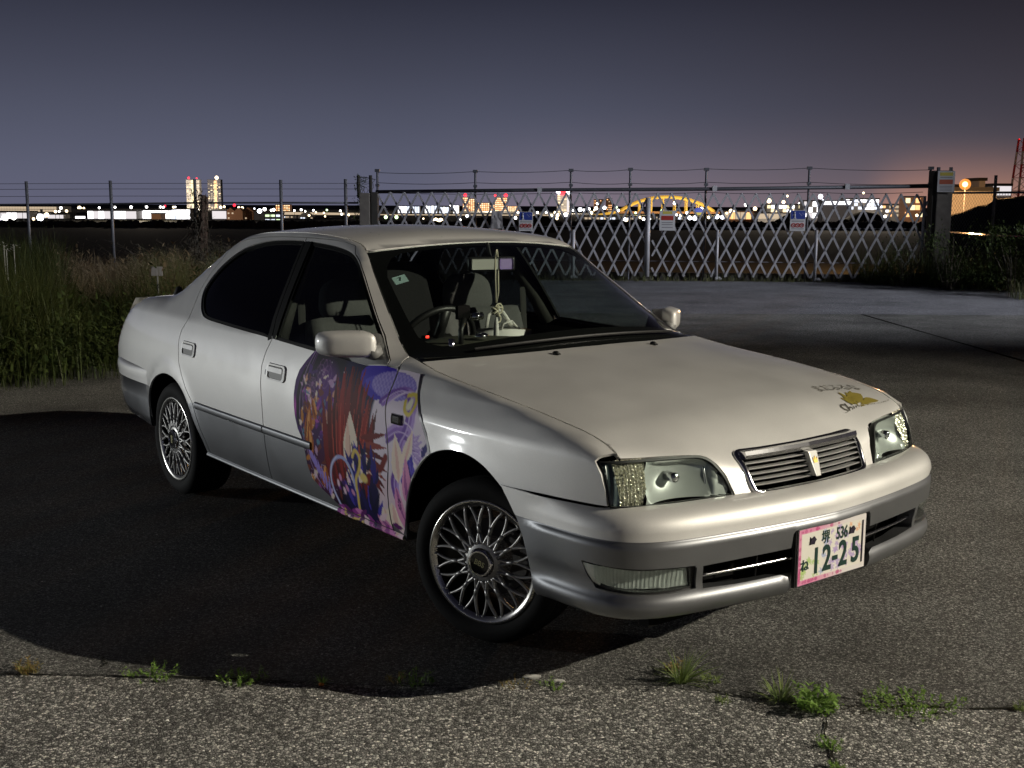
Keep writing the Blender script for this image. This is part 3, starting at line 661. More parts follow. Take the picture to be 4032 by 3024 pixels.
# the frame of poles, rail and wires behind the gate
fr=empty('gate_frame',(gA.x,gA.y,0)); setp(fr,'tall frame of thin poles with a rail and two wires over the gate','fence')
poles=[(1480,665),(1868,668),(2247,664),(2482,660),(2783,660),(3191,655),(3672,655)]
for px,py in poles:
    p=gpt(px,py)+gn*.12; mb=MB().tube([(p.x,p.y,0),(p.x,p.y,p.z)],.023,8).box((p.x,p.y-.01,p.z-.03),(.10,.05,.06)).box((p.x,p.y-.01,p.z-.33),(.08,.05,.05)); gbuild(mb,'pole',M['galvdark'],False,fr)
a,b=gpt(1476,755),gpt(3660,733)
mb=MB().tube([a+gn*.09,gpt(2122,748)+gn*.09,gpt(2815,744)+gn*.09,b+gn*.09],.036,8); gbuild(mb,'top_rail',M['galvdark'],True,fr)
for px,py in ((2123,748),(2814,742),(3338,735)):
    p=gpt(px,py)+gn*.08; mb=MB().box(p,(.09,.09,.11)); gbuild(mb,'clamp',M['galv'],False,fr)
for pl_ in ([(1480,679),(1868,675),(2247,670),(2482,667),(2783,664),(3191,661),(3672,668)],[(1480,719),(1868,719),(2247,717),(2482,721),(2783,717),(3191,717),(3672,724)],[(1500,759),(2247,759),(2783,757),(3191,756),(3640,756)]):
    P=[]
    for (x0,y0),(x1,y1) in zip(pl_[:-1],pl_[1:]):
        for k in range(4):
            t=k/4; q=gpt(x0+(x1-x0)*t,y0+(y1-y0)*t)+gn*.12; q.z-=.03*4*t*(1-t); P.append(q)
    P.append(gpt(*pl_[-1])+gn*.12); mb=MB().tube(P,.0055,4); gbuild(mb,'wire',M['galvdark'],False,fr)
# low dark kerb beam under the gate
k0,k1=gpt(1430,1085)+gn*.35,gpt(3700,1085)+gn*.35
M['conc']=noisy(mat('old_concrete',(.17,.155,.135),.9),9,.35,.4,6,dist=.01); M['concdark']=noisy(mat('stained_concrete',(.045,.042,.036),.9),7,.4,.4,6,dist=.01)
mb=MB(); bar(mb,(k0.x,k0.y,.06),(k1.x,k1.y,.06),.16,.18); o=mb.build('kerb',M['concdark']); setp(o,'low dark concrete kerb behind the folding gate','kerb')
# concrete gate pillars
pil=empty('gate_pillar',(0,0,0)); pL=gpt(1443,800); pil.location=(pL.x,pL.y,0); setp(pil,'squat concrete gate pillar with vines, left end of the gate','pillar')
zt=gpt(1443,760).z; x0=gpt(1415,800).x-pL.x; x1=gpt(1485,800).x-pL.x
MB().box(((x0+x1)/2-.06,0,zt/2),(x1-x0-.16,.32,zt)).build('pillar_block',M['conc'],pil,False,.02); MB().box((x1-.05,.03,zt/2+.02),(.13,.30,zt)).build('pillar_edge',M['concdark'],pil,False,.01)
zr=gpt(1412,690).z
for px in (1412,1459):
    q=gpt(px,700).x-pL.x; MB().tube([(q,0,zt-.1),(q,0,zr)],.035,7).build('iron_stub',M['matt'] if False else M['concdark'],pil,True)
mb=MB(); r=random.Random(4)
for k in range(200):
    z=r.uniform(.2,zr); q=gpt(1409,700).x-pL.x+r.gauss(0,.045); blade(mb.V,mb.F,q,-.05+r.gauss(0,.06),z,r.uniform(.05,.12),.016,r.uniform(0,6.28),r.uniform(.3,2.4),.5,2)
for k in range(9): 
    P=[]; x=r.uniform(-.18,.12); z=zt
    for j in range(7): P.append((x+r.uniform(-.03,.03)+.02*j*r.choice((-1,1)),r.uniform(-.03,.03),z+j*.055))
    mb.tube(P,.005,4,cap=False)
mb.build('vine',M['bushleaf'],pil)
pr_=empty('gate_pillar',(0,0,0)); pR=gpt(3697,900); pr_.location=(pR.x,pR.y,0); setp(pr_,'tall brown concrete gate pillar with a notice, right end of the gate','pillar')
ztr=gpt(3697,672).z; wx=gpt(3735,900).x-gpt(3672,900).x
MB().box((.02,0,ztr/2),(wx,.30,ztr)).build('pillar_block',M['conc'],pr_,False,.02); MB().box((-wx/2-.02,.03,ztr/2),(.07,.26,ztr)).build('pillar_edge',M['concdark'],pr_,False,.005)
for q in (-.10,.14): MB().box((q,-.06,ztr+.03),(.05,.06,.07)).build('bracket',M['galvdark'],pr_)
# ---- notices on gate and pillar: flat printed boards
M['signw']=mat('sign_white',(.60,.60,.60),.5); M['signb']=mat('sign_blue',(.03,.06,.32),.5); M['signr']=mat('sign_red',(.42,.04,.03),.5); M['signy']=mat('sign_yellow',(.62,.52,.10),.5); M['signk']=mat('sign_grey_print',(.22,.22,.23),.6)
M['signor']=mat('sign_orange_red',(.50,.13,.07),.5)
def board(px0,py0,px1,py1,lab,off=-.03,grp='notices on the gate and its pillar'):
    c=gpt((px0+px1)/2,(py0+py1)/2)+gn*off; a,b=gpt(px0,py0),gpt(px1,py1); w=(b-a).dot(gdir); h=a.z-b.z
    o=empty('notice_sign',c,math.atan2(gdir.y,gdir.x)); setp(o,lab,'sign',grp)
    MB().box((0,0,0),(w,.008,h)).build('sign_board',M['signw'],o,False,.003)
    return o,w,h
def flat_(o,name,x,z,w,h,m,d=.0055):
    return MB().box((x,-d,z),(w,.003,h)).build(name,M[m],o)
def ring_(o,name,x,z,r,m):
    mb=MB().tube([(x+r*math.cos(t),-.0062,z+r*math.sin(t)) for t in np.linspace(0,2*math.pi,17)[:-1]],r*.22,5,closed=True); mb.tube([(x-r*.6,-.0062,z+r*.6),(x+r*.6,-.0062,z-r*.6)],r*.15,5); mb.build(name,M[m],o)
def pict(o,w,h,s=1):
    mb=MB(); mb.ball((-w*.22,-.006,h*.40),h*.045,8); mb.tube([(-w*.22,-.006,h*.34),(-w*.20,-.006,h*.20)],[h*.05,h*.04],6); mb.tube([(-w*.20,-.006,h*.20),(-w*.27,-.006,h*.08)],h*.022,5); mb.tube([(-w*.20,-.006,h*.20),(-w*.13,-.006,h*.08)],h*.022,5); mb.tube([(-w*.22,-.006,h*.31),(-w*.34,-.006,h*.27)],h*.018,5)
    mb.build('walking_figure',M['signw'],o)
for x0,y0,x1,y1,lab in ((2044,834,2098,910,'white notice with blue walking-figure panel, nearest the car roof'),(3112,828,3169,910,'white notice with blue walking-figure panel on the right gate wing')):
    o,w,h=board(x0,y0,x1,y1,lab); flat_(o,'blue_panel',0,h*.28,w*.92,h*.40,'signb'); pict(o,w,h)
    for k in range(5): 
        a=random.Random(k); MB().box((w*(.10+.07*k),-.0066,h*(.36-.05*(k%3))),(w*.02,.002,h*.05)).build('stroke',M['signw'],o)
    flat_(o,'text_line',0,-.02*h,w*.8,h*.035,'signk')
    for k in (-1,0,1): ring_(o,'ban_ring',k*w*.27,-h*.22,w*.125,'signr')
    flat_(o,'text_line',0,-h*.39,w*.8,h*.03,'signk')
o,w,h=board(2598,829,2657,908,'white notice with yellow top and red band hanging on the middle of the gate'); flat_(o,'yellow_band',0,h*.40,w*.6,h*.14,'signy'); flat_(o,'red_band',0,h*.13,w*.78,h*.22,'signr')
for k,z in enumerate((-.10,-.20,-.34)): flat_(o,'text_line',0,h*z,w*.7,h*.035,'signk')
c=gpt(3713,715)
o,w,h=board(3684,675,3746,757,'pale notice with yellow and orange bands on the right gate pillar',-.20); flat_(o,'yellow_band',0,h*.36,w*.75,h*.16,'signy'); flat_(o,'orange_band',0,-.01*h,w*.78,h*.22,'signor')
for z in (.20,-.22,-.30,-.40): flat_(o,'text_line',0,h*z,w*.7,h*.03,'signk')
# crumpled printed sheet tied to the slats
c=gpt(1956,865); V=[];F=[]; r=random.Random(8); n=7
for j in range(n):
    for i in range(n): V.append((c.x+(-.5+i/(n-1))*.27*(.75+.25*j/(n-1)),c.y-.06+r.uniform(-.03,.03),c.z+.18-.36*j/(n-1)+r.uniform(-.015,.015)))
for j in range(n-1):
    for i in range(n-1): F.append((j*n+i,j*n+i+1,(j+1)*n+i+1,(j+1)*n+i))
M['crump']=noisy(mat('crumpled_sheet',(.30,.29,.29),.7),14,.7); o=mesh_obj('crumpled_sheet',V,F,M['crump'],None,True); setp(o,'crumpled faded sheet tied to the gate slats above the car roof','sheet')
# ---------------------------------------------------------------- left wire fence
lf=empty('wire_fence',(-6,23.9,0)); setp(lf,'dark post-and-wire fence with one rail along the left','fence')
def lp(px,py): return at(px,py,23.9)
def lbuild(mb,name,m,smooth=False):
    mb.V=[tuple(Vector(v)-lf.location) for v in mb.V]; return mb.build(name,m,lf,smooth)
for px,py in ((103,714),(434,711),(766,706),(1105,708),(1360,705)):
    p=lp(px,py); lbuild(MB().tube([(p.x,p.y,0),(p.x,p.y,p.z)],.034,8),'post',M['post'],True)
P=[lp(x,y) for x,y in ((-400,812),(0,806),(400,803),(760,799),(1100,798),(1412,799))]; lbuild(MB().tube(P,.022,6),'rail',M['galvdark'],True)
for y in (722,744,772): lbuild(MB().tube([lp(-300,y+3),lp(434,y),lp(766,y),lp(1105,y),lp(1410,y)],.0045,4),'wire',M['galvdark'])
# post overgrown with vines
vp=empty('vine_post'); p=lp(795,770); vp.location=(p.x,p.y-.1,0); setp(vp,'old split post overgrown with dry vines in the left fence','post')
M['wood']=noisy(mat('weathered_wood',(.10,.065,.045),.9),14,.4,.3)
q=(lp(800,765).x-p.x); MB().tube([(q-.05,0,0),(q-.03,0,.8),(q+.03,0,lp(800,768).z)],[.085,.075,.045],7).tube([(q+.0,0,0),(q+.06,.02,lp(800,830).z),(q+.10,0,lp(800,775).z)],[.06,.05,.03],6).build('stump',M['wood'],vp,True)
mb=MB(); r=random.Random(9)
for k in range(420):
    z=r.uniform(.3,1.75); blade(mb.V,mb.F,-.10+r.gauss(0,.09)+(.16 if r.random()<.5 else 0),-.05+r.gauss(0,.08),z,r.uniform(.05,.14),.016,r.uniform(0,6.28),r.uniform(.3,2.5),.5,2)
for k in range(40): 
    mb.tube([(-.05+r.gauss(0,.12),r.gauss(0,.1),.0),(-.05+r.gauss(0,.14),r.gauss(0,.1),.7),(-.05+r.gauss(0,.10),r.gauss(0,.08),r.uniform(1.1,1.7))],.006,4,cap=False)
mb.build('vine',M['twig'],vp)
# ---------------------------------------------------------------- right chain-link fence
cf=empty('chain_link_fence',(gpt(3760,900).x,22.5,0)); setp(cf,'rusty chain-link fence running off to the right of the gate pillar','fence')
def rp(px,py): return at(px,py,22.5)
def rbuild(mb,name,m,smooth=False):
    mb.V=[tuple(Vector(v)-cf.location) for v in mb.V]; return mb.build(name,m,cf,smooth)
p=rp(3922,690); rbuild(MB().tube([(p.x,p.y,0),(p.x,p.y,p.z)],.032,8),'post',M['conc'],True)
rbuild(MB().tube([rp(3735,760),rp(3925,758),rp(4200,757)],.024,6),'rail',M['post'],True)
mb=MB(); a=rp(3735,760); b=rp(4250,760); s=.055; n=int((b.x-a.x)/s)
for k in range(-24,n):
    for sg in (1,-1):
        x=a.x+k*s; z0,z1=.12,a.z; xa=x if sg>0 else x+(z1-z0)*.62; xb=x+(z1-z0)*.62 if sg>0 else x
        t0=max(0,min(1,(a.x-xa)/(xb-xa))) if xa<a.x<xb or xb<a.x<xa else 0
        if max(xa,xb)<a.x: continue
        pa=Vector((xa,22.52,z0)); pb=Vector((xb,22.52,z1))
        if sg>0: pa=pa.lerp(pb,t0)
        else: pb=pa.lerp(pb,t0) if t0 else pb
        mb.tube([pa,pb],.0028,3,cap=False)
o=rbuild(mb,'wire_mesh',M['galvdark']); o['kind']='stuff'
# ---------------------------------------------------------------- the far bank: buildings, lamps, bridge, works
def emat(name,col,s):
    m=mat(name,(.02,.02,.02),.6,emit=col,estr=s)
    try: m.cycles.emission_sampling='NONE'
    except Exception: pass
    return m
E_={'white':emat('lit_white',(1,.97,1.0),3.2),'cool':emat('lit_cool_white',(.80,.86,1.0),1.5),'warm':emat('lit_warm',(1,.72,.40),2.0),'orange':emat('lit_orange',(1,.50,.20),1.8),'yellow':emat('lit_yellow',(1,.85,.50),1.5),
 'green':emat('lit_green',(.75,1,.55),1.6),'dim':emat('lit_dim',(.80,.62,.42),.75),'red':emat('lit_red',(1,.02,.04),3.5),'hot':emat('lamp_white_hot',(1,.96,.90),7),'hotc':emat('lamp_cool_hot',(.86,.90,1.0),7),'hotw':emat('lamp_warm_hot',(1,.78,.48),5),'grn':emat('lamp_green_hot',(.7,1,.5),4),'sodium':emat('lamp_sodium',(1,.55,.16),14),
 'pale':emat('glowing_pale_facade',(.92,.86,.88),.9)}  # pale fronts: the floodlight on their walls is put in as glow
M['cwall']=mat('dark_wall',(.05,.05,.06),.9); M['cwallp']=mat('pale_wall',(.35,.34,.33),.9); M['cbrown']=mat('brown_wall',(.22,.11,.06),.9); M['croof']=mat('dark_roof',(.02,.02,.022),.9)
GZ=-6.6
def bldg(px0,px1,pyT,D,lab,wall='cwall',pyB=None,cols=0,rows=0,lit=('warm',),frac=1.0,wfx=.6,wfy=.5,seed=0,gable=0,top=None,depth=None,wl=None,hb=.04,group=None,stripe=None):
    a=at(px0,pyT,D); b=at(px1,pyT,D); w=b.x-a.x; zt=a.z; zb=GZ if pyB is None else at(px0,pyB,D).z
    o=empty('building',((a.x+b.x)/2,D,GZ)); setp(o,lab,'building',group or 'buildings across the river')
    dp=depth or min(30,max(8,w*.6)); H=zt-GZ
    MB().box((0,dp/2,H/2),(w,dp,H)).build('wall',M[wall],o)
    if gable:
        n=gable; mb=MB()
        for k in range(n):
            x0=-w/2+w*k/n; x1=-w/2+w*(k+1)/n; h=w/n*.38
            mb.add([(x0,-.3,H),(x1,-.3,H),((x0+x1)/2,-.3,H+h),(x0,dp,H),(x1,dp,H),((x0+x1)/2,dp,H+h)],[(0,1,2),(3,5,4),(0,2,5,3),(1,4,5,2),(0,3,4,1)])
        mb.build('roof',M[wl or wall],o)
    else: MB().box((0,dp/2,H+.25),(w+.5,dp+.5,.5)).build('roof',M['croof'],o)
    r=random.Random(seed); z0=zb-GZ
    if cols:
        me={}
        cw_=w/cols; rh=(H-z0)/rows
        for i in range(cols):
            for j in range(rows):
                if r.random()>frac: continue
                l=r.choice(lit)
                if l not in me:
                    mb=MB().box((0,0,0),(cw_*wfx,.25,rh*wfy)); t=mb.build('lit_pane',E_[l],o); me[l]=t.data  # glowing pane: lit windows, and floodlit fronts put in as glow
                else: t=link(bpy.data.objects.new('lit_pane',me[l]),o)
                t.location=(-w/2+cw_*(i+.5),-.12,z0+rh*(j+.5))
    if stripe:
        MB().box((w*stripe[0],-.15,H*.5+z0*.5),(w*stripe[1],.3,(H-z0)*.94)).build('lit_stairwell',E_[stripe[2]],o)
    if top:
        for x,c,rr in top: 
            q=MB().tube([(w*x,dp*.1,H),(w*x,dp*.1,H+1.6)],.12,5).build('mast',M['croof'],o); MB().ball((w*x,dp*.1,H+1.6+rr*.5),rr,8).build('beacon',E_[c],q)
    return o
# left: depots, their lit fronts put in as glowing panes
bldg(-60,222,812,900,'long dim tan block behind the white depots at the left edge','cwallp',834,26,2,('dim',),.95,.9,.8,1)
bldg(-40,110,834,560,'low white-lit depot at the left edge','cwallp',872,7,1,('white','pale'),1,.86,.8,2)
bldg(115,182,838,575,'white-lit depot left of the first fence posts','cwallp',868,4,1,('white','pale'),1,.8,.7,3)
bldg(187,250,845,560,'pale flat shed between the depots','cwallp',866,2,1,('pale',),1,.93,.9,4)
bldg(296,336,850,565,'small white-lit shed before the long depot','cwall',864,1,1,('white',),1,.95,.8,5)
bldg(300,336,826,590,'dark square block with a lamp left of the long depot','cwall')
bldg(345,536,830,560,'long white depot with a dark roof band','cwallp',868,9,1,('white','pale','pale'),1,.97,.92,6)
bldg(558,690,828,570,'white depot right of the long one','cwallp',866,5,1,('white','pale'),1,.94,.92,7)
bldg(594,632,842,548,'brown box standing before the right white depot','cbrown')
bldg(676,748,824,560,'glaring white-lit loading hall left of the vine post','cwallp',866,4,1,('white','cool'),1,.92,.9,8)
bldg(732,784,708,1500,'left tower block with a red beacon','cwallp',None,5,18,('warm','dim','yellow','dim'),.75,.62,.5,9,top=((-.3,'red',1.6),(.3,'red',1.0)),stripe=(-.05,.16,'yellow'))
bldg(816,868,708,1500,'right tower block with an orange lit stairwell','cwall',None,5,18,('warm','dim','yellow','dim','dim'),.6,.62,.5,10,top=((.2,'hotw',2.4),),stripe=(.10,.18,'orange'))
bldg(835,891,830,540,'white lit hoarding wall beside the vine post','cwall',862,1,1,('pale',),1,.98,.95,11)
bldg(892,955,830,540,'brown brick hall with two gables','cbrown',868,4,2,('dim',),.5,.4,.3,12,gable=2)
bldg(956,997,832,545,'brown hall with one gable right of the double-gabled one','cbrown',868,2,2,('dim',),.4,.4,.3,13,gable=1)
bldg(1000,1040,836,545,'dark shed right of the brown halls','cwall')
bldg(1042,1106,840,545,'dark office with five white lit windows','cwall',876,3,2,('cool','green'),.85,.75,.45,14)
bldg(1085,1142,806,1100,'orange lit block of flats behind the fence post','cbrown',838,7,5,('orange','warm'),.9,.62,.55,15)
bldg(1116,1167,850,600,'pale low building under the lit road deck','cwallp',876,7,3,('dim','cool','dim'),.7,.7,.6,16)
bldg(1172,1232,854,600,'pale round-roofed shed left of the gate pillar','cwallp',876,6,2,('dim','dim','cool'),.8,.7,.6,17,gable=1)
bldg(1238,1296,858,600,'dark shed left of the gate pillar','cwall')
bldg(1300,1382,862,600,'grey long shed just left of the gate pillar','cwallp',876,8,1,('dim','cool'),.7,.7,.6,18)
# elevated road; its lamplight is put in as a glowing parapet
def deck(px0,py0,px1,py1,D,lab,m,th):
    a=at(px0,py0,D); b=at(px1,py1,D); o=empty('elevated_road',((a.x+b.x)/2,D,GZ)); setp(o,lab,'bridge','elevated roads across the river')
    c=Vector(((a.x+b.x)/2,D,GZ)); mb=MB().tube([a-c,b-c],th,4); mb.build('parapet',m,o)
    mb=MB(); 
    for k in range(7):
        p=a.lerp(b,k/6)-c; mb.box((p.x,2,(p.z)/2),(1.5,2,p.z))
    mb.build('piers',M['cwall'],o); MB().tube([a-c+Vector((0,3,-1.2)),b-c+Vector((0,3,-1.2))],1.6,4).build('deck',M['cwall'],o); return o
deck(1113,841,1480,846,800,'warmly lit elevated road left of the gate pillar',E_['dim'],1.1)
deck(1490,848,2190,850,800,'warmly lit elevated road under the white flats',E_['dim'],.8)
# white flats and orange towers behind the gate
for k,(x0,x1,yt,n) in enumerate(((1566,1614,812,4),(1622,1652,813,3),(1672,1722,810,4),(1729,1768,815,3),(1784,1807,809,2))):
    bldg(x0,x1,yt,1000,'white lit block of flats, '+('leftmost','second from the left','third from the left','fourth from the left','rightmost')[k]+' behind the left gate wing','cwallp',850,n,1,('white','cool'),1,.74,.97,20+k)
for k,(x0,x1,yt,c,rw,lab,tp) in enumerate(((1822,1842,777,3,9,'narrow orange tower with a red beacon, leftmost of the orange towers',((0,'red',2.0),)),(1844,1870,783,3,10,'orange tower right of the narrow one',None),(1879,1927,799,6,7,'wide orange block of flats between two towers',None),(1930,1948,806,2,6,'low yellow-lit block left of the broad tower',None),(1949,1997,778,6,9,'broad orange tower with a red beacon at its right corner',((.38,'red',2.2),(-.48,'red',1.4))),(1999,2041,812,5,5,'low orange block right of the broad tower',None))):
    bldg(x0,x1,yt,1300,lab,'cbrown',848,c,rw,('orange','warm','yellow'),.92,.60,.58,30+k,top=tp)
bldg(2195,2244,766,1100,'tower with a red roof sign and two white floodlights','cwallp',838,4,10,('dim','dim','warm'),.6,.8,.4,40,top=((-.40,'hotc',2.6),(.42,'hotc',2.8)),stripe=(.36,.18,'pale'))
a=at(2208,768,1099); MB().box((0,0,0),(5.4,.5,3.6)).build('roof_sign',E_['red'],None).location=at(2217,762,1098)
bpy.data.objects['roof_sign'].data.name='roof_sign'; setp(bpy.data.objects['roof_sign'],'red lit sign on the roof of the tower behind the gate','sign')
bldg(2340,2376,786,1200,'orange-brown block left of the arch bridge','cbrown',832,5,5,('dim','orange'),.6,.5,.4,41)
bldg(2388,2410,782,1200,'narrow orange-brown tower left of the arch bridge','cbrown',836,3,7,('dim','orange'),.6,.6,.5,42)
for k,(x0,x1,y0) in enumerate(((2090,2190,854),(2300,2440,852),(2460,2540,854),(2560,2700,850))):
    bldg(x0,x1,y0,620,'low pale shed on the far bank, '+('first','second','third','fourth')[k]+' from the left behind the gate','cwallp',868,9,1,('dim','dim','cool','warm'),.7,.7,.5,43+k)
# arch bridge, yellow, floodlit
ab=empty('arch_bridge',(0,0,0)); A0=at(2442,832,900); A1=at(2812,828,900); AT=at(2622,775,900); c=Vector(((A0.x+A1.x)/2,900,GZ)); ab.location=c
setp(ab,'yellow steel arch bridge behind the middle of the gate','bridge')
M['yel']=mat('bridge_yellow',(.62,.42,.10),.6)
for dy in (0,9):
    P=[]
    for k in range(25):
        t=k/24; z=A0.z+(AT.z-A0.z)*(1-(2*t-1)**2)**.9; P.append(Vector((A0.x+(A1.x-A0.x)*t,900+dy,z))-c)
    MB().tube(P,1.25,5).build('arch',M['yel'],ab)
    for k in range(2,23,3):
        p=P[k]; MB().tube([p,(p.x,p.y,A0.z-c.z)],.55,5).build('hanger',M['yel'],ab)
MB().box((0,4,A0.z-c.z-.8),(A1.x-A0.x+8,14,1.6)).build('deck',M['cbrown'],ab)
b0=at(2300,856,880)-c; MB().tube([b0,at(2440,833,900)-c],1.0,5).build('ramp',M['yel'],ab)
for q in (-.35,.1,.45):
    ld=bpy.data.lights.new('bridge_floodlight','POINT'); ld.energy=40000; ld.color=(1,.80,.42); ld.shadow_soft_size=1.0
    lo=link(bpy.data.objects.new('bridge_floodlight',ld)); lo.location=c+Vector(((A1.x-A0.x)*q,-26,A0.z-c.z+2))
# added point lights that brighten the far facades, no fixtures there
for px_,D_,e_ in ((800,1440,900000),(1930,1240,700000),(640,520,60000),(3120,470,60000),(3420,470,60000),(2220,1050,300000)):
    q_=at(px_,835,D_); ld=bpy.data.lights.new('facade_wash_light','POINT'); ld.energy=e_; ld.color=(1,.84,.66); ld.shadow_soft_size=1.0
    lo=link(bpy.data.objects.new('facade_wash_light',ld)); lo.location=(q_.x,D_-25,q_.z+6)
# works on the right
bldg(2852,2980,832,520,'works hall, its orange lamp light put in as glowing panes','cbrown',866,6,1,('orange','dim'),.9,.9,.8,50)
bldg(2985,3110,840,500,'grey works hall with a dark heap before it','cwallp',864,3,1,('dim',),.6,.9,.8,51)
bldg(3020,3160,806,540,'glaring white works building left of the blue notice','cwallp',838,9,2,('white','warm','yellow'),.75,.8,.75,52)
bldg(3166,3252,792,520,'white-lit tall works hall right of the blue notice','cwallp',860,5,3,('white','cool','pale'),.85,.9,.85,53)
bldg(3240,3354,792,505,'white canopy, lit underside put in as glowing panes, right part of the works','cwall',806,8,1,('white',),1,.93,.95,54)
bldg(3330,3462,784,515,'glaring white-lit works with floodlights, left of the end post','cwallp',826,8,3,('white','cool'),.85,.8,.75,55)
bldg(3462,3566,806,530,'low works sheds with white and orange lights','cwallp',856,8,3,('dim','orange','white','dim'),.7,.8,.5,56)
bldg(3566,3645,776,500,'yellow lit works hall behind the end of the gate','cbrown',858,4,3,('dim','yellow','orange'),.55,.9,.7,57)
o=empty('arched_sign'); p=at(2751,832,480); o.location=p; setp(o,'blue and yellow rounded sign by the arch bridge','sign')
M['sblue']=mat('deep_blue_panel',(.02,.04,.3),.6); 
MB().ball((0,0,0),2.1,14,(1,.3,.75)).build('blue_half',E_['bl'] if 'bl' in E_ else E_.setdefault('bl',emat('lit_blue',(.10,.14,.60),.7)),o); MB().box((.2,-.75,-1.0),(3.0,.3,1.1)).build('yellow_half',E_['ye'] if 'ye' in E_ else E_.setdefault('ye',emat('lit_yellow_panel',(.75,.65,.12),.7)),o)
# long white walls lit by a sodium lamp on the right, mast with red and white bands
w1=bldg(3735,3925,752,150,'long plain wall lit orange by the sodium lamp on the right','cwallp',None,0,0,depth=2.5)
bldg(3745,3790,738,182,'stepped roof block behind the orange-lit wall','cwallp',None,0,0,depth=8); bldg(3856,3880,712,186,'small square roof house behind the orange-lit wall','cwallp',None,0,0,depth=5)
bldg(3910,3982,732,230,'pale box building left of the red and white mast','pale_' if False else 'cwallp',770,1,1,('pale',),1,.97,.95,60)
mt=empty('lattice_mast'); p=at(4028,800,260); mt.location=(p.x,260,GZ); setp(mt,'red and white lattice mast with a red beacon at the right edge','mast')
M['mred']=mat('mast_red',(.55,.04,.04),.6); M['mwh']=mat('mast_white',(.55,.52,.50),.6)
zt=at(4028,545,260).z-GZ
for k in range(8):
    z0,z1=zt*k/8,zt*(k+1)/8; w0,w1_=5.4*(1-.5*k/8),5.4*(1-.5*(k+1)/8); mb=MB()
    for sx in (-1,1):
        for sy in (-1,1):
            mb.tube([(sx*w0/2,sy*w0/2,z0),(sx*w1_/2,sy*w1_/2,z1)],.26,5)
        mb.tube([(-w0/2,sx*w0/2,z0),(w1_/2,sx*w1_/2,z1)],.06,4); mb.tube([(w0/2,sx*w0/2,z0),(-w1_/2,sx*w1_/2,z1)],.06,4); mb.tube([(-w0/2,sx*w0/2,z0),(w0/2,sx*w0/2,z0)],.07,4)
    mb.build('mast_section',M['mred' if k%2 else 'mwh'],mt)
MB().ball((0,0,zt+.25),.42,10).build('beacon',E_['red'],mt); MB().box((0,0,zt*.72),(1.6,1.6,.25)).build('platform',M['mred'],mt)
ld=bpy.data.lights.new('mast_light','POINT'); ld.energy=700; ld.color=(1,.04,.04); lo=link(bpy.data.objects.new('mast_light',ld)); lo.location=(p.x-1.2,258.6,GZ+zt)
# sodium lamp
sl_=empty('sodium_lamp'); p=at(3800,726,128); sl_.location=(p.x,128,GZ); setp(sl_,'glaring orange sodium lamp on a pole right of the gate pillar','street lamp')
MB().tube([(0,0,0),(0,0,p.z-GZ)],.07,6).build('pole',M['croof'],sl_); MB().ball((0,0,p.z-GZ),.30,12).build('lamp_head',E_['sodium'],sl_)
gm=bpy.data.materials.new('orange_halo'); gm.use_nodes=True; gn_=gm.node_tree.nodes; gl_=gm.node_tree.links; gn_.clear(); go_=gn_.new('ShaderNodeOutputMaterial'); gt_=gn_.new('ShaderNodeBsdfTransparent'); ge_=gn_.new('ShaderNodeEmission'); ge_.inputs[0].default_value=(1,.36,.07,1); ge_.inputs[1].default_value=1.3; gx_=gn_.new('ShaderNodeMixShader'); gx_.inputs[0].default_value=.55; gl_.new(gt_.outputs[0],gx_.inputs[1]); gl_.new(ge_.outputs[0],gx_.inputs[2]); gl_.new(gx_.outputs[0],go_.inputs[0])
MB().ball((0,0,p.z-GZ),.62,14).build('lamp_halo',gm,sl_,True)  # added glowing shell that draws the halo round the lamp
ld=bpy.data.lights.new('sodium_light','POINT'); ld.energy=60000; ld.color=(1,.52,.20); ld.shadow_soft_size=.4; lo=link(bpy.data.objects.new('sodium_light',ld)); lo.location=(p.x,124.5,p.z+.4)
# puddle on the flats and the dark heap before the wall
sheet('water',[(at(3735,909,60).x,58),(at(3850,909,60).x,58),(at(3850,909,60).x,69),(at(3735,909,60).x,69)],mat('still_water',(.01,.01,.01),.12,spec=.6),0.0)
def pw(px,py,D): q=at(px,py,D); return q
wz=pw(3785,917,70).z
bpy.data.objects['water'].location=(0,0,wz)
bpy.data.objects['water'].location=(at(3785,917,70).x-at(3790,909,60).x,4,wz)
def heap(name,pts,D,th,lab,m='earth'):
    P=[at(x,y,D) for x,y in pts]; V=[];F=[]; n=len(P); r=random.Random(n)
    rows=9
    for j in range(rows):
        s=math.sin(math.pi*j/(rows-1)); 
        for p in P: V.append((p.x,D-th+2*th*j/(rows-1),GZ+(p.z-GZ)*s**.6+r.uniform(-.12,.12)*s))
    for j in range(rows-1):
        for i in range(n-1): F.append((j*n+i,j*n+i+1,(j+1)*n+i+1,(j+1)*n+i))
    o=mesh_obj(name,V,F,M[m],None,True); setp(o,lab,'heap','dark heaps and thickets beyond the fences'); return o
heap('earth_mound',[(3735,850),(3790,834),(3850,814),(3880,806),(3905,800),(3920,786),(3940,777),(3990,774),(4040,772),(4120,776),(4250,790)],110,6,'dark mound covered in scrub right of the orange-lit wall')
heap('scrub',[(2040,880),(2080,862),(2110,846),(2130,846),(2160,854),(2200,872)],330,8,'dark scrub hump right of the notice by the car roof')
heap('scrub',[(1700,874),(1780,874),(1830,864),(1880,856),(1920,853),(1960,853),(2010,862),(2060,876)],330,8,'dark scrub hump below the orange towers')
heap('earth_mound',[(3060,866),(3085,852),(3105,841),(3130,838),(3160,846),(3180,862)],420,8,'dark heap before the works left of the blue notice')
heap('earth_mound',[(3330,862),(3360,840),(3400,832),(3450,836),(3470,858)],420,8,'dark heap below the glaring works lights')
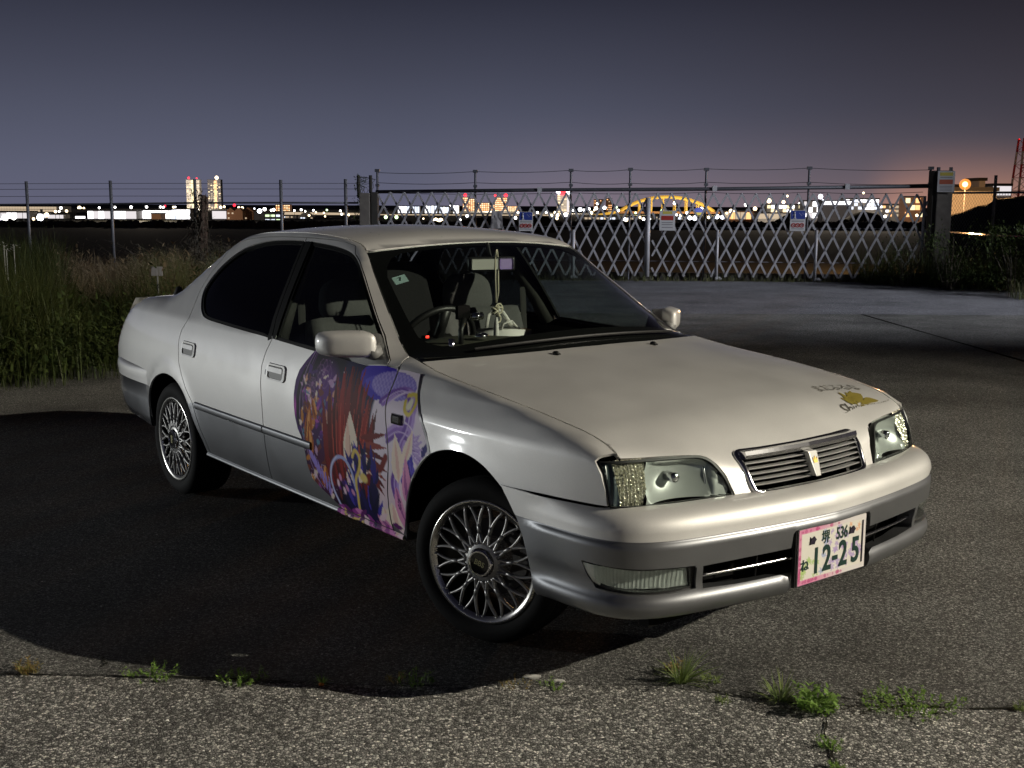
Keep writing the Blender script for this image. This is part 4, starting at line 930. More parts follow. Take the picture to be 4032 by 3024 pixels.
# thicket line along the far bank: one long uneven dark edge
def thicket(name,px0,px1,D,ybase,amp,seed):
    r=random.Random(seed); V=[];F=[]; n=0
    mb=MB(); x=px0
    while x<px1:
        p=at(x,ybase-r.uniform(0,amp),D); h=p.z-(GZ-1); w=r.uniform(8,26)*D/4494*2.2
        mb.ball((p.x,D+r.uniform(-3,3),GZ-1+h*.5),h*.5,8,(w/h,1.2,1)); x+=r.uniform(5,14)
    o=mb.build(name,M['croof'],None,True); o['kind']='stuff'; setp(o,'uneven dark thicket along the far river bank','thicket'); return o
thicket('thicket',-60,1400,380,876,12,1); thicket('thicket',1400,3740,380,876,9,2)
# street and yard lamps far away, with two car lights among them
def far_lamps():
    me={}
    L_=[(240,819,'hot',5),(218,833,'hotw',5),(233,832,'hot',4),(262,831,'hotw',5),(313,819,'hotw',7),(330,820,'hotw',4),(391,818,'hot',4),(453,816,'hot',4),(516,816,'hot',5),(577,815,'hot',4.5),(632,815,'hot',4),(643,816,'hot',4),(650,811,'red',3.5),(683,816,'hotw',4),(690,815,'hot',3),
     (20,857,'hot',11),(54,857,'hot',8),(158,857,'hotc',12),(184,846,'hotw',8),(132,862,'hotw',5),(8,868,'hotc',7),(690,838,'hotc',9),(715,842,'hotc',8),(738,836,'hotc',8),
     (869,816,'hotw',5),(883,814,'hotw',4),(923,808,'red',5),(940,817,'hotw',4),(954,819,'hotw',5),(987,826,'hot',5),(1001,822,'hotc',3),(1022,831,'hotc',8),(1042,824,'hot',6),(1068,828,'hot',4),(1078,826,'hot',5),
     (1159,829,'hot',3.5),(1186,826,'hot',4),(1202,832,'hot',3),(1234,828,'hotc',3.5),(1244,836,'hotw',3),(1275,838,'hotw',3),(1287,827,'grn',3.5),(1340,830,'hot',3.5),(1345,843,'hot',4),(1217,848,'hotw',4),(1280,852,'hotw',3),(1374,872,'hot',5),
     (1373,846,'hotw',4),(1519,855,'grn',6),(1561,855,'grn',6),(1716,868,'hotw',9),(1735,869,'hotw',9),(1777,808,'hot',5),(1839,850,'hotc',5),(1667,861,'hotw',3),(1812,866,'hot',4),  # the two large warm spots are car lights, built as pole lamps
     (2030,858,'hot',5),(2040,837,'hot',4),(2257,827,'hot',5),(2284,825,'hotc',7),(2299,827,'hot',4),(2319,823,'hot',5),(2328,838,'hotw',6),(2339,828,'hotw',3),(2347,820,'hot',6),(2352,802,'hotc',4),(2380,818,'hotc',6),(2434,829,'hot',5),(2427,816,'grn',4),(2171,849,'hotw',5),(2185,836,'hotw',4),(2151,836,'hot',4),(2116,837,'hot',4),(2195,848,'hotw',6),(2228,845,'hot',7),(2193,860,'hotw',5),
     (2457,864,'hot',8),(2466,866,'hotw',6),(2503,838,'grn',4),(2520,856,'hotw',4),(2534,863,'hot',5),(2556,862,'hot',6),(2606,829,'grn',4),(2657,800,'hotc',6),(2680,848,'hotw',5),(2664,846,'hot',4),(2705,838,'hot',5),(2716,858,'hotc',7),(2736,859,'hotc',8),(2763,821,'hot',5),(2790,856,'hotw',5),(2823,853,'hotc',8),(2845,855,'hotc',7),
     (2862,839,'hotw',4),(2878,831,'hotw',7),(2890,829,'hotw',5),(2937,806,'hot',6),(2973,822,'hotw',7),(3028,791,'hotw',8),(3100,772,'hotw',4),(3085,796,'hotw',6),(3060,812,'hotw',5),(3103,826,'hot',6),(3130,820,'hot',5),(3115,828,'hotc',5),(3148,805,'hot',6),(3182,806,'hotc',5),(3231,774,'hotc',8),(3240,790,'hotc',4),(3375,795,'hotc',6),(3400,796,'hotc',11),(3430,790,'hotc',6),(3385,815,'hotc',5),(3420,815,'hotc',5),(3345,800,'hot',5),(3335,800,'hot',5),(3400,760,'hotw',4),
     (3485,852,'hot',5),(3470,850,'hotw',4),(3610,848,'hotw',5),(3606,826,'hotw',5)]
    col={'hot':'white','hotc':'cool white','hotw':'warm','red':'red','grn':'greenish'}
    zones=[(-100,103,'left of the first fence post'),(103,434,'between the first two fence posts'),(434,766,'between second fence post and vine post'),(766,1105,'right of the vine post'),(1105,1415,'left of the squat gate pillar'),(1415,1868,'behind the left end of the gate'),(1868,2247,'around the notice nearest the car'),(2247,2553,'left of the gate meeting post'),(2553,2826,'around the red-banded notice'),(2826,3112,'left of the right blue notice'),(3112,3330,'right of the right blue notice'),(3330,3800,'before the right gate pillar')]
    ords='first second third fourth fifth sixth seventh eighth ninth tenth eleventh twelfth thirteenth fourteenth fifteenth sixteenth'.split()
    L_.sort(key=lambda t:t[0])
    zone=lambda x:[z for z in zones if z[0]<=x<z[1]][0][2]
    tot={}; cnt={}
    for x,y,c,rr in L_: tot[(zone(x),c)]=tot.get((zone(x),c),0)+1
    for k,(x,y,c,rr) in enumerate(L_):
        D=470 if y>826 else 620
        p=at(x,y,D); o=empty('far_light',(p.x,D,GZ)); q=(zone(x),c); cnt[q]=cnt.get(q,0)+1
        lab=('only far %s lamp %s'%(col[c],q[0])) if tot[q]==1 else ('%s far %s lamp from left, %s'%(ords[cnt[q]-1],col[c],q[0]))
        setp(o,lab,'street lamp','%s lamps across the river'%col[c])
        if c not in me: me[c]=MB().ball((0,0,0),1.0,8).build('lamp_head',E_[c],o); b=me[c]
        else: b=link(bpy.data.objects.new('lamp_head',me[c].data),o)
        b.location=(0,0,p.z-GZ); s=rr*1.15*D/4494; b.scale=(s,s,s)
        if 'pole' not in me: me['pole']=MB().tube([(0,0,0),(0,0,1)],.07,5).build('pole',M['croof'],o); q=me['pole']
        else: q=link(bpy.data.objects.new('pole',me['pole'].data),o)
        q.scale=(1,1,p.z-GZ)
far_lamps()
# ---------------------------------------------------------------- the parked car
def dens(P,step):
    P=[tuple(p) for p in P]; out=[]
    for a,b in zip(P,P[1:]+P[:1]):
        n=max(1,int(math.hypot(b[0]-a[0],b[1]-a[1])/step+.999))
        for i in range(n): out.append((a[0]+(b[0]-a[0])*i/n,a[1]+(b[1]-a[1])*i/n))
    return np.array(out)
def smooth_poly(P,it=2,keep=()):
    """chaikin corner cutting of a closed outline, corners in keep stay"""
    P=[tuple(p) for p in P]; keep=set(keep)
    for _ in range(it):
        out=[];nk=set(); n=len(P)
        for i in range(n):
            a,b,c=P[i-1],P[i],P[(i+1)%n]
            if i in keep: nk.add(len(out)); out.append(b)
            else:
                out.append((b[0]*.75+a[0]*.25,b[1]*.75+a[1]*.25)); out.append((b[0]*.75+c[0]*.25,b[1]*.75+c[1]*.25))
        P=out; keep=nk
    return P
def inside(Q,P):
    Q=np.asarray(Q,float); x,y=Q[:,0],Q[:,1]; r=np.zeros(len(Q),bool); a=P; b=np.roll(P,-1,0)
    for (x1,y1),(x2,y2) in zip(a,b):
        if y1==y2: continue
        c=((y1>y)!=(y2>y))&(x<(x2-x1)*(y-y1)/(y2-y1)+x1); r^=c
    return r
def insetpoly(P,d):
    P=np.array(P); c=P.mean(0); a=P-np.roll(P,1,0); b=np.roll(P,-1,0)-P
    na=np.stack([-a[:,1],a[:,0]],-1); nb=np.stack([-b[:,1],b[:,0]],-1); n=na/(np.linalg.norm(na,axis=1)[:,None]+1e-9)+nb/(np.linalg.norm(nb,axis=1)[:,None]+1e-9)
    n/=np.linalg.norm(n,axis=1)[:,None]+1e-9
    area=.5*np.sum(P[:,0]*np.roll(P[:,1],-1)-np.roll(P[:,0],-1)*P[:,1]); s=1 if area>0 else -1
    return [tuple(p) for p in P+n*d*s]
def segdist(Q,P):
    a=P; b=np.roll(P,-1,0); d=np.full(len(Q),1e9)
    for p,q in zip(a,b):
        e=q-p; l=(e@e)+1e-12; t=np.clip(((Q-p)@e)/l,0,1); d=np.minimum(d,np.hypot(*(Q-p-t[:,None]*e).T))
    return d
def s_normals(S,uv,flip):
    h=1.5e-3; u,v=uv[:,0],uv[:,1]
    n=np.cross(S(u+h,v)-S(u-h,v),S(u,v+h)-S(u,v-h)); n/=np.linalg.norm(n,axis=1)[:,None]+1e-12
    return -n if flip else n
def patch(name,S,outer,holes=(),step=.03,sc=(1,1),flange=.010,mat=None,parent=None,flip=False,off=0.0,mats=None,mfun=None,hflange=None,hmat=None,lines=(),mirror=False,bstep=None,colfun=None):
    """panel cut from a surface S(u,v); outer / holes are outlines in (u,v); sc scales (u,v) to metres"""
    sc=np.array(sc,float); bs=bstep or step
    loops=[dens(np.array(outer,float)*sc,bs)]+[dens(np.array(h,float)*sc,bs) for h in holes]
    lo,hi=loops[0].min(0),loops[0].max(0)
    gx,gy=np.meshgrid(np.arange(lo[0]+step*.5,hi[0],step),np.arange(lo[1]+step*.43,hi[1],step),indexing='ij')
    G=np.stack([gx.ravel(),gy.ravel()],-1)
    if len(G):
        k=inside(G,loops[0])
        for h in loops[1:]: k&=~inside(G,h)
        G=G[k]
        for l in loops: 
            if len(G): G=G[segdist(G,l)>.42*min(step,bs)]
    V=[];E=[]
    for l in loops:
        n=len(V); m=len(l); V+=[tuple(p) for p in l]; E+=[(n+i,n+(i+1)%m) for i in range(m)]
    for ln in lines:
        ln=np.array(ln,float)*sc
        n=len(V); pts=[]
        for a,b in zip(ln[:-1],ln[1:]):
            q=max(1,int(np.hypot(*(b-a))/bs)); pts+=[tuple(a+(b-a)*i/q) for i in range(q)]
        pts.append(tuple(ln[-1])); V+=pts; E+=[(n+i,n+i+1) for i in range(len(pts)-1)]
    V+=[tuple(p) for p in G]
    r=geometry.delaunay_2d_cdt([Vector(p) for p in V],E,[],0,1e-5)
    P=np.array([tuple(p) for p in r[0]]); F=[tuple(f) for f in r[2]]
    cen=np.array([P[list(f)].mean(0) for f in F]); k=inside(cen,loops[0])
    for h in loops[1:]: k&=~inside(cen,h)
    F=[f for f,q in zip(F,k) if q]; cen=cen[k]
    uv=P/sc; X=S(uv[:,0],uv[:,1]); N=s_normals(S,uv,flip); X=X+N*off
    # wind the triangles outwards
    out=[]
    for f in F:
        a,b,c=X[list(f)]; out.append(f if np.cross(b-a,c-a)@N[f[0]]>0 else f[::-1])
    F=out; XX=[tuple(x) for x in X]; NN=[tuple(n) for n in N]
    MI=[0]*len(F) if mfun is None else [mfun(*(c/sc)) for c in cen]
    # turned-in edges
    for li,l in enumerate(loops):
        fl=flange if li==0 else (hflange if hflange is not None else flange)
        if fl<=0: continue
        m=len(l); u=l/sc; A=S(u[:,0],u[:,1]); n=s_normals(S,u,flip); A=A+n*off; Bq=A-n*fl
        nx=np.roll(A,-1,0)-np.roll(A,1,0); sd=np.cross(nx,n); sd/=np.linalg.norm(sd,axis=1)[:,None]+1e-12
        area=.5*np.sum(l[:,0]*np.roll(l[:,1],-1)-np.roll(l[:,0],-1)*l[:,1])
        cc=A.mean(0); sgn=np.sign(np.sum((A-cc)*sd)) or 1
        if li>0: sgn=-sgn
        sd=sd*sgn
        b0=len(XX); XX+=[tuple(p) for p in A]+[tuple(p) for p in Bq]; NN+=[tuple(p) for p in sd]*2
        for i in range(m):
            j=(i+1)%m; f=(b0+i,b0+j,b0+m+j,b0+m+i)
            q=np.cross(A[j]-A[i],Bq[j]-A[i])@sd[i]
            F.append(f if q>0 else f[::-1])
            MI.append((hmat if (li>0 and hmat is not None) else (mfun(*u[i]) if mfun else 0)))
    def make(XX,NN,F,nm):
        o=mesh_obj(nm,XX,F,mat,parent,True,mats,MI)
        o.data.normals_split_custom_set_from_vertices(NN)
        if colfun is not None:
            ca=o.data.color_attributes.new('Col','FLOAT_COLOR','POINT'); c=np.ones((len(XX),4)); uvx=np.zeros((len(XX),2)); uvx[:len(uv)]=uv
            c[:,:3]=colfun(uvx); ca.data.foreach_set('color',c.ravel())
        return o
    o=make(XX,NN,F,name)
    if mirror:
        o2=make([(x,-y,z) for x,y,z in XX],[(x,-y,z) for x,y,z in NN],[f[::-1] for f in F],name)
        return o,o2
    return o
def mirror_obj(o,parent=None,name=None):
    me=o.data.copy(); n=len(me.vertices); c=np.empty(n*3); me.vertices.foreach_get('co',c); c=c.reshape(-1,3); c[:,1]*=-1
    me.vertices.foreach_set('co',c.ravel()); me.flip_normals(); me.update()
    q=bpy.data.objects.new(name or o.name.split('.')[0],me); link(q,parent if parent is not None else o.parent); q.location=(o.location.x,-o.location.y,o.location.z); return q

CAR=empty('parked_car',(.467,4.268,0),math.radians(-52.05))
setp(CAR,'white and silver saloon with a purple wrapped front door, parked on the asphalt','car')
sideN=lambda x,v: side(x,v,-1)
def vm(x,d=.003): return float(vmax(np.float64(x)))-d
def toprun(xa,xb,n,d=.003): return [(float(x),vm(x,d)) for x in np.linspace(xa,xb,n)]
seamA=[(-.455,vm(-.455,.004)),(-.452,.97),(-.436,.935),(-.428,.919),(-.425,.886),(-.43,.837),(-.43,.804),(-.423,.752),(-.411,.698),(-.403,.64),(-.401,.575),(-.41,.529),(-.42,.472),(-.424,.414),(-.425,.345),(-.425,.318)]
seamB=[(-1.424,.318),(-1.424,.555),(-1.432,.669),(-1.446,.747),(-1.452,.821),(-1.434,.882),(-1.408,.938)]
archF=[(-.346,.293),(-.322,.34),(-.299,.393),(-.274,.475),(-.233,.561),(-.176,.631),(-.11,.675),(-.033,.698),(.049,.707),(.136,.695),(.207,.667),(.267,.628)]
archR=[(-2.134,.316),(-2.150,.369),(-2.179,.42),(-2.220,.488),(-2.258,.551),(-2.314,.600),(-2.388,.638),(-2.482,.657),(-2.587,.655),(-2.692,.627),(-2.774,.583),(-2.813,.546),(-2.846,.50),(-2.866,.45),(-2.874,.38)]
def catmull(P,n=4):
    P=[np.array(p,float) for p in P]; out=[]
    for i in range(len(P)-1):
        a=P[i-1] if i else 2*P[0]-P[1]; b,c_=P[i],P[i+1]; d=P[i+2] if i+2<len(P) else 2*P[-1]-P[-2]
        for k in range(n):
            t=k/n; out.append(tuple(.5*((2*b)+(c_-a)*t+(2*a-5*b+4*c_-d)*t*t+(3*b-a-3*c_+d)*t**3)))
    out.append(tuple(P[-1])); return out
def sm_run(P,it=3):
    P=np.array(P,float)
    for _ in range(it): P[1:-1]=.25*P[:-2]+.5*P[1:-1]+.25*P[2:]
    return [tuple(map(float,p)) for p in P]
archF=sm_run(catmull(archF,5),10); archR=sm_run(catmull(archR,5),10)
dlo=[(-2.163,.963),(-2.236,.992),(-2.294,1.036),(-2.325,1.078),(-2.326,1.114),(-2.311,1.148),(-2.275,1.195),(-2.218,1.242),(-2.148,1.282),(-2.074,1.312),(-1.905,1.342),(-1.723,1.351),(-1.536,1.352),(-1.327,1.343),(-1.17,1.329),(-1.071,1.31),(-1.003,1.283),(-.92,1.236),(-.783,1.150),(-.629,1.050),(-.512,.952),(-.505,.929),(-.62,.915),(-1.02,.925),(-1.408,.940),(-1.689,.947),(-1.936,.955)]
dloS=smooth_poly(dlo,2,keep=(20,21,22))
TWO=.551
two=lambda u,v: 1 if v<TWO else 0
pm=[M['white'],M['silver'],M['rubber']]
def both(name,outer,holes=(),**k):
    return patch(name,sideN,outer,holes,step=.035,bstep=.022,flip=False,mats=pm,mfun=two,parent=CAR,mirror=True,hmat=0,**k)
# which way the surface normal points
_t=s_normals(sideN,np.array([[-1.,.7]]),False)[0]; SF=_t[1]>0
_pp=patch
def two(u,v):
    if v<TWO: return 1
    if .9395<v<1.349 and -1.36>u+.105*(v-.94)/.41 and u+.105*(v-.94)/.41>-1.47: return 2
    return 0
def patch_side(name,outer,holes=(),**k):
    k.setdefault('mats',pm); k.setdefault('mfun',two); k.setdefault('parent',CAR); k.setdefault('mirror',True)
    k.setdefault('step',.035); k.setdefault('bstep',.02)
    return _pp(name,sideN,outer,holes,flip=SF,**k)
# front wing
wing=[(x-(-.0032),v) for x,v in seamA[2:]]
wingpoly=[(x+.0032,v) for x,v in seamA]+archF+[(.271,.632),(.458,.639),(.65,.642),(.690,.643),(.681,.69),(.665,.735),(.640,.772)]+[(.66,vm(.66)),(.685,vm(.685))]+toprun(.67,-.45,40)
fender=patch_side('front_fender',wingpoly,lines=[[(-.40,TWO),(-.24,TWO)]])
# front pillar and roof rail (fixed body)
doorTop=lambda x: vm(x,.020)
pillar=[(-.4595,vm(-.4595,.004)),(-.457,.97),(-.441,.935),(-.436,.930),(-.497,.926),(-.503,.952),(-.62,1.052),(-.775,1.153),(-.91,1.2385),(-.995,1.287),(-1.06,1.315)]
railT=[(float(x),doorTop(x)) for x in np.linspace(-1.10,-2.24,24)]
quarter_front=[(-2.30,1.235),(-2.352,1.165),(-2.372,1.09),(-2.352,1.01),(-2.345,.95),(-2.395,.89),(-2.409,.839),(-2.405,.808),(-2.379,.729),(-2.336,.674),(-2.272,.606),(-2.211,.553),(-2.185,.50),(-2.150,.425),(-2.110,.36),(-2.092,.318)]
tailx=[(-3.335,.95),(-3.40,.90),(-3.455,.84),(-3.490,.78),(-3.512,.70),(-3.520,.64),(-3.50,.60)]
quarter=railT[::-1][:1]+[(x-.0025,v) for x,v in quarter_front]+[(x,v) for x,v in archR if x<-2.29][:0]
qa=[(-2.130,.318)]+[p for p in archR if p[1]>.322]
quarterpoly=[(x-.0032,v) for x,v in quarter_front]+qa+[(-2.90,.32),(-3.40,.335),(-3.50,.45)]+tailx[::-1]+toprun(-3.34,-2.26,50)+[(-2.255,doorTop(-2.255))]
quarter=patch_side('quarter_panel',quarterpoly,lines=[[(-2.83,TWO),(-3.50,TWO)]])
railpoly=pillar+railT+[(-2.25,vm(-2.25))]+toprun(-2.2,-.47,70)
rail=patch_side('roof_rail',railpoly)
# front door with its frame round the glass
frontdoor=[(x-.0032,v) for x,v in seamA[3:]]+[(x+.0032,v) for x,v in seamB]+[(-1.445,1.02),(-1.49,1.2),(-1.535,1.345),(-1.542,doorTop(-1.542)-.004)]+[(float(x),doorTop(x)-.004) for x in np.linspace(-1.50,-1.10,14)]+[(x-.004,v-.003) for x,v in pillar[::-1][:-3]]+[(-.441,.924),(-.432,.919)]
def split_dlo(side_):
    if side_=='f': out=[(-1.378,.9385),(-1.400,1.02),(-1.44,1.2),(-1.478,1.3495)]
    else: out=[(-1.56,1.3515),(-1.515,1.2),(-1.475,1.02),(-1.452,.9405)]
    return out
dF=[p for p in dloS if p[0]>-1.376+(-.108)*max(0,min(1,(p[1]-.94)/.41))]
dR=[p for p in dloS if p[0]<=-1.455+(-.108)*max(0,min(1,(p[1]-.94)/.41))]
def rotstart(P,key):
    i=min(range(len(P)),key=lambda k:key(P[k])); return P[i:]+P[:i]
# front glass opening: starts at top behind, runs forward and back along the waist
dF=rotstart(dF,lambda p:p[0]-3*p[1])
openF=dF+split_dlo('f')
dR=rotstart(dR,lambda p:-p[0]+3*p[1])
openR=dR+split_dlo('r')
fd=patch_side('front_door',frontdoor,[openF],lines=[[(-.412,TWO),(-1.42,TWO)],[(-1.382,.9392),(-1.402,.9398)],[(-1.482,1.3495),(-1.53,1.3495)]])
reardoor=[(x-.0032,v) for x,v in seamB]+[(-1.450,1.02),(-1.495,1.2),(-1.540,1.345),(-1.547,doorTop(-1.547)-.004)]+[(float(x),doorTop(x)-.004) for x in np.linspace(-1.60,-2.25,18)]+[(x+.0032,v) for x,v in quarter_front]
rd=patch_side('rear_door',reardoor,[openR],lines=[[(-1.43,TWO),(-2.23,TWO)]])
# sill with a rolled lip
for sg in (-1,1):
    mb=MB(); xs=np.linspace(-2.128,-.352,40); pr=[(0,.3165),(.002,.312),(.006,.306),(.006,.300),(.0,.296),(-.03,.292),(-.10,.29)]
    V=[];F=[]
    for x in xs:
        for d,z in pr: V.append((x,sg*(float(YS(x,.318))+d),z))
    n=len(pr)
    for i in range(len(xs)-1):
        for k in range(n-1): F.append((i*n+k,i*n+k+1,(i+1)*n+k+1,(i+1)*n+k))
    mesh_obj('sill',V,F if sg>0 else [f[::-1] for f in F],M['silver'],CAR,True)
    # side moulding on the two-tone line
    for nm,xa,xb,par in (('front_door',-.99,-1.420,fd[0 if sg<0 else 1]),('rear_door',-1.430,-2.175,rd[0 if sg<0 else 1])):
        V=[];F=[]; xs2=np.linspace(xa,xb,30); pr2=[(-.001,.562),(.007,.559),(.009,.552),(.009,.536),(.006,.528),(-.001,.524)]
        for x in xs2:
            for d,z in pr2: V.append((x,sg*(float(YS(x,z))+d),z))
        n=len(pr2)
        for i in range(len(xs2)-1):
            for k in range(n-1): F.append((i*n+k,i*n+k+1,(i+1)*n+k+1,(i+1)*n+k))
        mesh_obj('side_moulding',V,F if sg<0 else [f[::-1] for f in F],M['silver'],par,True)
# glass in the doors, black surround
# the front quarter of the front opening is the mirror sail
sail=[(-.505,.929),(-.512,.952),(-.63,1.048),(-.66,1.045),(-.70,1.005),(-.74,.96),(-.755,.919),(-.62,.915)]
for i,(dr,op,gl) in enumerate(((fd,openF,'glass'),(rd,openR,'tint'))):
    ring=patch_side('window_seal',op,[insetpoly(op,.014)],off=-.006,mats=[M['rubber']],mfun=None,flange=.004,hflange=.01,parent=None)
    pane=patch_side('window_pane',insetpoly(op,.012),off=-.012,mats=[M['glass' if gl=='glass' else 'tint']],mfun=None,flange=0,parent=None,step=.05)
    for q in range(2): ring[q].parent=dr[q]; pane[q].parent=dr[q]
sl=patch_side('mirror_sail',smooth_poly(sail,1,keep=(0,)),off=-.002,mats=[M['black']],mfun=None,flange=.01,parent=None)
M['sailgrey']=mat('sail_grey',(.20,.20,.195),.5)
for q in range(2): sl[q].parent=fd[q]; sl[q].data.materials[0]=M['sailgrey']
# hood with the nose between the lamps
capE=[(y,q) for y,q in [(-.709,1.56),(-.651,1.53),(-.583,1.505),(-.458,1.503),(-.430,1.505),(-.413,1.54),(-.399,1.648),(-.388,1.789),(-.368,2.187),(-.3555,2.80),(-.354,2.93)]]
gr=[(-.283,2.766),(-.287,2.3),(-.292,1.75),(-.297,1.45),(-.288,1.36),(-.268,1.318),(-.15,1.27),(0,1.25),(.15,1.27),(.268,1.318),(.288,1.36),(.297,1.45),(.292,1.75),(.287,2.3),(.283,2.766),(.272,2.894),(.225,2.965),(0,2.972),(-.225,2.965),(-.272,2.894)]

yq=np.linspace(.7095,-.7095,50)
def hq_edge(y):   # hood edge along the wing at given q
    return y
# outline in (y,q): rear edge along the cowl, sides follow the wing edge
def hood2(w,q):
    """w -1..1 fraction of the width; the sides lie on the wing edge"""
    w=np.asarray(w,float); q=np.asarray(q,float); w,q=np.broadcast_arrays(w,q)
    a=np.abs(w); y0=hood(w*.713,q)
    x=y0[...,0]; t=np.clip(q,0,1)
    ys=w*(YE(np.clip(x,-.37,.69))-.0035)
    blend=1-sstep(.9,1.5,q)
    y=w*.713*(1-blend)+ys*blend
    z=y0[...,2]
    xx=np.clip(x,-.5,.72); zz=ZE(xx)+HC(xx)*(1-a*a)
    zc=np.where(q<=1,zz-.0005,z)
    # keep the rounded part continuous
    return np.stack([x,y,np.where(q<=1,zc,z)],-1)
HOODW=.713
cap=[(y/HOODW,q) for y,q in capE]
hoodpoly=[(w,0.0) for w in np.linspace(-.997,.997,40)]+[(.997,q) for q in np.linspace(.05,1.5,30)]+[(-y,q) for y,q in cap]+[(.3,2.985),(0,2.985),(-.3,2.985)]+cap[::-1]+[(-.997,q) for q in np.linspace(1.5,.05,30)]
HF=s_normals(hood2,np.array([[.2,.5]]),False)[0][2]<0
HS=(.72,.40)
gr2=[(a/HS[0],b/HS[1]) for a,b in insetpoly(np.array([(y/HOODW*HS[0],q*HS[1]) for y,q in smooth_poly(gr,1)]),-.007)]
hood_o=_pp('hood',hood2,hoodpoly,[gr2],step=.03,bstep=.016,sc=HS,flange=.012,mat=M['white'],parent=CAR,flip=HF)
# roof
RF=s_normals(roof,np.array([[.2,.5]]),False)[0][2]<0
roofp=[(u,.004) for u in np.linspace(-.992,.992,30)]+[(.992,v) for v in np.linspace(.03,.97,20)]+[(u,.996) for u in np.linspace(.992,-.992,30)]+[(-.992,v) for v in np.linspace(.97,.03,20)]
roof_o=_pp('roof',roof,roofp,step=.04,sc=(.545,1.1),flange=.012,mat=M['white'],parent=CAR,flip=RF)
# windscreen, black edge printed on the glass
WFl=s_normals(wscreen,np.array([[.1,.5]]),False)[0][2]<0
wsp=[(u,.0) for u in np.linspace(-.995,.995,40)]+[(.995,v) for v in np.linspace(.03,.97,20)]+[(u,.996) for u in np.linspace(.995,-.995,40)]+[(-.995,v) for v in np.linspace(.97,.03,20)]
inn=smooth_poly([(-.90,.155),(-.5,.135),(0,.13),(.5,.135),(.90,.155),(.925,.5),(.93,.945),(.5,.955),(0,.958),(-.5,.955),(-.93,.945),(-.925,.5)],2)
WSS=(.64,.82)
ws=_pp('windscreen',wscreen,wsp,step=.05,sc=WSS,flange=0,mat=M['wsglass'],parent=CAR,flip=WFl,off=-.004)
_pp('black_border',wscreen,wsp,[inn],step=.04,bstep=.03,sc=WSS,flange=0,mat=M['matt'],parent=ws,flip=WFl,off=-.009)
# wiper lying in the gap behind the hood
for wy0,wy1 in ((-.50,.06),(.02,.52)):
    pts=[tuple(wscreen(np.float64(y/.70),np.float64(.035+.06*k))+np.array([0,0,.006])) for k,y in enumerate(np.linspace(wy0,wy1,8)*1.0) ] 
    pts=[tuple(wscreen(np.float64(y/.70),np.float64(.055))+np.array([.004,0,.008])) for y in np.linspace(wy0,wy1,10)]
    MB().tube(pts,.006,6).build('wiper',M['black'],CAR)
# rear screen, boot lid, tail
RSF=s_normals(rscreen,np.array([[.1,.5]]),False)[0][2]<0
_pp('rear_window',rscreen,[(u,.004) for u in np.linspace(-.99,.99,20)]+[(.99,v) for v in np.linspace(.1,.9,8)]+[(u,.996) for u in np.linspace(.99,-.99,20)]+[(-.99,v) for v in np.linspace(.9,.1,8)],step=.06,sc=(.6,.75),flange=0,mat=M['tint'],parent=CAR,flip=RSF,off=-.003)
BF=s_normals(boot,np.array([[.1,.5]]),False)[0][2]<0
bootp=[(y,.01) for y in np.linspace(-.66,.66,20)]+[(.66,q) for q in np.linspace(.1,.66,8)]+[(y,.70) for y in np.linspace(.655,-.655,20)]+[(-.66,q) for q in np.linspace(.66,.1,8)]
boot_o=_pp('boot_lid',boot,bootp,step=.05,sc=(1,.8),flange=.01,mat=M['white'],parent=CAR,flip=BF)
# tail: panel, lamps, rear bumper
def tail_x(z): return float(np.interp(z,[.30,.45,.60,.64,.70,.78,.84,.90,.95,.99],[-3.44,-3.49,-3.50,-3.52,-3.512,-3.49,-3.455,-3.40,-3.335,-3.24]))
def tailface(name,z0,z1,y0,y1,m,par,off=0,n=14):
    V=[];F=[]; zs=np.linspace(z0,z1,8); yy=np.linspace(y0,y1,n)
    for z in zs:
        for y in yy:
            ym=float(side(np.float64(tail_x(z)),np.float64(min(z,.96)),1)[1])
            a=min(1,abs(y)/.74); V.append((tail_x(z)-.06*(1-a**2)-off,max(-ym,min(ym,y)),z))
    for i in range(len(zs)-1):
        for k in range(n-1): F.append((i*n+k,i*n+k+1,(i+1)*n+k+1,(i+1)*n+k))
    return mesh_obj(name,V,F,m,par,True)
tailface('tail_panel',.58,.99,-.78,.78,M['white'],CAR)
M['redlamp']=mat('red_lamp_plastic',(.25,.01,.012),.1,coat=1)
tl=tailface('tail_lamp',.66,.84,-.80,-.34,M['redlamp'],CAR,.006); tailface('tail_lamp',.66,.84,.34,.80,M['redlamp'],CAR,.006)
# rear bumper wrapping round
rb=[(-2.875,.819),(-3.05,.816),(-3.25,.806),(-3.42,.782),(-3.53,.745),(-3.605,.685),(-3.645,.60),(-3.67,.45),(-3.685,.2),(-3.69,0)]
RBX=[p[0] for p in rb]; RBY=[p[1] for p in rb]
rbp=[(-.045,.645),(-.012,.640),(.002,.628),(.006,.60),(.003,.575),(.001,.552),(-.004,.549),(-.004,.47),(-.02,.38),(-.045,.33),(-.09,.325)]
arr=np.array(rb+[(x,-y) for x,y in rb[::-1][1:]])
tt=np.r_[0,np.cumsum(np.hypot(*np.diff(arr,axis=0).T))]; ts=np.linspace(0,tt[-1],120)
fx=table(tt,arr[:,0],.05)(ts); fy=np.interp(ts,tt,arr[:,1]); fy=np.convolve(np.pad(fy,3,mode='edge'),np.ones(7)/7,'valid')
tx=np.gradient(fx); ty=np.gradient(fy); ln_=np.hypot(tx,ty); nx,ny=ty/ln_,-tx/ln_
if nx[60]>0: nx,ny=-nx,-ny
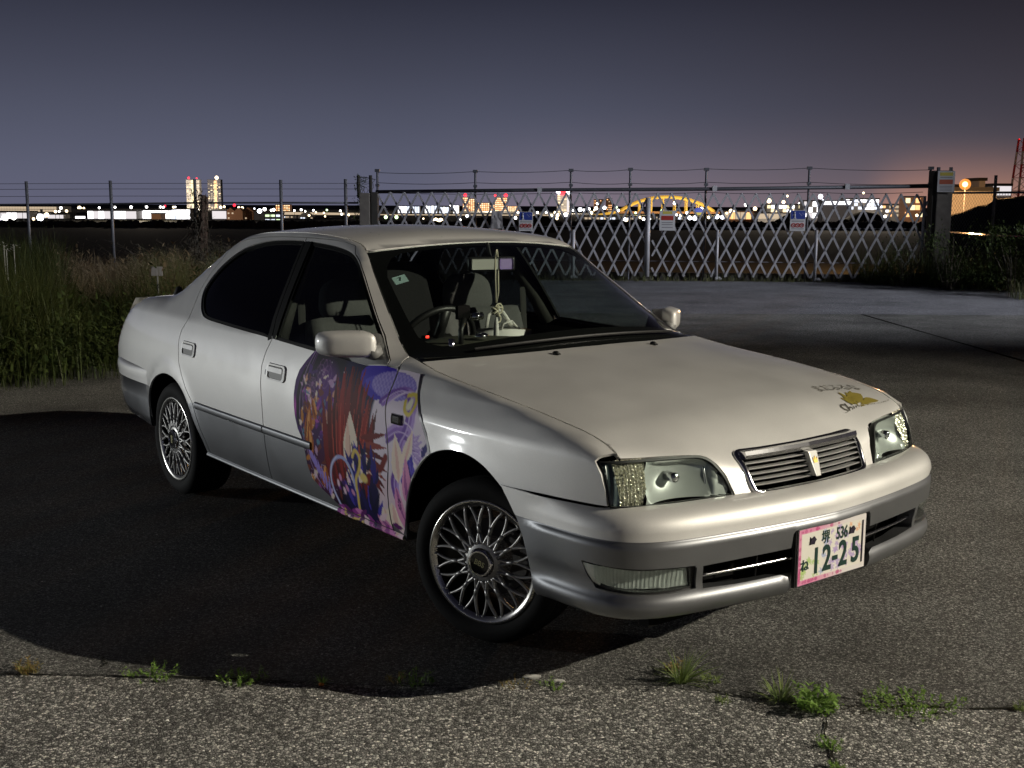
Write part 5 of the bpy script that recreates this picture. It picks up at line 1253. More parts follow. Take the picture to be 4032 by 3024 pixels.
for nm,rng,mm in (('rear_bumper',slice(0,6),M['white']),('rear_bumper_skirt',slice(5,11),M['silver'])):
    pr=rbp[rng]; V=[];F=[]; n=len(pr)
    for i in range(120):
        k=min(1,min(i,119-i)/12)
        for d,z in pr: V.append((fx[i]+nx[i]*d*(.3+.7*k) ,fy[i]+ny[i]*d*(.3+.7*k),z))
    for i in range(119):
        for k in range(n-1): F.append((i*n+k,i*n+k+1,(i+1)*n+k+1,(i+1)*n+k))
    mesh_obj(nm,V,[f[::-1] for f in F],mm,CAR,True)
# small boot-edge stop lamp on the deck, seen just behind the pillar
MB().lathe([(.0,.05),(.012,.046),(.026,.02),(.034,0)],16).build('deck_aerial_cover',M['trim'],CAR,True).location=(-2.93,-.60,1.018)
# front bumper
VS=float(_v[7])
capb=[(-1.325,.046),(-1.303,.085),(-1.284,.107),(-1.265,.13),(-1.249,VS)]
capl=[(-1.249,VS),(-1.23,.185),(-1.211,.219),(-1.196,.256),(-1.183,.299),(-1.168,.344),(-1.160,.40),(-1.158,.455)]
ms=np.linspace
topb=[(float(s),.004+.042*float(sstep(.80,.92,abs(s)))) for s in ms(1.31,-1.31,90)]
upper=capb+[(s,VS) for s in ms(-1.225,1.225,90)]+[(-s,v) for s,v in capb[::-1]]+topb
BFp=s_normals(bumper,np.array([[.1,.2]]),False)[0][0]<0
bump=_pp('front_bumper',bumper,upper,step=.022,bstep=.02,sc=(1,1),flange=.008,mat=M['white'],parent=CAR,flip=BFp)
lower=capl+[(s,.455) for s in ms(-1.14,1.14,90)]+[(-s,v) for s,v in capl[::-1]]+[(s,VS+.0006) for s in ms(1.225,-1.225,90)]
fog=[(-.951,.229),(-.864,.231),(-.752,.234),(-.667,.235),(-.582,.238),(-.574,.246),(-.570,.312),(-.661,.317),(-.749,.316),(-.819,.314),(-.903,.307),(-.932,.274)]
foglens=[(-.939,.234),(-.879,.237),(-.807,.240),(-.752,.242),(-.666,.243),(-.596,.245),(-.584,.304),(-.661,.309),(-.741,.309),(-.807,.306),(-.868,.300),(-.897,.291),(-.921,.262)]
intake=[(-.552,.243),(-.40,.240),(-.205,.240),(-.200,.196),(-.190,.186),(.190,.186),(.200,.196),(.205,.240),(.40,.240),(.552,.243),(.545,.316),(.42,.321),(.24,.323),(.212,.335),(.198,.43),(.18,.44),(-.18,.44),(-.198,.43),(-.212,.335),(-.24,.323),(-.42,.321),(-.545,.316)]
mir=lambda P:[(-s,v) for s,v in P[::-1]]
skirt=_pp('bumper_skirt',bumper,lower,[fog,mir(fog),intake],step=.022,bstep=.016,flange=.008,hflange=.055,mat=M['silver'],parent=CAR,flip=BFp)
MB().box((.75,0,.40),(.04,1.34,.26)).build('intake_back',M['matt'],CAR)
for sg in (-1,1):
    f=(lambda P:P) if sg<0 else mir
    fl=_pp('fog_lamp',bumper,f(foglens),step=.02,bstep=.012,flange=.012,mat=M['lens'],parent=CAR,flip=BFp,off=-.006)
    def fogback(s,v): 
        b=bumper(s,v); d=.028+.016*np.cos((np.abs(s)-.75)*14)+.0006*np.sin(np.abs(s)*900); b=b.copy(); b[...,0]-=d; return b
    _pp('fog_reflector',fogback,f(foglens),step=.0045,bstep=.008,flange=0,mat=M['reflector'],parent=fl,flip=BFp)
    _pp('lamp_bezel',bumper,f(fog),[f(foglens)],step=.02,bstep=.012,flange=.0,hflange=.02,mat=M['black'],parent=fl,flip=BFp,off=-.010)
    pts=[tuple(bumper(np.float64(sg*s),np.float64(.281))-np.array([.018,0,0])) for s in ms(.175,.548,14)]
    MB().tube(pts,.0055,8).build('grille_bar',M['chrome'],CAR,True)
    MB().tube([tuple(bumper(np.float64(sg*.31),np.float64(v))-np.array([.035,0,0])) for v in (.238,.325)],.003,5).build('intake_strut',M['black'],CAR)
# head lamps
M['blue_edge']=mat('lamp_edge',(.05,.07,.075),.3,coat=1)
M['amber']=mat('indicator_reflector',(.82,.80,.66),.18,.5)
lensP=smooth_poly([(.839,.012),(.766,.004),(.634,.004),(.504,.03),(.478,.05),(.458,.097),(.440,.17),(.425,.275),(.398,.52),(.373,.90),(.373,.962),(.507,.978),(.652,.992),(.762,.982),(.808,.962)],1,keep=(0,9,10,14))
LFp=s_normals(lens,np.array([[.5,.5]]),False)[0][0]<0
LS=(1.05,.145)
def mirror_tree(o,parent):
    c=mirror_obj(o,parent)
    for ch in o.children: mirror_tree(ch,c)
    return c
hl=_pp('headlight',lens,lensP,step=.022,bstep=.012,sc=LS,flange=.0,mat=M['lens'],parent=CAR,flip=LFp)
innerP=insetpoly(np.array(lensP)*np.array(LS),.007); innerP=[(a/LS[0],b/LS[1]) for a,b in innerP]
_pp('lamp_rim',lens,lensP,[innerP],step=.02,bstep=.012,sc=LS,flange=.02,hflange=.012,mat=M['black'],parent=hl,flip=LFp,off=-.0015)
def bowl(s,w):
    b=np.array(lens(s,w,0.0)); r2=((s-.565)/.135)**2+((w-.5)/.62)**2
    d=.012+.055*np.clip(1-r2,0,1)**.9+.010*(np.abs(np.sin((s-.36)*95))>.93)*(s<.45)
    b[...,0]-=d; return b
def ribs(s,w):
    b=np.array(lens(s,w,0.0)); d=.014+.009*np.abs(np.sin(s*260+w*2.2))+.004*np.abs(np.sin(w*40+3*np.sin(s*90))); b[...,0]-=d; b[...,1]+=d*.2; return b
def edgep(s,w):
    b=np.array(lens(s,w,0.0)); d=.008+.003*np.abs(np.sin(s*700)); b[...,0]-=d*.7; b[...,1]+=d*.7; return b
div=lambda w:.672+.012*w
main=[p for p in innerP if p[0]<div(p[1])]; main=rotstart(main,lambda p:-p[0]+3*p[1]); 
mainP=main+[(div(.98),.978),(div(.5),.5),(div(.01),.018)]
ia=[(div(.02)+.004,.02),(.76,.02),(.800,.04),(.790,.40),(.772,.96),(div(.98)+.004,.98)]
_pp('reflector',bowl,smooth_poly(mainP,0),step=.010,bstep=.012,sc=LS,flange=0,mat=M['reflector'],parent=hl,flip=LFp)
_pp('indicator',ribs,ia,step=.0038,bstep=.006,sc=LS,flange=.0,mat=M['amber'],parent=hl,flip=LFp)
_pp('lamp_edge',edgep,[(.802,.03),(.832,.03),(.805,.95),(.776,.96),(.792,.4)],step=.004,bstep=.006,sc=LS,flange=.0,mat=M['blue_edge'],parent=hl,flip=LFp)
# inner housing seen round the bowl, bulb
pb=Vector(tuple(lens(np.float64(.565),np.float64(.5))))
MB().tube([pb+Vector((-.065,0,.004)),pb+Vector((-.025,0,.002)),pb+Vector((-.020,0,.002))],[.016,.016,.010],12).build('bulb_cap',M['chrome'],hl,True)
MB().tube([Vector(tuple(lens(np.float64(.452),np.float64(w))))+Vector((-.03,0,0)) for w in np.linspace(.15,.92,10)],.0035,6).build('bowl_edge',M['chrome'],hl,True)
mirror_tree(hl,CAR)
# radiator grille
G_=[tuple(hood(np.float64(y),np.float64(q))) for y,q in smooth_poly(gr,1)]
gre=MB().tube([Vector(p)+Vector((.002,0,.0)) for p in G_],.0095,8,closed=True).build('grille',M['chrome'],CAR,True)
def gx(y,z):
    a=abs(y); t=(z-ZF)/(ZT-ZF); return float(PT(a)*t+PB(a)*(1-t))
def slat(name,z,h,d,m,back,hw,par):
    V=[];F=[]; ys=np.linspace(-hw,hw,25)
    prof=[(0,h/2),(.004,0),(.002,-h/2),(-d,-h/2-.004),(-d,h/2-.004)]; n=len(prof)
    for y in ys:
        for dx,dz in prof: V.append((gx(y,z)-back+dx,y,z+dz))
    for i in range(len(ys)-1):
        for k in range(n): F.append((i*n+k,(i+1)*n+k,(i+1)*n+(k+1)%n,i*n+(k+1)%n))
    F.append(tuple(range(n))); F.append(tuple((len(ys)-1)*n+k for k in range(n))[::-1])
    return mesh_obj(name,V,F,m,par,False)
M['slat']=mat('slat_chrome',(.75,.75,.74),.35,.6)
slat('grille_brow',.7475,.024,.03,M['chrome'],.002,.285,gre)
for k,z in enumerate((.721,.7045,.688,.6715,.655)):
    slat('grille_slat',z,.0036,.030,M['slat'],.010,.292-(.735-z)*.13,gre)
V=[];F=[]
for z in (.640,.738):
    for y in np.linspace(-.285,.285,20): V.append((gx(y,z)-.045,y,z))
for k in range(19): F.append((k,k+1,20+k+1,20+k))
mesh_obj('grille_back',V,F,M['matt'],gre)
# badge: chrome shield with a small gold crown
bx=gx(0,.695)
sh=[(-.021,.733),(.021,.733),(.019,.70),(.0125,.655),(-.0125,.655),(-.019,.70)]
mb=MB(); V=[]
for dx in (-.012,.010): V+=[(gx(0,z)+dx,y,z) for y,z in sh]
mb.add(V,[tuple(range(6))[::-1],tuple(range(6,12))]+[(k,(k+1)%6,6+(k+1)%6,6+k) for k in range(6)])
M['badge']=mat('badge_enamel',(.74,.73,.69),.25,.25,coat=1)
bd=mb.build('badge',M['badge'],gre,False,.003)
cr=[(-.009,.697),(.009,.697),(.011,.714),(.0055,.706),(0,.718),(-.0055,.706),(-.011,.714)]
mb=MB(); mb.add([(gx(0,z)+.0125,y,z) for y,z in cr]+[(gx(0,z)+.009,y,z) for y,z in cr],[tuple(range(7)),]+[(k,7+k,7+(k+1)%7,(k+1)%7) for k in range(7)])
mesh_obj('crown_emblem',mb.V,mb.F,M['gold'],bd) if False else mesh_obj('crown_emblem',mb.V,mb.F,M['gold'],gre)
# washer jets on the hood
for sg in (-1,1):
    j=MB().ball((0,0,0),.013,10,(1.3,.9,.7)).box((.014,0,-.001),(.02,.006,.005)).build('washer_jet',M['black'],CAR,True)
    j.location=(-.16,sg*.255,float(hood_top(np.float64(-.16),np.float64(.255)))+.004)
# door handles
def handle(x0,z0,par,sg):
    o=empty('door_handle',(0,0,0),0,par)
    def P(x,z,d): return (x,sg*(float(YS(x,z))+d),z)
    # bezel
    def rr(w,h,r,n=5):
        pts=[]
        for cx,cz,a0 in ((w-r,h-r,0),(-w+r,h-r,90),(-w+r,-h+r,180),(w-r,-h+r,270)):
            for k in range(n+1):
                a=math.radians(a0+90*k/n); pts.append((cx+r*math.cos(a),cz+r*math.sin(a)))
        return pts
    a=rr(.088,.036,.02); b=rr(.070,.027,.014)
    mb=MB(); n=len(a)
    V=[P(x0+x,z0+z,-.001) for x,z in a]+[P(x0+x*.96,z0+z*.94,.007) for x,z in a]+[P(x0-.004+x,z0+z,.006) for x,z in b]+[P(x0-.004+x,z0+z,-.004) for x,z in b]
    F=[]
    for k in range(n):
        j=(k+1)%n
        for r_ in range(3): F.append((r_*n+k,r_*n+j,(r_+1)*n+j,(r_+1)*n+k))
    bz=mesh_obj('handle_bezel',V,F if sg>0 else [f[::-1] for f in F],M['white'],par,False)
    c=rr(.069,.013,.010)
    V=[P(x0-.004+x,z0+.013+z,.002) for x,z in c]+[P(x0-.004+x*.97,z0+.011+z*.8,.009) for x,z in c]
    F=[tuple(range(n,2*n))]+[(k,(k+1)%n,n+(k+1)%n,n+k) for k in range(n)]
    mesh_obj('handle_lever',V,F,M['white'],par,False)
    d=rr(.071,.028,.014); V=[P(x0-.004+x,z0+z,.0012) for x,z in d]; mesh_obj('handle_recess',V,[tuple(range(n))],M['recess'],par)
    COL.objects.unlink(o); bpy.data.objects.remove(o)
    if x0>-1.8:
        V=[P(x0-.098+.008*math.cos(t),z0-.008+.012*math.sin(t),.0015) for t in np.linspace(0,2*math.pi,14)[:-1]]
        mesh_obj('key_lock',V,[tuple(range(13))],M['black'],par)
M['recess']=mat('handle_recess_shade',(.16,.155,.14),.5)  # recess is drawn flat; its shade is put into this dark colour
for sg,i in ((-1,0),(1,1)):
    handle(-1.308,.806,fd[i],sg); handle(-2.265,.808,rd[i],sg)
# side repeater lamp on the wing
M['rep']=mat('repeater_lens',(.02,.018,.015),.12,coat=1)
for sg,i in ((-1,0),(1,1)):
    V=[];c=[(-.033,-.019),(.033,-.019),(.035,.0),(.033,.019),(-.033,.019),(-.035,0)]
    for f_,d in ((1,-.001),(.95,.008),(.6,.010)):
        V+=[(-.343+a*f_,sg*(float(YS(-.343+a*f_,.753+b*f_))+d),.753+b*f_) for a,b in c]
    mesh_obj('side_repeater',V,[(6*r+k,6*r+(k+1)%6,6*r+6+(k+1)%6,6*r+6+k) for r in (0,1) for k in range(6)]+[tuple(range(12,18))],M['rep'],fender[i],False)
# door mirrors
for sg,i in ((-1,0),(1,1)):
    bm=bmesh.new()
    bmesh.ops.create_cube(bm,size=1)
    for v in bm.verts:
        x,y,z=v.co; f=1.0
        # front face smaller than the glass side, lower edge tucked
        h=.100 if x<0 else .084; w=.205 if x<0 else .180; 
        yy=y*w; zz=z*h
        if y*sg>0: zz*=.90
        v.co=Vector((x*.115-(.035 if y*sg>0 else 0),sg*.905+yy,.999+zz+(-.006 if x>0 else 0)))
    bmesh.ops.subdivide_edges(bm,edges=bm.edges[:],cuts=5,use_grid_fill=True)
    for _ in range(7): bmesh.ops.smooth_vert(bm,verts=bm.verts,factor=.5,use_axis_x=True,use_axis_y=True,use_axis_z=True)
    # smoothing shrinks the block: bring it back to size
    lo=[min(v.co[k] for v in bm.verts) for k in range(3)]; hi=[max(v.co[k] for v in bm.verts) for k in range(3)]
    tlo=(-.665,min(sg*.775,sg*.955),.945); thi=(-.565,max(sg*.775,sg*.955),1.046)
    for v in bm.verts:
        for k in range(3): v.co[k]=tlo[k]+(v.co[k]-lo[k])/(hi[k]-lo[k])*(thi[k]-tlo[k])
        v.co.x-=.55*max(0,abs(v.co.y)-.80)
    me=bpy.data.meshes.new('door_mirror'); bm.to_mesh(me); bm.free(); me.materials.append(M['white'])
    me.polygons.foreach_set('use_smooth',np.ones(len(me.polygons),bool))
    mo=link(bpy.data.objects.new('door_mirror',me),fd[i])
    gl=MB().box((-.705,sg*.86,.995),(.006,.14,.080)).build('mirror_glass',M['chrome'],mo)
    arm=MB().tube([(-.60,sg*.765,.960),(-.60,sg*.79,.963),(-.60,sg*.81,.966)],[.040,.036,.032],10,flat=.8).build('mirror_arm',M['sailgrey'],mo,True)
# ---------------------------------------------------------------- wheels
def wheel_parts(par,name='wheel'):
    """built along +Z (outwards), lip at z=0"""
    R=.297
    tp=[(.213,-.012),(.224,-.004),(.245,.004),(.268,.002),(.284,-.010),(.2935,-.026)]
    for k,z in enumerate(np.linspace(-.034,-.176,9)):
        tp+=[(.297-.004*abs((k-4)/4)**2,z),(.297-.004*abs((k-4)/4)**2,z-.010),(.289,z-.0115),(.289,z-.0150)]
    tp+=[(.2935,-.186),(.284,-.202),(.25,-.214),(.213,-.205)]
    w=MB().lathe(tp,72).build(name,M['tyre'],par,True)
    rp=[(.1945,-.012),(.2005,-.006),(.209,-.002),(.216,.0),(.2205,-.002),(.2225,-.008),(.220,-.013)]
    MB().lathe(rp[::-1],72).build('rim_lip',M['lip'],w,True)
    MB().lathe([(.192,-.19),(.185,-.15),(.188,-.06),(.1945,-.012)],64).build('rim_barrel',M['black'],w,True)
    mb=MB().lathe([(.135,-.085),(.075,-.085)],48).lathe([(.135,-.085),(.137,-.097),(.135,-.105)],48)
    mb.build('brake_disc',M['alloyd'],w,True)
    # cross spokes
    def sp(a0,r0,z0,a1,r1,z1,w0,w1,mb,bend=0,n=6):
        pts=[];rr=[]
        for k in range(n+1):
            t=k/n; a=a0+(a1-a0)*(t if not bend else (t**bend)); r=r0+(r1-r0)*t
            z=z0+(z1-z0)*t; pts.append((r*math.cos(a),r*math.sin(a),z)); rr.append(w0+(w1-w0)*t)
        mb.tube(pts,rr,6,flat=1.3)
    mb=MB(); D=2*math.pi/16
    for sg in (-1,1):
        sp(0,.120,-.012,sg*D*.37,.199,-.014,.0066,.0050,mb,1.25)
        sp(sg*D*.40,.066,-.006,0,.104,-.011,.0068,.0068,mb,.8)
    sp(0,.098,-.011,0,.132,-.012,.0074,.0074,mb,0,2)
    for sg in (-1,1): mb.ball((.197*math.cos(sg*D*.36),.197*math.sin(sg*D*.36),-.010),.0055,6)
    me0=None
    for k in range(16):
        if me0 is None: o=mb.build('spoke',M['alloy'],w,True); me0=o.data
        else: o=link(bpy.data.objects.new('spoke',me0),w)
        o.rotation_euler=(0,0,k*D)
    MB().lathe([(.076,-.016),(.072,-.004),(.060,.000),(.052,.002)],48).build('hub_ring',M['alloy'],w,True)
    MB().lathe([(.052,.002),(.052,.010),(.047,.013)],6).lathe([(.0475,.0125),(.044,.016),(.0385,.016),(.037,.0135)],32).build('hub_nut',M['chrome'],w,False)
    cap=MB().lathe([(.038,.0135),(.02,.0145),(.0,.0148)],32).build('hub_cap',M['capblack'],w,True)
    return w
M['alloyd']=mat('brake_steel',(.10,.095,.09),.55,.6); M['capblack']=mat('cap_black',(.006,.006,.006),.15,coat=1)
def text_mesh(name,body,size,m,parent,depth=.0004,bold=0,shear=0,align='CENTER'):
    c=bpy.data.curves.new(name,'FONT'); c.body=body; c.size=size; c.align_x=align; c.align_y='CENTER'; c.extrude=depth; c.offset=bold; c.shear=shear; c.resolution_u=3
    o=bpy.data.objects.new(name,c); COL.objects.link(o); bpy.context.view_layer.update()
    me=bpy.data.meshes.new_from_object(o.evaluated_get(bpy.context.evaluated_depsgraph_get()))
    COL.objects.unlink(o); bpy.data.objects.remove(o); me.materials.clear(); me.materials.append(m); me.name=name
    return link(bpy.data.objects.new(name,me),parent)
W0=wheel_parts(CAR)
M['letter']=mat('cap_letter',(.42,.40,.22),.4,.5)
t=text_mesh('cap_letters','BBS',.026,M['letter'],W0,.0004,.0004); t.location=(0,0,.0152); t.rotation_euler=(0,0,math.radians(-25))
def place_wheel(o,x,y,steer,out,spin=0):
    # local +Z -> outward direction, turned about the upright axis by steer
    n=Vector((math.sin(steer)*(1 if out<0 else -1),out*math.cos(steer),0)); up=Vector((0,0,1)); s=up.cross(n)
    m=Matrix((s,up,n)).transposed().to_4x4() @ Matrix.Rotation(spin,4,'Z')
    o.matrix_local=Matrix.Translation((x,y,.2965)) @ m
place_wheel(W0,.030,-.742,math.radians(21),-1,math.radians(8))
W1=copy_tree(W0,CAR); place_wheel(W1,-2.612,-.785,0,-1,math.radians(-64))
W2=copy_tree(W0,CAR); place_wheel(W2,.03,.742,math.radians(-21),1,1)
W3=copy_tree(W0,CAR); place_wheel(W3,-2.612,.785,0,1,2)
# wheel houses and underside
for cx,ra in ((.02,.40),(-2.55,.40)):
    for sg in (-1,1):
        V=[];F=[]; n=18
        for k in range(n+1):
            a=math.radians(2+176*k/n)
            for y in (.30,.795): V.append((cx+ra*math.cos(a)*1.02,sg*y,.335+ra*.94*math.sin(a)))
        F=[(2*k,2*k+1,2*k+3,2*k+2) for k in range(n)]
        b0=len(V); V.append((cx,sg*.30,.33)); F+=[(2*k,2*k+2,b0) for k in range(n)]
        mesh_obj('wheel_house',V,F,M['matt'],CAR)
MB().box((-1.35,0,.33),(1.5,1.45,.06)).box((-1.4,0,.36),(4.2,.62,.10)).box((-3.25,0,.38),(.45,1.3,.08)).build('underbody',M['matt'],CAR)
# dark liner right behind the panels so that the gaps read dark
def liner(poly,holes):
    for sg in (0,): 
        return patch_side('inner_panel',poly,holes,off=-.016,mats=[M['matt']],mfun=None,flange=0,step=.12,bstep=.06)
outl=[(-3.45,.36)]+[(-2.90,.34)]+[(x-.01,v+.008) for x,v in archR[::-1]]+[(-2.10,.325),(-.36,.325)]+[(x,v+.012) for x,v in archF[1:]]+[(.28,.625),(.66,.63),(.62,.77)]+toprun(.6,-3.30,60,.02)+[(-3.42,.85),(-3.46,.6)]
seg=inside(np.array([( -1.,.7)]),np.array(outl))
liner(outl,[smooth_poly([(x,v) for x,v in dlo],1)])
MB().box((.08,0,.77),(.84,1.34,.03)).box((-.29,0,.90),(.17,1.36,.02)).build('hood_gap_liner',M['matt'],CAR)  # dark sheet that puts the shade behind the hood gaps
# ---------------------------------------------------------------- cabin
floor=MB().box((-1.4,0,.42),(2.2,1.36,.03)).build('cabin_floor',M['trim'],CAR)
mb=MB()
V=[];F=[]; ys=np.linspace(-.69,.69,25)
prf=[(-.255,.968),(-.34,.962),(-.50,.965),(-.62,.972),(-.70,.962),(-.735,.93),(-.74,.80),(-.70,.62),(-.60,.50)]
for y in ys:
    a=abs(y)/.69
    bn=.028*math.exp(-((y+.36)/.20)**2)
    for k,(x,z) in enumerate(prf):
        V.append((x-.13*a**2.2*(k<2)-(.02 if k in(2,3) else 0)*0,y,z-.012*a*a+bn*(1 if 2<=k<=5 else 0)))
n=len(prf)
for i in range(24):
    for k in range(n-1): F.append((i*n+k,i*n+k+1,(i+1)*n+k+1,(i+1)*n+k))
mesh_obj('dashboard',V,F,M['dash'],CAR,True)
# steering wheel, stalks and the small light on the column
sw=empty('steering_wheel',(0,0,0),0,CAR)
bpy.data.objects.remove(sw)
ring=[(.185*math.cos(a),.185*math.sin(a),0) for a in np.linspace(0,2*math.pi,40)[:-1]]
swm=MB().tube(ring,.014,8,closed=True); swm.box((0,0,-.01),(.14,.10,.05)).box((.11,0,-.005),(.13,.03,.015)).box((-.11,0,-.005),(.13,.03,.015)).box((0,-.11,-.005),(.04,.14,.015))
sw=swm.build('steering_wheel',M['black'],CAR,True)
sw.matrix_local=Matrix.Translation((-.80,-.37,.935)) @ Matrix.Rotation(math.radians(90),4,'Z') @ Matrix.Rotation(math.radians(-62),4,'X')
# seats
def seat(x,y,back,name='seat'):
    bm_=MB(); s_=MB().box((x+.22,y,.60),(.50,.52,.16)).build(name,M['fabric'],CAR,True,.05)
    b=MB().box((0,0,.20),(.13,.50,.42)).build('backrest',M['fabric'],s_,True,.055)
    b.matrix_local=Matrix.Translation((x-.04,y,.62)) @ Matrix.Rotation(math.radians(-20),4,'Y')
    h=MB(); 
    V=[];F=[]; nu,nv=20,11
    for j in range(nv):
        t=-1+2*j/(nv-1)
        for i in range(nu):
            a=2*math.pi*i/nu; ca,sa=math.cos(a),math.sin(a)
            px=math.copysign(abs(ca)**.7,ca)*.058; py=math.copysign(abs(sa)**.55,sa)*.135
            sc_=(1-abs(t)**4*.45)
            V.append((px*sc_-.012*t,py*sc_*(1-.10*t),t*.095))
    for j in range(nv-1):
        for i in range(nu): F.append((j*nu+i,j*nu+(i+1)%nu,(j+1)*nu+(i+1)%nu,(j+1)*nu+i))
    F.append(tuple(range(nu))[::-1]); F.append(tuple((nv-1)*nu+i for i in range(nu)))
    hr=mesh_obj('headrest',V,F,M['fabric'],s_,True); hr.location=(x-.235,y,1.078)
    for q in (-.05,.05): MB().tube([(x-.225,y+q,.94),(x-.235,y+q,1.02)],.006,6).build('headrest_post',M['chrome'],s_)
    return s_
seat(-1.315,.335,0); seat(-1.28,-.37,0)
rs=MB().box((-2.02,0,.62),(.52,1.30,.16)).build('rear_seat',M['fabric'],CAR,True,.05)
b=MB().box((0,0,.28),(.16,1.30,.56)).build('backrest',M['fabric'],rs,True,.05); b.matrix_local=Matrix.Translation((-2.26,0,.66)) @ Matrix.Rotation(math.radians(-24),4,'Y')
MB().box((-2.66,0,.985),(.45,1.2,.02)).build('parcel_shelf',M['trim'],CAR)
# door cards and centre posts inside
for sg in (-1,1):
    V=[];F=[]
    for x in np.linspace(-.52,-2.15,20):
        for z in (.42,.70,.905): V.append((x,sg*(float(YS(x,z))-.055),z))
    for i in range(19):
        for k in range(2): F.append((i*3+k,i*3+k+1,i*3+3+k+1,i*3+3+k))
    mesh_obj('door_card',V,F,M['trim'],CAR)
    pts=[(x,sg*(float(YS(x,z))-.045),z) for x,z in ((-1.43,.92),(-1.46,1.05),(-1.51,1.2),(-1.56,1.345))]
    MB().tube(pts,[.040,.036,.030,.026],8).build('centre_post',M['trim'],CAR,True)
    # seat belt
    MB().tube([(-1.47,sg*.625,1.10),(-1.45,sg*.63,.75),(-1.43,sg*.64,.50)],.018,6,flat=.15).build('seat_belt',M['belt'] if 'belt' in M else M.setdefault('belt',mat('belt_webbing',(.045,.042,.04),.8)),CAR)
# headlining
hlg=_pp('headlining',roof,[(-.95,.02),(.95,.02),(.95,.98),(-.95,.98)],step=.1,sc=(.545,1.1),flange=0,mat=M['trim'],parent=CAR,flip=not RF,off=.025)
# rear-view mirror
rm=MB().box((0,0,0),(.030,.215,.062)).build('rear_view_mirror',M['black'],CAR,True,.012)
rm.matrix_local=Matrix.Translation((-.865,-.03,1.262)) @ Matrix.Rotation(math.radians(-16),4,'Z')
MB().box((.0165,0,0),(.002,.190,.046)).build('mirror_back',M['mirrorback'] if 'mirrorback' in M else M.setdefault('mirrorback',mat('mirror_back_shell',(.50,.50,.46),.35)),rm,False,.006)
M['lilac']=mat('lilac_patch',(.40,.30,.62),.5)
MB().box((.0175,.062,.001),(.003,.060,.048)).build('lilac_patch',M['lilac'],rm,False,.006)  # lilac patch on part of the mirror back
MB().tube([(-.01,0,.02),(-.05,0,.085)],.010,8).build('mirror_stem',M['black'],rm)
# inspection sticker behind the glass
def on_ws(px,py): return wscreen(np.float64(px),np.float64(py))
V=[tuple(on_ws(a,b)+np.array([-.010,0,-.016])) for a,b in ((-.893,.778),(-.806,.786),(-.800,.722),(-.885,.715))]
M['stick']=mat('sticker_print',(.42,.60,.58),.6); M['ink']=mat('dark_ink',(.02,.03,.025),.6)
st=mesh_obj('inspection_sticker',V,[(0,1,2,3)],M['stick'],ws)
p=[Vector(v) for v in V]; ex=(p[1]-p[0]).normalized(); ey=(p[0]-p[3]).normalized()
tx_=text_mesh('sticker_number','7',.034,M['ink'],ws,.0002)
ez=ex.cross(ey).normalized(); ey=ez.cross(ex)
tx_.matrix_local=Matrix.Translation(sum(p,Vector())/4+ez*.002) @ Matrix((ex,ey,ez)).transposed().to_4x4()
# ---------------------------------------------------------------- licence plate
pl=empty('licence_plate',(.9265,0,.427),0,CAR)
bpy.data.objects.remove(pl)
PX,PZ=.924,.4265
def plate_art(UV):
    y,z=UV[:,0],UV[:,1]; c=np.zeros((len(UV),3)); c[:]=lin(232,228,216)
    w=np.array
    def blend(msk,col,a=1.0):
        m=np.clip(msk,0,1)[:,None]*a; c[:]=c*(1-m)+w(lin(*col))*m
    # frame: pink on the left fading to white on the right
    fr=(np.abs(y)>.1605)|(np.abs(z)>.0755)
    t=np.clip((y+.19)/.33,0,1)
    blend(fr.astype(float),(226,150,182)); blend(fr*sstep(.25,.85,t),(228,222,218))
    r=np.random.default_rng(5)
    for k in range(46):
        side_=r.integers(0,3); s=r.uniform(.003,.008)
        if side_==0: cy,cz=r.uniform(-.17,.05),.082
        elif side_==1: cy,cz=r.uniform(-.17,.05),-.082
        else: cy,cz=-.166,r.uniform(-.08,.08)
        d=np.hypot(y-cy,(z-cz)*1.1); blend(fr*(d<s),(196,78,132),.7)
    ins=~fr
    # flowers: lilac in the middle, orange top right, blue and green lower left
    for k in range(95):
        cy,cz=r.uniform(-.16,.16),r.uniform(-.075,.075); s=r.uniform(.006,.014)
        if cy<-.06 and cz>-.01: continue
        if cy<-.075: col=(176,205,120)
        elif cy<-.03: col=(160,176,216)
        elif cy>.085 and cz>.015: col=(236,170,112)
        else: col=(176,150,208)
        a=np.arctan2(z-cz,y-cy); d=np.hypot(y-cy,z-cz); rr=s*(.72+.28*np.cos(5*a+k))
        blend(ins*(d<rr),col,.75)
    return c
M['plate']=colattr(mat('plate_print',(.8,.8,.8),.35,coat=.3))
flat=lambda y,z: np.stack(np.broadcast_arrays(np.float64(PX),y,PZ+np.asarray(z)),-1)
plo=_pp('licence_plate',flat,smooth_poly([(-.173,-.0905),(.173,-.0905),(.173,.0905),(-.173,.0905)],0),step=.0032,bstep=.004,flange=.010,mat=M['plate'],parent=CAR,flip=False,colfun=plate_art)
if s_normals(flat,np.array([[0,0.]]),False)[0][0]<0:
    bpy.data.objects.remove(plo)
    plo=_pp('licence_plate',flat,[(-.173,-.0905),(.173,-.0905),(.173,.0905),(-.173,.0905)],step=.0032,bstep=.004,flange=.010,mat=M['plate'],parent=CAR,flip=True,colfun=plate_art)
MB().box((PX-.012,0,PZ+.004),(.012,.362,.200)).build('plate_bracket',M['black'],CAR)
M['pgreen']=mat('plate_green',(.012,.045,.035),.4); M['pblack']=mat('plate_dark',(.02,.015,.03),.4)
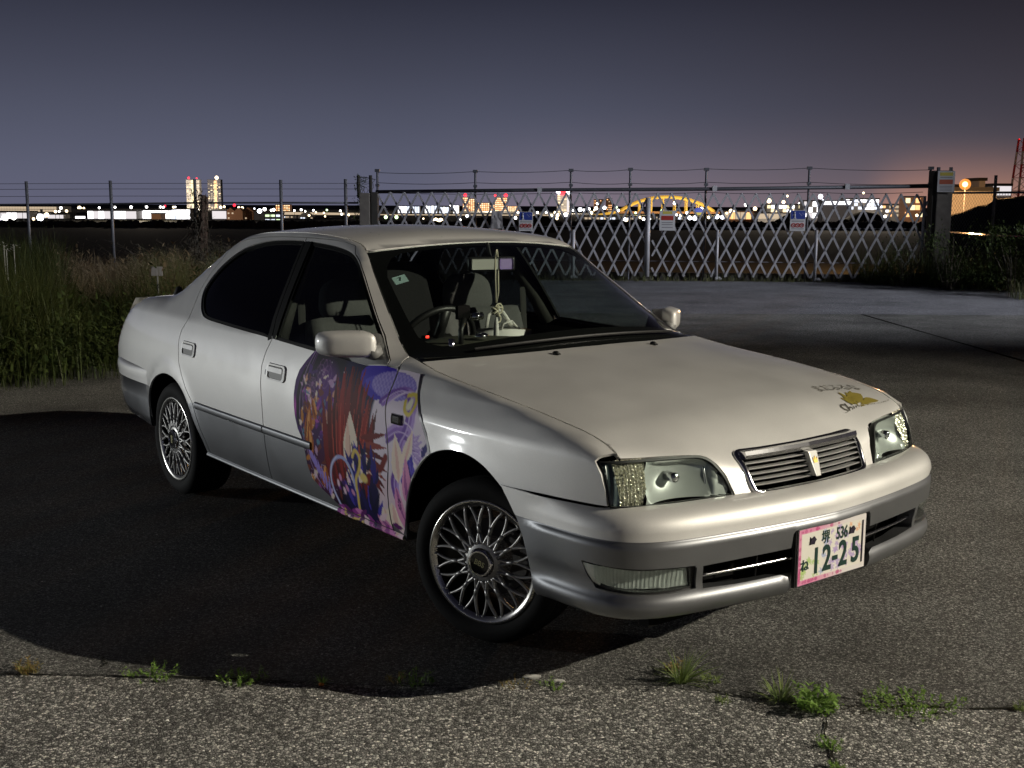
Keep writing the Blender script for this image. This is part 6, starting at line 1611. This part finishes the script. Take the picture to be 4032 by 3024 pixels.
def plate_text(nm,s,y,z,size,sx=1,m='pgreen',bold=.0006):
    t=text_mesh(nm,s,size,M[m],plo,.0006,bold); t.matrix_local=Matrix.Translation((PX+.0012,y,PZ+z)) @ Matrix(((0,0,1),(1,0,0),(0,1,0))).to_4x4() @ Matrix.Diagonal((sx,1,1,1))
    return t
plate_text('plate_character','堺',-.040,.046,.046,.95,bold=.0004)
plate_text('plate_numeral','536',.045,.047,.056,.72,bold=.0008)
plate_text('plate_character','ね',-.142,-.030,.042,1,bold=.0008)
for ch,y,sx in (('1',-.085,.8),('2',-.030,.78),('2',.054,.78),('5',.120,.78)): plate_text('plate_numeral',ch,y,-.026,.118,sx,bold=.0026)
plate_text('plate_dash','-',.012,-.022,.10,.9,bold=.003)
mb=MB().box((PX+.001,.1555,-.0+PZ),(.0016,.007,.142)).build('plate_edge_strip',M['pblack'],plo)
for y in (-.106,.098):   # dark bird-shaped bolt caps
    mb=MB(); pts=[(-.016,-.012),(-.006,-.010),(.006,-.013),(.010,-.004),(.017,.002),(.011,.006),(.006,.013),(-.001,.010),(-.007,.004),(-.013,.013),(-.012,.002)]
    mb.add([(PX+.004,y+a,PZ+.048+b) for a,b in pts]+[(PX+.0008,y+a,PZ+.048+b) for a,b in pts],[tuple(range(11))]+[(k,11+k,11+(k+1)%11,(k+1)%11) for k in range(11)])
    mb.build('bolt_cover',M['pblack'],plo)
# ---------------------------------------------------------------- vinyl wrap on the door and wing: plain swirls and petals in the wrap's colours
def wrap_art(UV):
    x,z=UV[:,0],UV[:,1]; n=len(UV); c=np.zeros((n,3)); A=np.array
    c[:]=lin(24,14,40)
    def blend(m,col,a=1.0):
        m=np.clip(np.asarray(m,float),0,1)[:,None]*a; c[:]=c*(1-m)+A(lin(*col))*m
    def soft(d,w=.004): return np.clip(.5-d/w,0,1)
    def ell(cx,cz,rx,rz,rot,col,a=1,w=.05):
        q=math.radians(rot); u=(x-cx)*math.cos(q)+(z-cz)*math.sin(q); v=-(x-cx)*math.sin(q)+(z-cz)*math.cos(q)
        blend(np.clip((1-np.hypot(u/rx,v/rz))/w,0,1),col,a)
    def petal(cx,cz,L,Wd,rot,col,a=1):
        q=math.radians(rot); u=((x-cx)*math.cos(q)+(z-cz)*math.sin(q))/L; v=(-(x-cx)*math.sin(q)+(z-cz)*math.cos(q))/Wd
        u2=np.clip(u,0,1); pr=np.sin(math.pi*u2**.8)*(1-.25*u2); blend(((u>0)&(u<1)&(np.abs(v+.35*np.sin(2.2*u))<pr)),col,a)
    def stroke(pts,w,col,a=1):
        P=np.array(pts,float)
        # chaikin
        for _ in range(3):
            Q=[P[0]]
            for p,q in zip(P[:-1],P[1:]): Q+=[p*.75+q*.25,p*.25+q*.75]
            Q.append(P[-1]); P=np.array(Q)
        d=np.full(n,9.)
        for p,q in zip(P[:-1],P[1:]):
            e=q-p; t=np.clip(((x-p[0])*e[0]+(z-p[1])*e[1])/(e@e+1e-12),0,1); d=np.minimum(d,np.hypot(x-p[0]-t*e[0],z-p[1]-t*e[1]))
        blend(soft(d-w,.003),col,a)
    r=np.random.default_rng(3)
    # grounds: near black left, navy middle, pale right
    c[:]=lin(20,11,30)
    ell(-.93,.60,.17,.30,8,(64,20,84),1,.5); ell(-.86,.78,.12,.14,20,(92,34,128),1,.5); ell(-.90,.45,.16,.13,-20,(76,22,66),1,.5)
    ell(-.57,.66,.24,.42,0,(20,17,64),1,.12); ell(-.55,.40,.22,.16,0,(24,16,72),1,.2)
    ell(-.30,.66,.235,.34,0,(238,226,240),1,.05); ell(-.30,.40,.20,.16,0,(236,214,224),1,.08)
    petal(-.64,.875,.30,.075,6,(74,58,190)); petal(-.60,.86,.26,.035,4,(104,90,214),.8)
    chk=((np.floor(x/.011)+np.floor(z/.011))%2==0)&(np.hypot((x+.42)/.13,(z-.86)/.045)<1); blend(np.hypot((x+.42)/.135,(z-.86)/.05)<1,(150,136,220)); blend(chk,(178,166,232))
    # outer violet rim with its pink sheen, and thin outline curves
    stroke([(-1.01,.935),(-1.085,.86),(-1.122,.78),(-1.128,.69),(-1.112,.60),(-1.066,.54)],.016,(70,24,104)); ell(-1.119,.69,.013,.055,3,(214,96,204),1,.8)
    for off_,col in ((.040,(196,160,216)),(.050,(60,30,90)),(.066,(150,110,180)),(.082,(110,50,130))):
        stroke([(-1.03+off_*.6,.93),(-1.105+off_,.82),(-1.125+off_,.70),(-1.108+off_,.60),(-1.06+off_,.51),(-1.02+off_,.43),(-.96+off_,.38)],.0016,col)
    # outlined blossoms
    for cx,cz,s in ((-.905,.855,.060),(-1.005,.745,.058),(-.985,.80,.03)):
        for k in range(6):
            a=k*1.047; px,pz=cx+s*.5*math.cos(a),cz+s*.5*math.sin(a); dd=np.abs(np.hypot(x-px,(z-pz)*(1+.2*math.sin(k)))-s*.48); blend(soft(dd-.0010,.003),(150,104,160))
        blend(soft(np.abs(np.hypot(x-cx,z-cz)-s*.22)-.001,.003),(170,120,176))
    # petals, shards and small lights
    pal=[(140,52,176),(186,92,186),(214,140,46),(120,54,36),(244,182,148),(92,140,168),(232,190,232),(84,40,130),(250,230,214)]
    for k in range(150):
        cx,cz=r.uniform(-1.07,-.76),r.uniform(.37,.84); petal(cx,cz,r.uniform(.02,.075),r.uniform(.005,.017),r.uniform(0,360),pal[r.integers(0,9)],r.uniform(.6,1))
    for k in range(60): ell(r.uniform(-1.06,-.72),r.uniform(.38,.90),.0028,.0028,0,(236,220,240),1,.5)
    for cx,cz,L,w_,rt_ in ((-1.03,.55,.18,.034,80),(-.995,.49,.16,.030,96),(-.93,.395,.11,.03,60),(-.94,.66,.10,.022,120)):
        petal(cx,cz,L,w_,rt_,(176,92,30)); petal(cx+.006,cz+.02,L*.75,w_*.45,rt_,(240,170,96),.9); petal(cx-.006,cz+.01,L*.6,w_*.2,rt_,(90,36,20),.8)
    # big dark red plume, many strands
    for k in range(26):
        t=k/25; petal(-.845+.26*t,.40+.05*math.sin(3*t),.40+.07*math.sin(math.pi*t)-.10*abs(t-.5),.030,97-22*t+5*math.sin(k*2.1),[(96,18,22),(128,26,26),(152,36,32),(82,14,22)][k%4])
    for k in range(9): petal(-.80+.024*k,.50+.01*(k%3),.26,.005,94-2.6*k,(206,84,66),.8)
    # cream and blush leaves set against it
    for cx,cz,L,w_,rt_ in ((-.685,.50,.235,.060,92),(-.64,.46,.15,.045,70),(-.71,.44,.12,.04,60),(-.585,.50,.11,.040,84)):
        petal(cx,cz,L,w_,rt_,(252,236,216)); petal(cx-.006,cz+.01,L*.85,w_*.35,rt_,(244,190,170),.55); petal(cx+.012,cz+.03,L*.5,w_*.10,rt_,(150,70,60),.6)
    # maroon bands crossing towards the pale ground
    for k in range(7): petal(-.60+.012*k,.645-.020*k,.20-.014*k,.014,14-9*k,[(120,40,40),(150,64,58),(96,28,34)][k%3])
    stroke([(-.60,.56),(-.53,.52),(-.46,.54),(-.42,.60)],.014,(128,44,42)); stroke([(-.60,.555),(-.53,.512),(-.46,.53)],.004,(240,200,190))
    # indigo feathers, middle and bottom
    for k in range(30): petal(-.60+r.uniform(-.10,.10),.33+r.uniform(-.02,.20),r.uniform(.07,.17),.015,r.uniform(55,125),[(18,14,58),(44,34,130),(72,60,176),(30,24,90)][k%4])
    for k in range(16): petal(-.235+r.uniform(-.05,.04),.52+r.uniform(-.06,.14),.11,.018,r.uniform(40,140),[(56,40,170),(38,28,120),(96,78,200)][k%3])
    # lilac ribbons on the wing
    for dx,w_,col in ((0,.016,(150,112,200)),(.020,.009,(190,160,228)),(-.020,.010,(118,78,176)),(.034,.004,(236,220,246)),(-.006,.003,(214,190,240))):
        stroke([(-.45+dx,.80),(-.38+dx,.85),(-.30+dx,.85),(-.255+dx,.80),(-.27+dx,.72),(-.33+dx,.66),(-.31+dx,.60),(-.37+dx,.52),(-.35+dx,.46)],w_,col)
        stroke([(-.41,.68+dx),(-.34,.72+dx),(-.26,.71+dx),(-.21,.66+dx),(-.18,.62+dx)],w_*.8,col)
    stroke([(-.315,.84),(-.268,.85),(-.25,.81),(-.268,.775),(-.305,.785),(-.318,.82)],.008,(226,206,96)); ell(-.285,.812,.018,.024,0,(252,248,220),1,.3)
    for k in range(5): petal(-.245,.640+.012*k,.10-.010*k,.010,-18+13*k,(188,162,222)); petal(-.24,.643+.012*k,.08-.010*k,.003,-18+13*k,(226,206,244))
    # cream petals and the pink sash low on the right
    for cx,cz,L,w_,rt_ in ((-.47,.40,.26,.070,-62),(-.40,.43,.22,.070,-80),(-.50,.315,.20,.040,4),(-.34,.52,.18,.045,100),(-.30,.60,.14,.03,70)):
        petal(cx,cz,L,w_,rt_,(252,234,216)); petal(cx+.008,cz,L*.9,w_*.28,rt_,(236,184,180),.7)
    for cx,cz,L,w_,rt_ in ((-.56,.305,.22,.030,2),(-.52,.36,.22,.034,-30),(-.36,.50,.20,.040,-64),(-.27,.45,.18,.040,100)):
        petal(cx,cz,L,w_,rt_,(226,152,196)); petal(cx,cz+.004,L*.8,w_*.3,rt_,(150,72,150),.8)
    for k in range(9): ell(-.335+.012*math.cos(k*.7),.44+.018*math.sin(k*.7),.005,.005,0,(30,20,60),1,.3)
    # gold and pale blue loops
    stroke([(-.80,.33),(-.85,.41),(-.84,.49),(-.785,.54),(-.72,.545),(-.67,.50),(-.655,.43)],.0075,(176,184,236)); stroke([(-.80,.33),(-.85,.41),(-.84,.49),(-.785,.54)],.002,(240,240,255))
    stroke([(-.66,.56),(-.64,.595),(-.60,.565),(-.615,.51),(-.65,.475),(-.645,.40),(-.655,.335),(-.635,.315)],.0085,(232,204,110)); ell(-.585,.49,.032,.021,-10,(240,216,130),1,.3)
    stroke([(-.80,.33),(-.72,.312),(-.66,.322),(-.63,.335)],.006,(232,204,110))
    for k in range(6): ell(-.79+.022*k,.43+.03*math.sin(k*2),.012,.018,10*k,[(248,214,232),(220,150,200)][k%2],1,.3)
    for k in range(16): petal(-.84+.030*k,.318+.012*(k%3),.08,.014,r.uniform(-40,40),[(160,64,158),(226,140,206),(104,34,112),(250,220,230)][k%4])
    for k in range(7): petal(-.985+.018*k,.478-.020*k,.085,.011,120-6*k,(160,140,224))
    # black edge strip along the wing edge
    return c
M['wrap']=colattr(mat('vinyl_wrap_print',(.5,.5,.5),.55,coat=.12,spec=.12))
wrap=[(-1.013,.929),(-1.056,.892),(-1.108,.842),(-1.128,.798),(-1.134,.741),(-1.131,.691),(-1.121,.647),(-1.1,.6),(-1.072,.57),(-1.054,.535),(-1.040,.458),(-1.013,.405),(-.946,.375),(-.873,.350),(-.80,.3205),(-.427,.3205)]
wrapdoor=wrap+[(x-.0035,v) for x,v in seamA[3:-1][::-1]]
wd=patch_side('vinyl_wrap',wrapdoor+[(-.50,.9235),(-.62,.9135)],mats=[M['wrap']],mfun=None,off=.0012,flange=.0,step=.0044,bstep=.006,mirror=False,parent=fd[0],colfun=wrap_art)
wrapwing=[(x+.0035,v) for x,v in seamA[3:-1]]+[(-.352,.3205),(-.330,.345),(-.303,.393),(-.278,.475),(-.237,.561),(-.180,.631),(-.122,.672),(-.161,.738),(-.209,.798),(-.253,.842),(-.300,.915),(-.373,.919)]
patch_side('vinyl_wrap',wrapwing,mats=[M['wrap']],mfun=None,off=.0012,flange=.0,step=.0044,bstep=.006,mirror=False,parent=fender[0],colfun=wrap_art)
# the wrap carries on over the sill up to the wheel arch
xs_=np.linspace(-.835,-.352,110); pr_s=[(.0015,.3165),(.0035,.312),(.0075,.306),(.0075,.300),(.0015,.2955),(-.028,.2915)]
V=[];F=[];n_=len(pr_s)
for x_ in xs_:
    for dd,zz in pr_s: V.append((x_,-(float(YS(x_,.318))+dd),zz))
for i_ in range(len(xs_)-1):
    for k_ in range(n_-1): F.append((i_*n_+k_,i_*n_+k_+1,(i_+1)*n_+k_+1,(i_+1)*n_+k_))
so_=mesh_obj('vinyl_wrap',V,[f[::-1] for f in F],M['wrap'],CAR,True); ca_=so_.data.color_attributes.new('Col','FLOAT_COLOR','POINT'); cc_=np.ones((len(V),4)); cc_[:,:3]=wrap_art(np.array([(v[0],v[2]+.012) for v in V])); ca_.data.foreach_set('color',cc_.ravel())
# dark edge of the wrap on the wing
ed=[(-.118,.668),(-.161,.738),(-.209,.798),(-.247,.836),(-.262,.855),(-.290,.915),(-.304,.915),(-.273,.855),(-.258,.836),(-.219,.795),(-.172,.732),(-.130,.662)]
patch_side('wrap_edge',ed,mats=[M['pblack']],mfun=None,off=.0018,flange=0,step=.02,bstep=.015,mirror=False,parent=fender[0])
# ---------------------------------------------------------------- print on the hood
M['hoodink']=mat('hood_print_grey',(.22,.21,.18),.5,coat=.5); M['hoodgold']=mat('hood_print_gold',(.25,.20,.035),.45,coat=.5)
def hood_text(nm,s,y,q,size,m,shear=0,sx=1,bold=0):
    t=text_mesh(nm,s,size,M[m],hood_o,.0001,bold,shear)
    co=np.array([v.co[:] for v in t.data.vertices])
    # x of the letters -> across the car, y of the letters -> towards the windscreen; follow the surface
    yy=y+co[:,0]*sx; qq=q-co[:,1]/.95+.17*(yy-.50)
    P=hood2(yy/HOODW,qq); N=s_normals(hood2,np.stack([yy/HOODW,qq],-1),HF)
    P=P+N*.0009
    t.data.vertices.foreach_set('co',P.ravel()); t.data.update(); return t
hood_text('hood_lettering','まだふるな',.50,.872,.062,'hoodink',0,.86)
hood_text('hood_lettering','Shiny',.435,1.015,.075,'hoodink',.3,.95,.0008)
hood_text('hood_lettering','COLORS',.585,1.035,.052,'hoodink',.3,1,.0010)
def hood_petal(cy,cq,L,Wd,rot,m):
    pts=[];q=math.radians(rot)
    for k in range(13):
        u=k/12; pts.append((u*L,Wd*math.sin(math.pi*u**.8)))
    for k in range(11,0,-1):
        u=k/12; pts.append((u*L,-Wd*.6*math.sin(math.pi*u)))
    pr=[(cy+a*math.cos(q)-b*math.sin(q),cq-(a*math.sin(q)+b*math.cos(q))/.95) for a,b in pts]
    U=np.array(pr); P=hood2(U[:,0]/HOODW,U[:,1])+s_normals(hood2,np.stack([U[:,0]/HOODW,U[:,1]],-1),HF)*.0015
    mesh_obj('hood_emblem_leaf',P,[tuple(range(len(P)))],M[m],hood_o)
for a in ((.488,.975,.075,.026,20),(.505,.955,.07,.022,8),(.54,.985,.085,.020,-6),(.475,1.0,.085,.018,70),(.480,.985,.09,.020,48),(.49,.99,.085,.018,24),(.50,1.0,.09,.016,4),(.47,.985,.075,.016,96),(.465,.99,.06,.012,125),(.485,1.0,.07,.010,-70),(.50,1.01,.07,.012,-20)):
    hood_petal(*a,'hoodgold')
# dew standing on the roof
mb=MB(); r_=np.random.default_rng(4)
for k in range(260):
    u,v=(r_.uniform(-.97,.97),r_.uniform(.02,.98)**.6); p_=roof(np.float64(u),np.float64(v)); mb.ball(tuple(p_+np.array([0,0,.0005])),r_.uniform(.0015,.0045),6,(1,1,.6))
o_=mb.build('dew_drops',M['lens'],roof_o,True); o_['kind']='stuff'
# cord with a knot and tassel hanging from the mirror
ch=empty('cord_charm',(0,0,0)); ch.parent=None
M['cord']=mat('pale_cord',(.62,.58,.44),.85); M['tassel']=mat('white_tassel',(.75,.74,.70),.9)
cw=CAR.matrix_world if False else Matrix.Translation((.467,4.268,0)) @ Matrix.Rotation(math.radians(-52.05),4,'Z')
ch.matrix_world=cw @ Matrix.Translation((-.846,-.016,1.30))
setp(ch,'pale knotted cord with a white tassel hanging from the rear-view mirror','charm')
MB().tube([(.0,-.006,-.01),(.004,-.004,.022),(.0,.004,.022),(-.002,.010,-.01),(.002,.010,-.16),(.0,.002,-.205)],.0035,6).build('cord',M['cord'],ch,True)
MB().tube([(.0,-.006,-.01),(.004,-.008,-.10),(.0,-.002,-.205)],.0035,6).build('cord',M['cord'],ch,True)
kn=MB()
for k in range(5):
    a=k*1.25; kn.tube([(.012*math.cos(t)*1.0,.010*math.cos(a)+.016*math.sin(t)*math.cos(a),-.225-.010*k*.6+.016*math.sin(t)*math.sin(a)) for t in np.linspace(0,2*math.pi,13)[:-1]],.0042,6,closed=True)
kn.tube([(.0,.014+.020*math.cos(t),-.232+.022*math.sin(t)) for t in np.linspace(0,2*math.pi,15)[:-1]],.004,6,closed=True)
kn.tube([(.0,.012+.012*math.cos(t),-.275+.016*math.sin(t)) for t in np.linspace(0,2*math.pi,15)[:-1]],.0035,6,closed=True)
kn.build('knot',M['cord'],ch,True)
MB().lathe([(.004,-.268),(.008,-.285),(.010,-.30),(.013,-.36),(.0135,-.375),(.0,-.376)],14).build('tassel',M['tassel'],ch,True)
# white bag straps on the passenger seat
bag=MB().tube([(-.02,-.06,0),(-.015,-.05,.06),(0,-.02,.085),(.0,.02,.07),(.01,.07,.0)],.010,8,flat=.4).tube([(.03,-.02,-.02),(.03,.0,.02),(.03,.05,.03),(.03,.10,-.02)],.010,8,flat=.4)
bag.box((0,.01,-.10),(.16,.24,.18))
bo=bag.build('shopping_bag',M['tassel'],None,True); bo.matrix_world=cw @ Matrix.Translation((-1.16,.24,.945))
setp(bo,'white bag with looped handles on the passenger seat of the car','bag')
# phone holder and small gadgets on the dash in front of the driver
gd=empty('phone_holder'); gd.matrix_world=cw @ Matrix.Translation((-.50,-.45,.985))
setp(gd,'black phone holder with shiny joints standing on the dashboard','phone holder')
MB().tube([(0,0,-.02),(0,.0,.05),(-.02,.03,.09)],.011,8).build('holder_arm',M['black'],gd,True)
MB().box((-.03,.03,.115),(.02,.06,.055)).build('holder_cradle',M['matt'],gd,False,.008)
MB().tube([(-.02,.065,.095),(-.02,.115,.098)],.016,12).build('holder_joint',M['chrome'],gd,True)
MB().ball((.0,.10,.02),.022,12,(1,1.4,.7)).build('holder_knob',M['chrome'],gd,True)
MB().tube([(.08,-.10,-.025),(.08,-.10,.03)],.012,12).build('holder_foot',M['chrome'],gd,True)
M['redled']=mat('red_pilot_lamp',(.2,.0,.0),.4,emit=(1,.04,.02),estr=2.5)
led=MB().box((0,0,0),(.008,.012,.010)).build('pilot_lamp',M['redled'],None,False,.003); led.matrix_world=cw @ Matrix.Translation((-.53,-.585,1.015))
setp(led,'small red pilot lamp glowing behind the lower corner of the windscreen','lamp')
